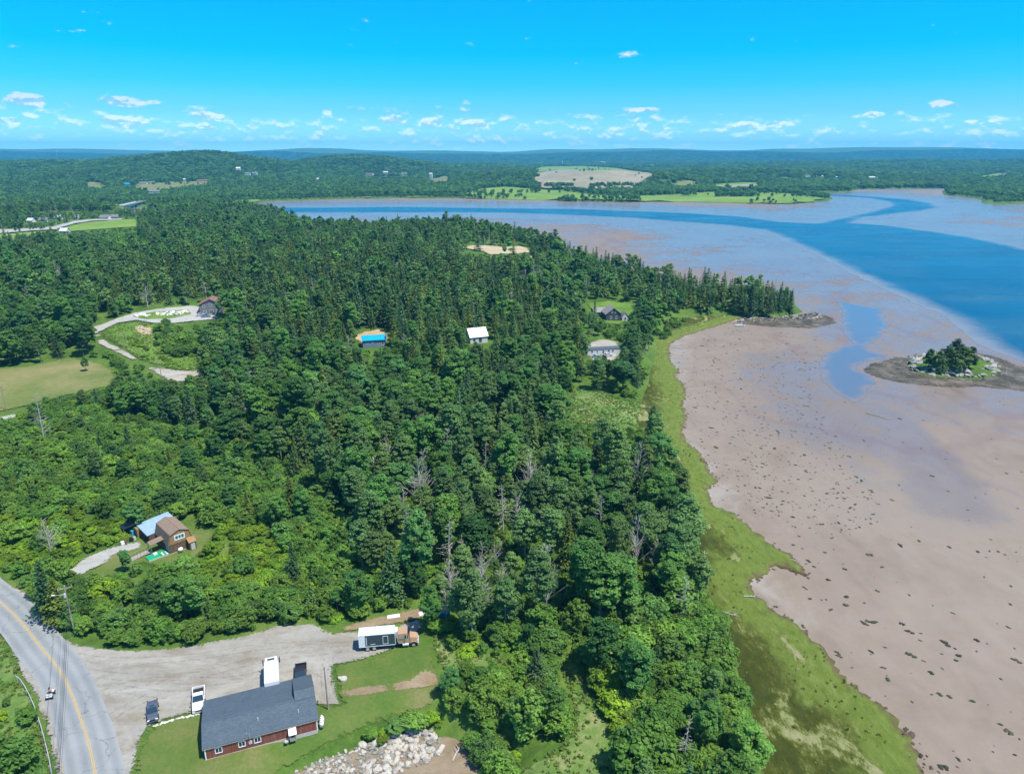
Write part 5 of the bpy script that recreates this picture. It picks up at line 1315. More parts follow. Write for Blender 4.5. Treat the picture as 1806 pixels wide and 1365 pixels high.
# ------------------------------------------------------------------ the red barn
bl = Vector((*G0(364, 1340, 4.0), 4.0)); br = Vector((*G0(560, 1287, 4.0), 4.0)); bang = math.atan2(br.y - bl.y, br.x - bl.x); BL = (br - bl).length
B = thing('barn', bl, bang, 'long low red barn with blue-grey shingle roof beside the gravel lot', 'barn')
RD, RH, FE, BE, BD = 3.7, 3.6, 2.25, 2.45, 10.0
MB().prism([(0, -.4), (BD, -.4), (BD, BE), (RD, RH - .05), (0, FE)], 0, BL, 'x').build('wall', M['barnred'], B)
MB().box(-.03, BL + .03, -.035, BD + .03, -.6, .10).build('foundation', M['concrete'], B)
sf = (RH - FE) / RD; sb_ = (RH - BE) / (BD - RD); XD = BL - 2.75
MB().slab((-.35, -.18, FE - .18 * sf + .02), (BL + .35, -.18, FE - .18 * sf + .02), (BL + .35, RD, RH + .02), (-.35, RD, RH + .02), .12).build('roof', M['slate'], B)
MB().slab((XD, BD + .4, BE - .4 * sb_ + .02), (-.35, BD + .4, BE - .4 * sb_ + .02), (-.35, RD, RH + .02), (XD, RD, RH + .02), .12).build('roof', M['slate'], B)
dr = MB(); PK = (RD + 1.3, RH + .78)
dr.prism([(RD - .02, RH - .2), (PK[0], PK[1] - .1), (BD, BE + .05), (BD, BE - .3), (RD, RH - .4)], XD, BL, 'x'); drm = dr.build('dormer', M['barnred'], B)
MB().slab((XD - .12, RD - .2, RH + .04), (BL + .35, RD - .2, RH + .04), (BL + .35, PK[0], PK[1]), (XD - .12, PK[0], PK[1]), .12).build('dormer_roof', M['slate'], drm)
MB().slab((BL + .35, BD + .45, BE + .02), (XD - .12, BD + .45, BE + .02), (XD - .12, PK[0], PK[1]), (BL + .35, PK[0], PK[1]), .12).build('dormer_roof', M['slate'], drm)
MB().slab((-.3, RD - .14, RH + .10), (XD - .15, RD - .14, RH + .10), (XD - .15, RD + .14, RH + .14), (-.3, RD + .14, RH + .14), .05).build('ridge_cap', M['slate'], B)
for x in (0, BL): MB().box(x - .09, x + .09, -.06, .10, .0, FE - .05).build('corner_board', M['whitetrim'], B)
MB().box(-.30, BL + .30, -.22, -.185, FE - .20, FE - .06).build('fascia', M['wood'], B)
for x in (1.9, 5.25, 7.55): window(B, (x, 0, 1.25), (1, 0, 0), (0, -1, 0), .85, .85, mull=1)
MB().box(6.25, 6.75, -.16, -.02, .9, 1.45).build('electric_meter', M['galv'], B)
MB().tube((6.5, -.2, 1.3), (6.5, -.55, 3.4), .03, n=6).build('service_mast', M['galv'], B)
hd = MB().box(12.25, 13.25, -.95, -.03, .0, 1.25).build('lean_to', M['wood'], B)
MB().slab((12.15, -1.1, 1.28), (13.35, -1.1, 1.28), (13.35, -.02, 1.85), (12.15, -.02, 1.85), .06).build('hatch_roof', M['whitetrim'], hd)
MB().box(12.45, 13.05, -.99, -.955, .75, 1.15).build('opening', M['dark'], hd)
MB().box(11.45, 12.0, -1.0, -.5, .0, .22).build('step', M['concrete'], B)
MB().box(11.35, 11.43, -.04, -.005, .9, 2.1).build('batten', M['dark'], B)
for x, y in ((7.9, 2.0), (14.0, 1.6)):
    z = FE + sf * y; MB().tube((x, y, z), (x, y, z + .75), .055, n=8).build('vent_pipe', M['whitetrim'], B)
MB().tube((6.1, .3, FE + .1), (6.1, .3, FE + .7), .025, n=6).build('antenna', M['galv'], B)
for i, (x, y, r_, h_) in enumerate(((BL + .75, .55, .36, 1.25), (BL + .9, 1.35, .36, 1.25))):
    t = thing('propane_tank', bl + Matrix.Rotation(bang, 3, 'Z') @ Vector((x, y, 0)), bang, ('white upright gas tank at the barn end, nearer one', 'white upright gas tank at the barn end, farther one')[i], 'gas tank', 'white gas tanks at the barn end')
    mb = MB().tube((0, 0, .05), (0, 0, h_ - .2), r_, n=16).tube((0, 0, h_ - .2), (0, 0, h_), r_, r_ * .55, n=16); mb.build('tank', M['whitepaint'], t, True)
    MB().tube((0, 0, h_), (0, 0, h_ + .18), .13, n=10).build('valve_cap', M['whitepaint'], t); MB().tube((0, 0, 0), (0, 0, .06), r_ * .8, n=12).build('foot_ring', M['galv'], t)


# ------------------------------------------------------------------ vehicles
def wheel(parent, x, y, r, w, name='wheel'):
    s = 1 if y > 0 else -1
    t = MB().tube((x, y - s * w, r), (x, y, r), r, n=18).build(name, M['rubber'], parent, False)
    MB().tube((x, y, r), (x, y + s * .015, r), r * .62, n=14).build('rim', M['rim'], t); return t


def car(name, loc, rz, paint, label, style='sedan', cat='car', dark_bed=True):
    o = thing(name, loc, rz, label, cat)
    if style == 'pickup':
        L, W_, = 5.7, 1.98; x0 = -L / 2
        body = [(x0 + 2.2, .42), (x0 + 2.2, 1.08), (1.15, 1.12), (2.35, 1.05), (2.72, .95), (2.82, .7), (2.80, .40)]
        MB().prism(body, -W_ / 2, W_ / 2, inset=[0, .03, .05, .08, .12, .06, .04]).build('body', paint, o, bevel=.02)
        b = MB(); b.box(x0, x0 + 2.15, -W_ / 2, W_ / 2, .45, .62); b.box(x0, x0 + 2.15, -W_ / 2, -W_ / 2 + .12, .62, 1.1); b.box(x0, x0 + 2.15, W_ / 2 - .12, W_ / 2, .62, 1.1); b.box(x0, x0 + .1, -W_ / 2 + .12, W_ / 2 - .12, .62, 1.08)
        bd = b.build('cargo_bed', paint, o)
        MB().box(x0 + .11, x0 + 2.14, -W_ / 2 + .125, W_ / 2 - .125, .63, .70).build('bed_liner', M['black'], bd)
        gl = [(x0 + 2.25, 1.09), (x0 + 2.4, 1.70), (.30, 1.72), (1.18, 1.11)]; top = (x0 + 2.36, .34, 1.705, 1.755); axles = (-1.75, 1.80); wr = .39
    else:
        L, W_ = 4.75, 1.82; x0 = -L / 2
        body = [(-2.30, .32), (-2.37, .62), (-2.25, .90), (-1.55, .97), (1.02, .95), (1.9, .83), (2.28, .66), (2.37, .45), (2.30, .26)]
        MB().prism(body, -W_ / 2, W_ / 2, inset=[.10, .06, .20, .07, .05, .14, .30, .26, .2]).build('body', paint, o, bevel=.04)
        gl = [(-1.82, .96), (-1.10, 1.40), (.10, 1.42), (1.05, .955)]; top = (-1.12, .12, 1.405, 1.445); axles = (-1.42, 1.45); wr = .33
    ins = [.10, .22, .22, .10]
    MB().prism(gl, -W_ / 2, W_ / 2, inset=ins).build('cabin_glass', M['glass'], o)
    MB().box(top[0], top[1], -W_ / 2 + .20, W_ / 2 - .20, top[2], top[3], (.04, .04)).build('roof', paint, o)
    if style == 'sedan': MB().box(-.35, .02, -.36, .36, 1.446, 1.452).build('sunroof', M['glass'], o)
    pl = MB()
    for s in (-1, 1):
        y = s * (W_ / 2 - .15)
        for k in (0, 2):
            a = gl[0] if k == 0 else gl[3]; b_ = gl[1] if k == 0 else gl[2]
            pl.path([(a[0], s * (W_ / 2 - .08), a[1]), (b_[0], s * (W_ / 2 - .21), b_[1])], .035, 4)
    pl.build('pillar', paint, o)
    for s in (-1, 1):
        for ax in axles: wheel(o, ax, s * (W_ / 2 + .01), wr, .22)
        MB().box(gl[3][0] - .25, gl[3][0] - .05, s * (W_ / 2 + .0) if s > 0 else -W_ / 2 - .2, W_ / 2 + .2 if s > 0 else -W_ / 2, 1.0, 1.16).build('mirror', paint if style == 'sedan' else M['black'], o)
        MB().box(L / 2 - .14, L / 2 + .0, s * .62 - .2, s * .62 + .2, .62 if style == 'sedan' else .78, .74 if style == 'sedan' else .95).build('headlight', M['lamp'], o)
        MB().box(-L / 2 - .015, -L / 2 + .05, s * .72 - .12, s * .72 + .12, .72, .92).build('tail_light', M['redlamp'], o)
    MB().box(L / 2 - .06, L / 2 + .03, -.45, .45, .5, .72).build('grille', M['black'], o)
    MB().box(L / 2 - .05, L / 2 + .08, -W_ / 2 + .08, W_ / 2 - .08, .28, .46).build('bumper', M['galv'] if style == 'pickup' else paint, o)
    return o


def at(px, py): p = Gz(px, py); p.z += .09; return p


LZ = 4.05
def lot(px, py): x, y = G0(px, py, LZ); return Vector((x, y, LZ))


car('sedan', lot(270, 1258), R(-64), M['cargrey'], 'dark blue-grey sedan parked alone on the gravel lot', 'sedan')
car('pickup_truck', lot(351, 1238), R(-68), M['carwhite'], 'white pickup truck with open bed parked at the left barn corner', 'pickup', 'pickup truck')
car('pickup_truck', lot(531, 1196), R(-75), M['carblack'], 'black pickup truck parked behind the barn', 'pickup', 'pickup truck')
car('parked_car', Gz(152, 1040) + Vector((0, 0, .05)), R(-75), M['carblue'], 'light blue car parked in the bushes below the brown house', 'sedan')


def box_truck(name, loc, rz, label, long_nose=True):
    o = thing(name, loc, rz, label, 'truck')
    W_ = 2.5; hw = W_ / 2
    if long_nose:   # x forward; rear at 0
        MB().box(.1, 9.9, -.45, .45, .62, .92).build('chassis', M['black'], o)
        bx = MB().box(0, 6.6, -hw, hw, .98, 3.45).build('cargo_box', M['boxside'], o, bevel=.03)
        MB().box(-.02, 6.62, -hw - .02, hw + .02, 3.452, 3.53).build('box_roof', M['boxroof'], bx)
        MB().box(.0, 1.15, -hw - .025, -hw - .003, 1.0, 3.40).build('rear_panel', M['whitepaint'], bx)
        MB().box(1.3, 1.5, -hw - .03, -hw - .004, 1.3, 3.1).build('side_ladder', M['galv'], bx)
        MB().box(.02, 6.58, -hw - .03, -hw - .004, .98, 1.10).build('side_rail', M['whitepaint'], bx)
        dm = MB()
        for a, b_, c_, d_ in ((4.4, 4.48, 1.35, 3.1), (5.32, 5.4, 1.35, 3.1), (4.48, 5.32, 3.02, 3.1), (4.48, 5.32, 1.35, 1.43)): dm.box(a, b_, -hw - .03, -hw - .004, c_, d_)
        dm.build('side_door', M['whitepaint'], bx)
        MB().box(2.1, 3.0, -hw - .02, -hw - .003, 1.42, 1.55).build('stripe', M['boxroof'], bx)
        MB().box(6.66, 7.15, -.75, .75, 2.3, 3.45).build('refrigeration_unit', M['whitepaint'], o, bevel=.04)
        MB().box(6.62, 6.78, -hw, hw, 1.0, 3.2).build('front_frame', M['galv'], o)
        cab = MB().prism([(7.2, .95), (7.2, 3.05), (8.95, 3.10), (9.30, 2.2), (9.35, .95)], -1.12, 1.12, inset=[0, .08, .10, .03, 0]).build('cab', M['tan'], o, bevel=.04)
        MB().prism([(8.98, 3.02), (9.31, 2.25), (9.36, 2.25), (9.03, 3.02)], -.98, .98).build('windshield', M['glass'], cab)
        for s in (-1, 1):
            MB().box(8.45, 9.0, s * 1.125 - .02, s * 1.125 + .02, 2.1, 2.75).build('side_window', M['glass'], cab)
            MB().box(7.4, 8.3, s * 1.125 - .015, s * 1.125 + .015, 1.85, 2.05).build('stripe', M['stripe'], cab)
            MB().path([(8.75, s * 1.15, 3.0), (8.8, s * 1.5, 2.9)], .03, 5).box(8.75, 8.85, s * 1.5 - .1, s * 1.5 + .1, 2.2, 2.9).build('mirror', M['galv'], cab)
            MB().tube((8.0, s * 1.05, .72), (9.15, s * 1.05, .72), .30, n=14).build('fuel_tank', M['galv'], o)
            MB().path([(9.5, s * 1.16, .95), (9.75, s * 1.18, 1.28), (10.3, s * 1.18, 1.30), (10.7, s * 1.14, 1.0)], .12, 6).build('fender', M['tan'], o)
            MB().box(10.75, 10.86, s * .85 - .14, s * .85 + .14, 1.15, 1.35).build('headlight', M['lamp'], o)
            for x in (1.55, 2.75): wheel(o, x, s * hw * .98, .50, .5)
            wheel(o, 10.02, s * 1.16, .50, .32)
        hood = MB().prism([(9.36, .95), (9.36, 2.12), (10.55, 1.86), (10.78, 1.70), (10.80, .95)], -1.02, 1.02, inset=[0, .12, .2, .22, .1]).build('hood', M['tan'], o, bevel=.03)
        MB().box(10.80, 10.85, -.5, .5, 1.0, 1.65).build('grille', M['galv'], hood)
        MB().box(10.80, 11.0, -1.15, 1.15, .55, .88).build('bumper', M['galv'], o)
        MB().tube((7.1, -.95, 1.2), (7.1, -.95, 3.7), .07, n=8).build('exhaust_stack', M['galv'], o)
    else:
        MB().box(.1, 7.6, -.4, .4, .5, .8).build('chassis', M['black'], o)
        bx = MB().box(0, 5.6, -1.2, 1.2, .85, 3.15).build('cargo_box', M['carwhite'], o, bevel=.04)
        MB().box(.0, 5.6, -1.18, 1.18, 3.152, 3.20).build('box_roof', M['boxroof'], bx)
        cab = MB().prism([(5.65, .6), (5.65, 3.10), (6.95, 3.02), (7.35, 1.85), (8.1, 1.6), (8.2, .6)], -1.08, 1.08, inset=[0, .06, .08, .05, .1, .06]).build('cab', M['carwhite'], o, bevel=.05)
        MB().box(6.0, 6.45, -.62, .62, 3.055, 3.13).build('roof_window', M['glass'], cab)
        MB().prism([(6.98, 2.95), (7.34, 1.92), (7.40, 1.92), (7.04, 2.95)], -.92, .92).build('windshield', M['glass'], cab)
        for s in (-1, 1):
            MB().box(6.55, 6.65, s * 1.38 - .09, s * 1.38 + .09, 1.75, 2.95).path([(6.6, s * 1.05, 2.2), (6.6, s * 1.38, 2.3)], .03, 5).build('mirror', M['black'], cab)
            MB().box(5.9, 6.6, s * 1.07 - .02, s * 1.07 + .02, 1.75, 2.35).build('side_window', M['glass'], cab)
            for x in (1.5, 6.9): wheel(o, x, s * 1.12, .42, .3)
            MB().box(8.15, 8.22, s * .75 - .15, s * .75 + .15, 1.0, 1.2).build('headlight', M['lamp'], o)
        MB().box(8.15, 8.3, -1.0, 1.0, .45, .7).build('bumper', M['galv'], o)
    return o


ta = G0(633, 1150, LZ); tb = G0(733, 1141, LZ); tang = math.atan2(tb[1] - ta[1], tb[0] - ta[0])
box_truck('box_truck', (ta[0] - .6 * math.sin(tang) * -1 * -1, ta[1] + 1.25, LZ), tang, 'tan-cabbed box truck with dark slate box and pale roof')
p_ = Vector((*G0(474, 1221, LZ), LZ)); box_truck('box_truck', (p_.x + 1.2, p_.y - 1.2, LZ), R(109), 'white box truck with pale blue roof behind the barn', False)

# quad bike with its rider, on the road
q = lot(90, 1228); Q = thing('quad_bike', q, R(-72), 'small white quad bike driving on the road', 'quad bike')
MB().box(-.75, .75, -.28, .28, .38, .62).build('frame', M['black'], Q, bevel=.03)
MB().prism([(.25, .62), (.35, .92), (.8, .86), (.98, .68), (.95, .55)], -.5, .5, inset=[.05, .1, .1, .06, .05]).build('front_fender', M['carwhite'], Q, bevel=.03)
MB().prism([(-.9, .62), (-.85, .8), (-.35, .82), (-.3, .62)], -.5, .5, inset=[.05, .08, .08, .05]).build('rear_fender', M['carwhite'], Q, bevel=.03)
MB().box(-.62, .16, -.17, .17, .80, .93).build('seat', M['black'], Q, bevel=.03)
MB().path([(.30, -.42, 1.12), (.34, 0, 1.06), (.30, .42, 1.12)], .025, 6).build('handlebar', M['black'], Q)
MB().box(.45, .95, -.42, .42, .93, .97).build('front_rack', M['galv'], Q)
for s in (-1, 1):
    for x in (-.62, .66): wheel(Q, x, s * .58, .30, .28)
    MB().box(.96, 1.0, s * .3 - .08, s * .3 + .08, .62, .74).build('headlight', M['lamp'], Q)


def skinned(name, verts, edges, radii, mat, parent=None, root=0, **props):
    me = bpy.data.meshes.new(name); me.from_pydata(verts, edges, []); me.update(); o = link(name, me, mat, parent, **props)
    m1 = o.modifiers.new('skin', 'SKIN'); sv = me.skin_vertices[0].data
    for i, r_ in enumerate(radii): sv[i].radius = (r_, r_) if not isinstance(r_, tuple) else r_; sv[i].use_root = (i == root)
    m2 = o.modifiers.new('sub', 'SUBSURF'); m2.levels = 1; m2.render_levels = 2; m1.use_smooth_shade = True
    return o


# x forward; seated astride, hands on the bar, knees bent, feet on the rests
pv = [(-.22, 0, .98), (-.20, 0, 1.18), (-.14, 0, 1.40), (-.10, 0, 1.50), (-.08, 0, 1.58), (-.05, 0, 1.70),
      (-.14, -.19, 1.42), (.02, -.28, 1.22), (.26, -.36, 1.14), (-.14, .19, 1.42), (.02, .28, 1.22), (.26, .36, 1.14),
      (-.20, -.13, .96), (.18, -.26, .92), (.12, -.27, .55), (.26, -.27, .47), (-.20, .13, .96), (.18, .26, .92), (.12, .27, .55), (.26, .27, .47)]
pe = [(0, 1), (1, 2), (2, 3), (3, 4), (4, 5), (2, 6), (6, 7), (7, 8), (2, 9), (9, 10), (10, 11), (0, 12), (12, 13), (13, 14), (14, 15), (0, 16), (16, 17), (17, 18), (18, 19)]
pr = [(.15, .12), (.14, .11), (.15, .11), .07, .055, .10, .06, .045, .035, .06, .045, .035, .085, .07, .05, .04, .085, .07, .05, .04]
RI = thing('person', q, R(-72), 'rider in a pale pink shirt and dark helmet seated on the quad bike', 'person')
skinned('body', pv, pe, pr, M['skin'], RI)
MB().blob((-.06, 0, 1.72), (.15, .135, .15), 3, 3, .02).build('helmet', M['hair'], RI, True)
MB().prism([(-.33, .95), (-.30, 1.45), (-.02, 1.46), (-.06, .98)], -.23, .23, inset=[.03, .05, .05, .03]).build('shirt', M['shirt'], RI, bevel=.05)
tr = MB()
for s in (-1, 1): tr.path([(-.21, s * .13, .97), (.19, s * .26, .93), (.12, s * .27, .60)], [.105, .09, .07], 8)
tr.build('trousers', M['jeans'], RI)

# ------------------------------------------------------------------ poles, wires, guardrail
def pole(px, py, h, label, arm=None, lamp=False, lean=0.0, transformer=False, r_=.15):
    p = Gz(px, py); o = thing('utility_pole', p, 0, label, 'utility pole')
    MB().tube((0, 0, -.6), (lean, 0, h), r_, r_ * .68, n=10).build('post', M['polewood'], o)
    if arm is not None:
        c, s = math.cos(arm), math.sin(arm)
        a = MB(); a.slab((-1.25 * c - .06 * s + lean, -1.25 * s + .06 * c, h - .45), (1.25 * c - .06 * s + lean, 1.25 * s + .06 * c, h - .45), (1.25 * c + .06 * s + lean, 1.25 * s - .06 * c, h - .45), (-1.25 * c + .06 * s + lean, -1.25 * s - .06 * c, h - .45), .12)
        ar = a.build('crossarm', M['wood'], o)
        for k in (-1.15, 0, 1.15):
            MB().tube((k * c + lean, k * s, h - .3 if k else h), (k * c + lean, k * s, h - .1 if k else h + .2), .06, .04, n=8).build('insulator', M['whitepaint'], ar)
    if transformer: MB().tube((lean + .0, -.36, h - 2.2), (lean, -.36, h - 1.4), .22, n=12).build('transformer', M['galv'], o)
    if lamp:
        l = MB().path([(lean * .8, 0, h - 2.0), (-1.2, -.25, h - 1.75), (-1.9, -.4, h - 1.75)], .035, 6).build('lamp_arm', M['galv'], o)
        MB().box(-2.5, -1.9, -.52, -.3, h - 1.83, h - 1.70).build('lamp_head', M['whitepaint'], l)
    return o, p


P1, p1 = pole(132, 1117, 10.6, 'tall utility pole with crossarm and street lamp at the lot corner', R(28), True, 0, True)
P2, p2 = pole(579, 1251, 8.6, 'bare wooden pole standing right of the barn', None)
pole(220, 619, 8.5, 'pale pole on the brushy slope below the hill driveway', R(10), False, -.3)
pole(287, 679, 9.5, 'pole beside the gravel track below the slope', R(15))
pole(11, 723, 9.0, 'pole at the left edge by the hay field lane', R(20))
pole(134, 390, 11, 'pole beside the far road', R(15), r_=.2)
pole(6, 403, 11, 'pole at the left end of the far road', R(15), r_=.2)
c28, s28 = math.cos(R(28)), math.sin(R(28))
for i, k in enumerate((-1.15, 0, 1.15)):
    a = Vector((p1.x + k * c28, p1.y + k * s28, p1.z + 10.5 + (.3 if k == 0 else 0))); b = Vector((-45 + k * .8, 44 + k * .5, 14.4)); pts = []
    for j in range(17): u = j / 16; w = a.lerp(b, u); w.z -= 4 * u * (1 - u) * 1.3; pts.append(w)
    setp(MB().path(pts, .018, 4).build('power_line', M['wire']), ('overhead wire over the road, left of three', 'overhead wire over the road, middle of three', 'overhead wire over the road, right of three')[i], 'wire', 'overhead wires across the road')
for i, (h_, dx) in enumerate(((7.6, .0), (7.1, .25))):
    a = Vector((p1.x + dx, p1.y, p1.z + h_)); b = Vector((-45 + dx, 44, 4 + h_)); pts = []
    for j in range(17): u = j / 16; w = a.lerp(b, u); w.z -= 4 * u * (1 - u) * 1.0; pts.append(w)
    setp(MB().path(pts, .028, 4).build('communication_cable', M['wire']), ('upper thick cable below the overhead wires', 'lower thick cable below the overhead wires')[i], 'cable', 'cables below the overhead wires')

GR = thing('guardrail', Gz(31, 1200), 0, 'galvanised steel guardrail curving along the road shoulder', 'guardrail'); g0 = GR.location.copy()
gp = resample(px_poly([(29, 1197), (37, 1203), (46, 1216), (58, 1240), (68, 1266), (77, 1296), (85, 1328), (91, 1356), (97, 1400), (100, 1440)]), 1.2)
rail = MB()
for i in range(len(gp) - 1):
    a = Vector((*gp[i], 4.0)) - g0; b = Vector((*gp[i + 1], 4.0)) - g0; a.z = b.z = 0
    rail.slab(a + Vector((0, 0, .48)), b + Vector((0, 0, .48)), b + Vector((0, 0, .80)), a + Vector((0, 0, .80)), .09)
rail.build('rail', M['galv'], GR)
for i in range(1, len(gp), 2):
    a = Vector((*gp[i], 0)) - g0; d = Vector((*(gp[i] - gp[i - 1]), 0)).normalized(); n = Vector((-d.y, d.x, 0)); n = n if n.x < 0 else -n; a.z = 0
    MB().box(a.x + n.x * .22 - .08, a.x + n.x * .22 + .08, a.y + n.y * .22 - .08, a.y + n.y * .22 + .08, -.5, .80).build('post', M['wood'], GR)

# ------------------------------------------------------------------ brown gambrel house
HZ = hz(-79, 146); GH = thing('gambrel_house', (-78.93, 143.81, HZ), R(45), 'brown shingled gambrel house with pale blue metal annex roof', 'house')
gw, gd = 5.2, 8.0
MB().prism([(0, -.4), (gw, -.4), (gw, 2.45), (gw - .55, 4.75), (gw / 2, 5.5), (.55, 4.75), (0, 2.45)], 0, gd, 'y').build('wall', M['brownboard'], GH)
MB().prism([(-.02, 2.35), (gw + .02, 2.35), (gw - .52, 4.70), (gw / 2, 5.42), (.52, 4.70)], -.06, -.005, 'y').build('gable_shingles', M['tanshingle'], GH)
for s in (0, 1):
    fx_ = (lambda x: x) if s == 0 else (lambda x: gw - x)
    q1 = [(fx_(-.15), gd + .2, 2.25), (fx_(-.15), -.2, 2.25), (fx_(.52), -.2, 4.80), (fx_(.52), gd + .2, 4.80)]; q2 = [(fx_(.50), gd + .25, 4.78), (fx_(.50), -.25, 4.78), (fx_(gw / 2), -.25, 5.58), (fx_(gw / 2), gd + .25, 5.58)]
    for qq in (q1, q2):
        if s: qq = [qq[1], qq[0], qq[3], qq[2]]
        MB().slab(*qq, .1).build('roof', M['brownshingle'], GH)
window(GH, (2.55, -.06, 3.75), (1, 0, 0), (0, -1, 0), 1.9, .85, mull=2, pane=M['tealglass'])
window(GH, (0, 1.2, 1.35), (0, -1, 0), (-1, 0, 0), 1.5, 1.0, mull=1, pane=M['tealglass'])
en = MB().box(4.0, 5.5, -1.5, -.01, -.3, 1.95).build('entry_porch', M['brownboard'], GH)
MB().slab((3.85, -1.65, 2.0), (5.65, -1.65, 2.0), (5.65, -.02, 2.75), (3.85, -.02, 2.75), .08).build('porch_roof', M['tanshingle'], en)
MB().box(4.3, 5.2, -1.54, -1.505, .1, 1.75).build('door', M['galv'], en)
MB().box(-.03, gw + .03, -.03, gd, -.4, .2).build('foundation', M['concrete'], GH)
an = MB().prism([(-1.6, -.4), (5.3, -.4), (5.3, 2.95), (-1.6, 2.3)], gd + .02, 15.2, 'y').build('annex', M['brownboard'], GH)
MB().slab((-2.0, 15.6, 2.35), (-2.0, gd + .05, 2.35), (5.6, gd + .05, 3.06), (5.6, 15.6, 3.06), .09).build('annex_roof', M['bluemetal'], an)
MB().box(-1.66, -1.61, 9.0, 11.2, 0, 2.0).build('garage_door', M['dark'], an)
MB().box(-2.6, -1.62, 13.6, 15.2, -.3, 2.1).build('side_wall', M['tanshingle'], an)
cp = MB().slab((-3.1, 4.8, 2.55), (-3.1, 2.6, 2.55), (-.05, 2.6, 2.95), (-.05, 4.8, 2.95), .08).build('door_canopy', M['brownshingle'], GH)
for yy_ in (2.7, 4.7): MB().tube((-3.0, yy_, 0), (-3.0, yy_, 2.55), .05, n=6).build('post', M['wood'], cp)
dk = MB().box(-4.6, -.1, .2, 2.7, -.3, .32).build('deck', M['deckgreen'], GH)
for i in range(4): MB().box(-1.9 + i * .42, -1.62 + i * .42, .25, 1.7, .33, .46 - .0 * i).build('deck_step', M['whitetrim'] if i % 2 else M['deckgreen'], dk)
MB().box(-4.65, -.1, .12, .19, -.3, .36).build('deck_edge', M['concrete'], dk)
rp = MB().slab((-7.4, 4.9, .02), (-7.4, 3.3, .02), (-3.1, 3.3, .5), (-3.1, 4.9, .5), .08).build('ramp', M['wood'], GH)
for s in (3.3, 4.9):
    r2 = MB().path([(-7.4, s, 1.0), (-3.1, s, 1.5)], .04, 5)
    for i in range(7): x = -7.4 + 4.3 * i / 6; r2.path([(x, s, .05), (x, s, 1.0 + .5 * i / 6)], .035, 4)
    r2.build('railing', M['wood'], rp)
RZ45 = Matrix.Rotation(R(45), 3, 'Z'); gh0 = Vector((-78.93, 143.81, HZ))
def ghp(x, y, z=0): return gh0 + RZ45 @ Vector((x, y, z))
t = thing('fuel_tank', ghp(2.1, -.75), R(45), 'white upright fuel tank against the gable of the brown house', 'fuel tank'); MB().box(-.5, .5, -.35, .25, .25, 1.35).build('tank', M['whitepaint'], t, True, bevel=.15)
for x in (-.35, .35): MB().tube((x, -.05, 0), (x, -.05, .3), .03, n=6).build('leg', M['galv'], t)
t = thing('garden_shed', ghp(-3.2, 17.2), R(45), 'dark canopy shelter behind the blue annex roof', 'shelter'); MB().slab((-1.6, 1.3, 2.0), (-1.6, -1.3, 2.0), (1.6, -1.3, 2.4), (1.6, 1.3, 2.4), .06).build('canopy', M['black'], t)
for x in (-1.5, 1.5):
    for y in (-1.2, 1.2): MB().tube((x, y, -.2), (x, y, 2.05 if x < 0 else 2.38), .04, n=6).build('post', M['galv'], t)
junk = [('blue tarp-wrapped bundle under the canopy shelter', M['tarpblue'], (-2.7, 16.2), (.6, .5, .9)), ('white appliance beside the driveway end', M['whitepaint'], (-6.3, 12.6), (.4, .35, .8)), ('brown crate beside the driveway end', M['brownboard'], (-5.6, 13.0), (.45, .4, .6)), ('black bin beside the annex corner', M['black'], (-4.3, 12.8), (.35, .35, .9)), ('grey drum beside the annex corner', M['galv'], (-3.5, 12.9), (.3, .3, .8)),
        ('white box on the green deck', M['whitepaint'], (-2.6, 2.0), (.45, .3, .35))]
for lb, mt, (x, y), (a, b, c_) in junk:
    pz = .33 if 'deck' in lb else 0; t = thing('yard_item', ghp(x, y, pz), R(45 + 20 * a), lb, 'yard item'); MB().box(-a, a, -b, b, 0, c_, (.06, .05)).build('body', mt, t, bevel=.03); MB().box(-a * .9, a * .9, -b * .9, b * .9, c_ + .003, c_ + .06).build('lid', mt, t)
rr_ = np.random.RandomState(9)
for i in range(16):
    x, y = -1.5 + i * .42, 16.3 + rr_.uniform(-.3, .5) + .12 * i; a = rr_.uniform(.18, .4); t = thing('scrap_piece', ghp(x, y), rr_.uniform(0, 3), 'pale scrap lying in the heap along the annex back wall', 'scrap', 'scrap heap behind the annex'); MB().blob((0, 0, a * .5), (a, a * .8, a * .6), i, 1, .4).build('chunk', [M['whitepaint'], M['wood'], M['galv'], M['black']][i % 4], t)

# ------------------------------------------------------------------ other houses
p = Gz(374, 554); rz = R(17)
gable('hill_house', p + Vector((-5.7, -1.5, 0)), R(15), 11.2, 10.5, 5.2, 2.7, M['greyboard'], M['redroof'], 'grey two-storey house with red-brown roof at the hill driveway',
      [('front', 2.3, 4.3, 1.0, 1.1), ('front', 8.9, 4.3, 1.0, 1.1), ('front', 5.0, 4.4, .55, 1.5), ('front', 5.7, 4.4, .55, 1.7), ('front', 6.4, 4.4, .55, 1.5), ('front', 2.6, 1.5, 1.2, .9), ('front', 8.8, 1.5, 1.1, 1.0), ('front', 5.3, 1.2, .9, 2.1, 'door'), ('front', 6.3, 1.2, .9, 2.1, 'door')], .5, 'y', M['whitetrim'])
for i, (dx, dy, mt, lb) in enumerate(((-4.2, -4.5, 'carwhite', 'small white car parked at the grey hill house, left one'), (-1.0, -5.6, 'carblue', 'pale car parked at the grey hill house, right one'))):
    car('parked_car', (p.x + dx, p.y + dy, hz(p.x + dx, p.y + dy) + .22), R(20), M[mt], lb)
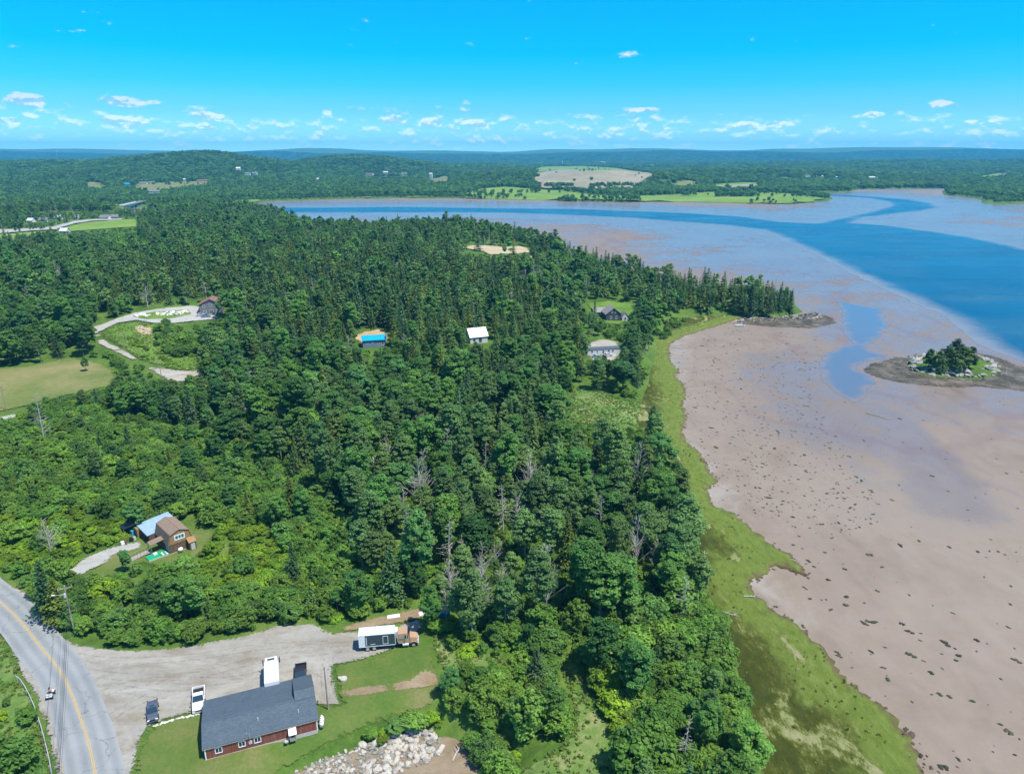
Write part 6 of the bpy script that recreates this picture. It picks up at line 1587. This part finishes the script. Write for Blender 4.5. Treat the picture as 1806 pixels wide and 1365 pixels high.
p = Gz(661, 612); gable('cabin', p + Vector((-5.2, -1.0, 0)), R(14), 10.4, 6.5, 3.3, 1.5, M['blueclap'], M['cyanmetal'], 'small cabin with bright blue metal roof in the woods', [('front', 2.0, 2.0, .8, 1.0), ('front', 4.4, 2.2, .9, .7), ('front', 7.0, 1.9, .8, 1.0), ('front', 9.0, 1.7, .9, 2.0, 'door')], .45, 'x')
p = Gz(660, 585); t = thing('sand_pile', Gz(662, 588), 0, 'orange sand heap behind the blue-roofed cabin', 'sand heap'); MB().blob((0, 0, .3), (7.5, 3.0, 2.3), 4, 4, .3).build('mound', M['sand'], t, True)
for v in ((-5, 2.5), ):
    MB().blob((v[0] - 2, v[1] - 3, .1), (4.5, 2.2, .9), 5, 3, .3).build('mound', M['sand'], t, True)
p = Gz(846, 606); gable('white_house', p + Vector((-4.3, -1.2, 0)), R(22), 8.6, 7.5, 3.4, 3.3, M['whiteclap'], M['whitemetal'], 'white house with steep white metal roof among the trees', [('front', 2.0, 1.8, .9, 1.1), ('front', 5.0, 1.6, 1.2, 1.9, 'door'), ('left', 2.4, 3.0, .8, 1.1), ('left', 5.0, 3.0, .8, 1.1)], .4, 'x', M['blueclap'])
p = Gz(1083, 566); gable('grey_house', p + Vector((-4.5, -.3, 0)), R(8), 8.4, 9.5, 3.8, 3.2, M['darkclap'], M['greyshingle'], 'dark blue-grey gabled house by the shore meadow', [('front', 3.2, 4.9, .7, 1.1), ('front', 5.2, 4.9, .7, 1.1), ('front', 2.8, 1.7, .9, 1.5), ('front', 5.8, 1.7, .9, 1.5)], .4, 'y')
p2_ = Gz(1063, 560); gable('house_wing', p2_ + Vector((-5.0, 1.0, 0)), R(8), 8.4, 5.5, 2.8, 2.0, M['darkclap'], M['greyshingle'], 'lower grey wing left of the gabled shore house', [('front', 2.0, 1.5, .8, 1.1), ('front', 4.2, 1.5, .8, 1.1), ('front', 6.4, 1.5, .8, 1.1)], .35, 'x')
p3_ = Gz(1102, 566); gable('garden_shed', p3_ + Vector((-1.6, -.3, 0)), R(8), 3.6, 5.0, 2.3, 2.4, M['whiteclap'], M['greyshingle'], 'steep white shed right of the gabled shore house', [('front', 1.8, 1.2, .9, 1.6, 'door')], .25, 'y', cat='shed')
p = Gz(1062, 627); mo = gable('mobile_home', p + Vector((-6.8, -.4, 0)), R(12), 15.4, 4.2, 2.7, .55, M['whiteclap'], M['slate'], 'long white mobile home with blue-grey roof near the shore', [('front', 2.2, 1.7, .8, 1.0), ('front', 4.7, 1.7, .6, .9), ('front', 7.6, 1.3, .9, 1.9, 'door'), ('front', 10.2, 1.7, .9, 1.0), ('front', 12.2, 1.7, .8, 1.0)], .2, 'x')
MB().box(6.2, 9.5, -2.2, -.06, -.2, .55).build('porch', M['wood'], mo)
for i, (px, py, mt, lb) in enumerate(((1052, 628.5, 'carblue', 'pale blue car in front of the white mobile home'), (1071, 626, 'carwhite', 'white car at the porch of the white mobile home'))):
    pp = Gz(px, py); car('parked_car', pp + Vector((0, -2.5, .12)), R(8 + 20 * i), M[mt], lb)
t = thing('picnic_table', Gz(1077, 632) + Vector((0, -2, .1)), R(15), 'orange-brown table in the mobile home yard', 'table'); MB().box(-.9, .9, -.4, .4, .7, .76).build('tabletop', M['sand'], t)
for s in (-1, 1): MB().box(-.9, .9, s * .75 - .13, s * .75 + .13, .42, .47).build('bench', M['sand'], t); MB().path([(s * .7, -.75, 0), (s * .7, 0, .7), (s * .7, .75, 0)], .05, 4).build('leg', M['sand'], t)

FM = {'tin': M['tin'], 'greyroof': M['roofgrey'], 'blueroof': M['cyanmetal'], 'brownroof': M['redroof'], 'white': M['whiteclap'], 'greywall': M['greyboard'], 'redwall': M['barnfar']}
for i, (a, w) in enumerate(zip(FARH, FARHW)):
    px, py, wpx, rf_, wl, lb = a; f = w[1] * CP + (CAMZ - w[2]) * SP; W_ = wpx * f / PXF; d = min(12.0, max(6.0, W_ * .55)); hw = 3.6 if W_ > 14 else 3.0
    if 'tower' in lb: hw = 14
    gable('far_house', (w[0] - W_ / 2, w[1], w[2] - .2), R((i * 37) % 24 - 12), W_, d, hw * (1.35 if w[1] > 1500 else 1), 2.6, FM[wl], FM[rf_], lb, [('front', W_ * k, hw * .55, W_ * .09, hw * .32) for k in (.2, .5, .8)], .5, 'x')

# church steeple and two radio masts on the skyline
w = Gv([(992, 291)])[0]; t = thing('church', w, 0, 'white church with pointed steeple beyond the bare hill', 'church'); MB().box(-4, 4, 0, 18, -1, 9).build('nave', M['whiteclap'], t); MB().prism([(-4.5, 9), (0, 14), (4.5, 9)], -.3, 18.3).build('roof', M['roofgrey'], t)
MB().box(-3, 3, -5, 0, -1, 20).build('tower', M['whiteclap'], t); MB().add([(-3, -5, 20), (3, -5, 20), (3, 0, 20), (-3, 0, 20), (0, -2.5, 36)], [(0, 1, 4), (1, 2, 4), (2, 3, 4), (3, 0, 4), (3, 2, 1, 0)]).build('spire', M['whiteclap'], t)
for px, h_, lb in ((100, 95, 'thin radio mast on the far ridge, nearer the left edge'), (187, 62, 'thin radio mast on the far ridge, right of the taller mast')):
    y = 5200.0; x = (px - PCX) / PXF * y * CP; z = hz(x, y); t = thing('radio_mast', (x, y, z), 0, lb, 'radio mast')
    for i in range(3): a_ = 2.094 * i; MB().tube((math.cos(a_) * 2.2, math.sin(a_) * 2.2, -2), (math.cos(a_) * .6, math.sin(a_) * .6, h_), .35, .22, n=5).build('leg', M['galv'], t)
    br_ = MB()
    for i in range(12): z0 = h_ * i / 12; k0 = 2.2 - 1.6 * i / 12; [br_.tube((math.cos(2.094 * j) * k0, math.sin(2.094 * j) * k0, z0), (math.cos(2.094 * (j + 1)) * k0 * .95, math.sin(2.094 * (j + 1)) * k0 * .95, z0 + h_ / 12), .15, n=4) for j in range(3)]
    br_.build('bracing', M['galv'], t)

# bridge over the inlet
A = Vector((*G0(219, 361.5, 8.5), 8.5)); Bv = Vector((*G0(256, 353.5, 8.5), 8.5)); dd = Bv - A; L_ = dd.length; BR = thing('bridge', (A.x, A.y, 0), math.atan2(dd.y, dd.x), 'road bridge on teal trestle piers over the far inlet', 'bridge')
MB().box(-12, L_ + 12, -4.5, 4.5, 7.6, 8.6).build('deck', M['concrete'], BR)
for s in (-1, 1): MB().box(-12, L_ + 12, s * 4.5 - .12, s * 4.5 + .12, 8.6, 9.6).build('railing', M['galv'], BR); MB().box(-2, L_ + 2, s * 3.2 - .3, s * 3.2 + .3, 6.2, 7.6).build('girder', M['teal'], BR)
n_ = max(5, int(L_ / 22))
for i in range(n_):
    x = L_ * (i + .5) / n_; pi_ = MB()
    for y in (-4, -1.4, 1.4, 4): pi_.tube((x, y * 1.15, -1), (x, y, 7.0), .45, n=8)
    pi_.tube((x, -4.6, 1.0), (x, 4.2, 6.2), .25, n=6).tube((x, 4.6, 1.0), (x, -4.2, 6.2), .25, n=6).box(x - .5, x + .5, -4.8, 4.8, 6.0, 6.8); pi_.build('pier', M['teal'], BR)

# ------------------------------------------------------------------ stones, weed, driftwood, small things
ROCKS = []
for i in range(8):
    r_ = np.random.RandomState(300 + i); mb = MB().blob((0, 0, 0), (1, r_.uniform(.65, .95), r_.uniform(.5, .75)), 300 + i, 2, .34); ROCKS.append(mb.mesh('rock'))
rr_ = np.random.RandomState(12)


def stone(parent, p, r_, mat, name='stone', flat=1.0):
    me = ROCKS[rr_.randint(8)]
    key = me.name + mat.name; m2 = STONEMESH.get(key)
    if m2 is None: m2 = me.copy(); m2.materials.append(mat); STONEMESH[key] = m2
    o = bpy.data.objects.new(name, m2); COL.objects.link(o); o.parent = parent; o.location = p; o.scale = (r_, r_, r_ * flat); o.rotation_euler = (rr_.uniform(-.5, .5), rr_.uniform(-.5, .5), rr_.uniform(0, 6.28)); return o


STONEMESH = {}
RV = thing('stone_revetment', (0, 0, 0), 0, 'revetment of pale quarry stones on the river bank below the barn lawn', 'revetment')
REV = [(500, 1372), (560, 1342), (640, 1314), (690, 1294), (735, 1286), (762, 1290), (776, 1304), (776, 1330), (752, 1348), (700, 1362), (660, 1380), (560, 1400)]
n = 0
while n < 298:
    px, py = rr_.uniform(495, 780), rr_.uniform(1284, 1405)
    if not inside(REV, np.array([px]), np.array([py]))[0]: continue
    p = Gz(px, py); p.z += .12; stone(RV, p, rr_.uniform(.26, .60) * (1.15 if px > 640 else .8), M['stone']); n += 1
mb = MB(); n = 0
while n < 620:
    px, py = rr_.uniform(495, 780), rr_.uniform(1284, 1405)
    if not inside(REV, np.array([px]), np.array([py]))[0]: continue
    p = Gz(px, py); a = rr_.uniform(.12, .34); mb.blob((p.x, p.y, p.z + .1), (a, a * rr_.uniform(.7, 1), a * .7), n, 1, .4); n += 1
mb.build('rubble', M['stone'], RV, kind='stuff')
sheet('bank_rubble', M['beach'], px_poly(REV), 2, .10, 1.0, .3, 75)
t = thing('concrete_slab', Gz(778, 1322) + Vector((0, 0, .1)), R(70), 'pale broken concrete slab on the beach at the revetment end', 'slab'); MB().box(-.9, .9, -.35, .35, -.1, .22).build('block', M['concrete'], t, bevel=.04)
BW = thing('boulder_wall', (0, 0, 0), 0, 'row of pale boulders along the hill driveway', 'boulder row')
for i in range(34):
    u = rr_.rand(); px = 240 + 96 * u; py = 559 - 6.5 * u + rr_.uniform(-3, 2.4); p = Gz(px, py); p.z += .35; stone(BW, p, rr_.uniform(.7, 1.35), M['white_stone'], 'boulder', .9)
LW = thing('stone_edging', (0, 0, 0), 0, 'curved line of small pale stones edging the lawn by the parked cars', 'stone edging')
for i in range(24):
    u = i / 23; pts = [(272, 1281), (300, 1271), (325, 1265), (350, 1260)]; k = min(2, int(u * 3)); v = u * 3 - k; a, b = pts[k], pts[k + 1]; p = Gz(a[0] + (b[0] - a[0]) * v, a[1] + (b[1] - a[1]) * v + rr_.uniform(-1, 1)); p.z += .05; stone(LW, p, rr_.uniform(.14, .34), M['white_stone'], 'stone', .7)
t = thing('well_cover', Gz(606, 1198) + Vector((0, 0, .05)), 0, 'round concrete well cover on the lawn beside the lot', 'well cover'); MB().tube((0, 0, -.2), (0, 0, .25), .62, n=20).build('ring', M['concrete'], t); MB().tube((0, 0, .25), (0, 0, .33), .5, n=20).build('lid', M['concrete'], t)
t = thing('well_cover', Gz(599, 1196) + Vector((0, 0, .05)), 0, 'small concrete cap left of the round well cover', 'well cover'); MB().tube((0, 0, -.2), (0, 0, .2), .3, n=14).build('cap', M['concrete'], t, bevel=.02)
for px, py, a, b, mt, lb in ((694, 1088, 1.3, .45, 'whitepaint', 'white board stack on the debris strip behind the truck'), (746, 1083, .9, .5, 'whitepaint', 'white sheet left of the blue tarp at the track end'), (761, 1077, .8, .5, 'tarpblue', 'bright blue tarp bundle at the track end')):
    t = thing('debris_bundle', Gz(px, py) + Vector((0, 0, .08)), R(15), lb, 'debris'); MB().box(-a, a, -b, b, 0, .22, (.05, .04)).build('sheet', M[mt], t); MB().box(-a * .8, a * .9, -b * .7, b * .8, .223, .34, (.05, .04)).build('upper_sheet', M[mt], t)
t = thing('dumpster', Gz(782, 1083), R(10), 'dark teal container half hidden at the track end', 'container'); MB().prism([(-1.3, 0), (-1.3, 1.5), (1.3, 1.2), (1.3, 0)], -.9, .9).build('body', M['stripe'], t, bevel=.05); MB().slab((-1.3, -.92, 1.52), (1.3, -.92, 1.22), (1.3, .92, 1.22), (-1.3, .92, 1.52), .05).build('lid', M['black'], t)

# ledges and weed round the island and at the tip of the point
APRON = [G0(p[0] - 6, p[1]) for p in [(1524, 651), (1545, 639), (1582, 629), (1612, 631), (1660, 622), (1710, 617), (1760, 628), (1806, 645), (1900, 668), (1900, 700), (1806, 690), (1740, 683), (1700, 685), (1640, 681), (1580, 673), (1540, 662)]]
TIPW = [G0(*p) for p in [(1290, 571), (1330, 561), (1400, 556), (1436, 549), (1468, 560), (1480, 571), (1430, 580), (1360, 577)]]
m_, t_ = newmat('rockweed_bed'); pp_ = t_.pos(); b_ = t_.m('ADD', t_.m('MULTIPLY', t_.noise(pp_, .12, 5, .7), .6), t_.m('MULTIPLY', t_.noise(pp_, .9, 6, .75), .4)); cc_ = ramp(t_, b_, [(.32, (.022, .024, .014)), (.46, (.050, .046, .028)), (.55, (.13, .11, .085)), (.66, (.25, .21, .17))])
t_.out(ragged(t_, t_.bsdf(cc_, .75, t_.bump(b_, 1.0, .5), spec=.3), .35, 1.0)); M['weedbed'] = m_
sheet('rockweed_bed', M['weedbed'], APRON, 3, 0, 5, 1, 76, z=.10, sub=4, kind='structure'); sheet('rockweed_bed', M['weedbed'], TIPW, 4, 0, 6, 1, 77, z=.10, sub=5, kind='structure')
IL = thing('island_ledge', (0, 0, 0), 0, 'pale rock ledge and boulders rimming the small island', 'rock ledge')
icx, icy = np.array(ISLAND).mean(0)
for i in range(280):
    a = rr_.uniform(0, 6.28); u = rr_.uniform(.80, 1.36); k = rr_.randint(len(ISLAND)); v = rr_.rand(); q0 = np.array(ISLAND[k]) * (1 - v) + np.array(ISLAND[(k + 1) % len(ISLAND)]) * v
    x, y = icx + (q0[0] - icx) * u, icy + (q0[1] - icy) * u; near = u < 1.12; stone(IL, (x, y, hz(x, y) + .05), rr_.uniform(.6, 1.9) if near else rr_.uniform(.2, .7), M['ledge'] if (near or rr_.rand() < .3) else M['weed'], 'rock', .55)
TL = thing('point_ledge', (0, 0, 0), 0, 'pale rocks and shingle along the tip of the wooded point', 'rock ledge')
for i in range(170):
    u = rr_.rand() ** .8; px = 1300 + 150 * u; py = 566 - 10 * u + rr_.uniform(-3, 6); p = Gz(px, py); stone(TL, p + Vector((0, 0, .1)), rr_.uniform(.25, 1.0) + (1.3 * rr_.rand() if px > 1405 and py < 556 else 0), M['ledge'] if rr_.rand() < .6 else M['weed'], 'rock', .6)
sheet('island_turf', M['brush'], [tuple(np.array((icx, icy)) + (np.array(p) - (icx, icy)) * .66) for p in ISLAND], 2, .08, 3, .6, 78)

# clumps of weed stranded on the mud
CL = []
for i in range(6):
    r_ = np.random.RandomState(500 + i); mb = MB()
    for j in range(r_.randint(2, 5)): mb.blob((r_.uniform(-.55, .55), r_.uniform(-.3, .3), .02), (r_.uniform(.3, .6), r_.uniform(.2, .42), r_.uniform(.06, .13)), 500 + i * 7 + j, 2, .5)
    me = mb.mesh('clump', True); me.materials.append(M['weed']); CL.append(me)
big = [(600, 5), (768, 43), (993, 52), (672, 87), (660, 103), (707, 120), (864, 128), (785, 190), (880, 272), (881, 323), (965, 412), (1008, 407), (1165, 415), (1203, 459), (1568, 503), (1392, 519), (1440, 547), (1476, 586), (1211, 582), (1458, 612), (1330, 676), (1425, 800), (1375, 788), (1534, 826), (1680, 947), (1728, 982), (1757, 1107), (1244, 1098), (1765, 610), (1062, 121), (1155, 5), (1415, 13), (1573, 42), (1678, 40), (1745, 222), (1743, 318), (690, 285), (500, 325), (452, 344), (983, 800), (1190, 978)]
spots = [(*G0(1200 + a / 2.98, 960 + b / 2.98), rr_.uniform(.6, 1.15)) for a, b in big]
FL1 = [(1190, 610), (1300, 580), (1440, 590), (1470, 640), (1430, 700), (1500, 800), (1560, 900), (1480, 960), (1330, 905), (1275, 860), (1225, 790), (1212, 700), (1190, 660)]
ext = []
while len(spots) < 298 or len(ext) < 1000:
    px = rr_.uniform(1180, 1830); py = 575 + 800 * rr_.rand() ** 1.5; dens = 1.0 if inside(FL1, np.array([px]), np.array([py]))[0] else .07
    if rr_.rand() > dens: continue
    x, y = G0(px, py)
    if sdist(MARSH, [x], [y])[0] > -1 or sdist(POOL, [x], [y])[0] > -1 or sdist(CHANNEL, [x], [y])[0] > -14 or sdist(APRON, [x], [y])[0] > -1: continue
    s_ = rr_.uniform(.25, .85) * (1.0 if rr_.rand() < .75 else 1.5)
    if len(spots) < 298: spots.append((x, y, s_))
    else: ext.append((x, y, s_ * .62))
SWM = [(1305, 580, 'the pale skiff'), (1190, 660, 'the upper marsh edge'), (1210, 740, 'the narrow marsh strip'), (1415, 1012, 'the marsh tongue'), (1290, 900, 'the marsh notch'), (1500, 690, 'the tide pool'), (1640, 690, 'the island'), (1560, 1250, 'the lower marsh edge'), (1700, 1200, 'the lower right mud'), (1380, 760, 'the middle of the mudflat'), (1500, 860, 'the drain on the mud'), (1720, 900, 'the right edge mud')]
SWXY = np.array([G0(a_, b_) for a_, b_, _ in SWM]); SWR = {}
spots.sort(key=lambda q_: float(np.hypot(SWXY[:, 0] - q_[0], SWXY[:, 1] - q_[1]).min()))
for i, (x, y, s_) in enumerate(spots):
    o = bpy.data.objects.new('seaweed_clump', CL[rr_.randint(6)]); COL.objects.link(o); o.location = (x, y, .0); o.scale = (s_, s_, s_); o.rotation_euler = (0, 0, rr_.normal() * .5 - .5)
    j = int(np.hypot(SWXY[:, 0] - x, SWXY[:, 1] - y).argmin()); dx, dy = x - SWXY[j, 0], y - SWXY[j, 1]
    sd_ = ('right of' if dx > 0 else 'left of') if abs(dx) > abs(dy) else ('beyond' if dy > 0 else 'nearer than'); sz_ = 'large' if s_ > .8 else 'small' if s_ < .45 else 'middling'
    k_ = SWR[(j, sd_, sz_)] = SWR.get((j, sd_, sz_), -1) + 1
    lb = ('%s dark seaweed clump, %s such %s %s' % (sz_, ORD[k_], sd_, SWM[j][2])) if k_ < 12 else '%s dark seaweed clump well %s %s' % (sz_, sd_, SWM[j][2])
    setp(o, lb, 'seaweed', 'seaweed clumps around ' + SWM[j][2] if k_ < 12 else lb)
e_ = np.array(ext); stuff_scatter('seaweed_scraps', 'small scraps of dark seaweed scattered on the mudflat', [[(c_, M['weed'])] for c_ in CL], e_[:, 0], e_[:, 1], e_[:, 0] * 0, rr_.uniform(0, 6.28, len(ext)), np.repeat(e_[:, 2:3], 3, 1), rr_.randint(0, 6, len(ext)))

# crumbling peat along the marsh bank
PE = []
for i in range(4):
    me = MB().blob((0, 0, 0), (1, .7, .45), 700 + i, 2, .5).mesh('clod'); PE.append(me)
ml2 = np.array(resample([G0(*q_) for q_ in MARSH_EDGE], .35)); ml2 = ml2[rr_.rand(len(ml2)) < np.clip(.35 + .5 * wave(ml2[:, 0], ml2[:, 1], .12, 91), .05, 1)]
ml2 = ml2 + rr_.normal(size=ml2.shape) * np.array([.55, .55]) + np.array([.25, 0]); sc_ = rr_.uniform(.10, .42, len(ml2)) * np.where(rr_.rand(len(ml2)) < .1, 1.8, 1)
stuff_scatter('peat_clods', 'crumbled peat clods along the eroded marsh bank', [[(c_, M['peat'])] for c_ in PE], ml2[:, 0], ml2[:, 1], ml2[:, 0] * 0 + .05, rr_.uniform(0, 6.28, len(ml2)), np.repeat(sc_[:, None], 3, 1), rr_.randint(0, 4, len(ml2)))

# driftwood and the skiff
def log(px, py, L, ang, label, z=None, r_=.14, limbs=3):
    p = Gz(px, py); p.z = max(p.z, .45 if sdist(MARSH, [p.x], [p.y])[0] > 0 else p.z) + r_
    o = thing('driftwood_log', p, ang, label, 'log'); mb = MB().path([(-L / 2, 0, 0), (0, .1, .05), (L / 2, -.05, .1)], [r_, r_ * .8, r_ * .3], 7); mb.build('trunk', M['deadwood'], o)
    for i in range(limbs): x = L * (.05 + .12 * i); MB().path([(x, 0, .05), (x + .7, (-1) ** i * .8, .35)], [r_ * .5, .02], 5).build('branch', M['deadwood'], o)


for a in ((1243, 985, 5, R(80), 'bleached fallen trunk at the marsh edge, upper of two'), (1240, 1020, 4, R(60), 'bleached fallen trunk at the marsh edge, lower of two'), (1278, 1085, 6, R(-25), 'long bleached fallen tree lying out onto the marsh'), (1322, 1056, 2.6, R(-8), 'thin driftwood stick on the bare silt'), (1140, 780, 3.5, R(-10), 'white driftwood log beside the small spruce at the meadow'),
          (805, 1330, 3.0, R(70), 'grey fallen branch on the beach below the bushes'), (1195, 615, 7, R(-35), 'dark drift log on the mud near the upper marsh'), (1550, 735, 9, R(-50), 'long dark log lying on the far mud beside the pool'), (1030, 722, 4, R(20), 'pale fallen stick in the wet meadow')): log(*a)
t = thing('skiff', Vector((*G0(1305, 575.5), .02)), R(-4), 'pale blue skiff lying on the mud near the point', 'boat')
hl = []; sec = [(-2.6, .75, .55), (-1.2, .95, .55), (.6, .95, .58), (1.9, .6, .66), (2.7, .06, .75)]
for x, hw_, hh in sec: hl += [(x, -hw_, hh), (x, -hw_ * .7, .05), (x, hw_ * .7, .05), (x, hw_, hh)]
mb = MB(); mb.v = hl; mb.f = [(4 * i + j, 4 * i + 4 + j, 4 * i + 5 + j, 4 * i + 1 + j) for i in range(4) for j in range(3)] + [(0, 1, 2, 3)]; mb.build('hull', M['boxroof'], t)
for x in (-1.6, .2): MB().box(x - .18, x + .18, -.8, .8, .36, .41).build('thwart', M['wood'], t)
MB().path([(-2.6, -.78, .57), (-1.2, -.97, .57), (.6, -.97, .6), (1.9, -.62, .68), (2.7, 0, .77), (1.9, .62, .68), (.6, .97, .6), (-1.2, .97, .57), (-2.6, .78, .57)], .04, 5).build('gunwale', M['whitetrim'], t)

# ------------------------------------------------------------------ the air: thin blue haze over the whole estuary
hb = MB().box(-24000, 24000, -1500, 16800, -25, 340)
hm = bpy.data.materials.new('haze_air'); hm.use_nodes = True; ht = NT(hm.node_tree)
hv = ht.node('ShaderNodeVolumePrincipled', {'Color': (.09, .57, 1.0), 'Density': 9.0e-5, 'Anisotropy': 0.0})
ht.node('ShaderNodeOutputMaterial', {'Volume': hv.outputs[0]})
ho = hb.build('haze', hm, None, kind='stuff')
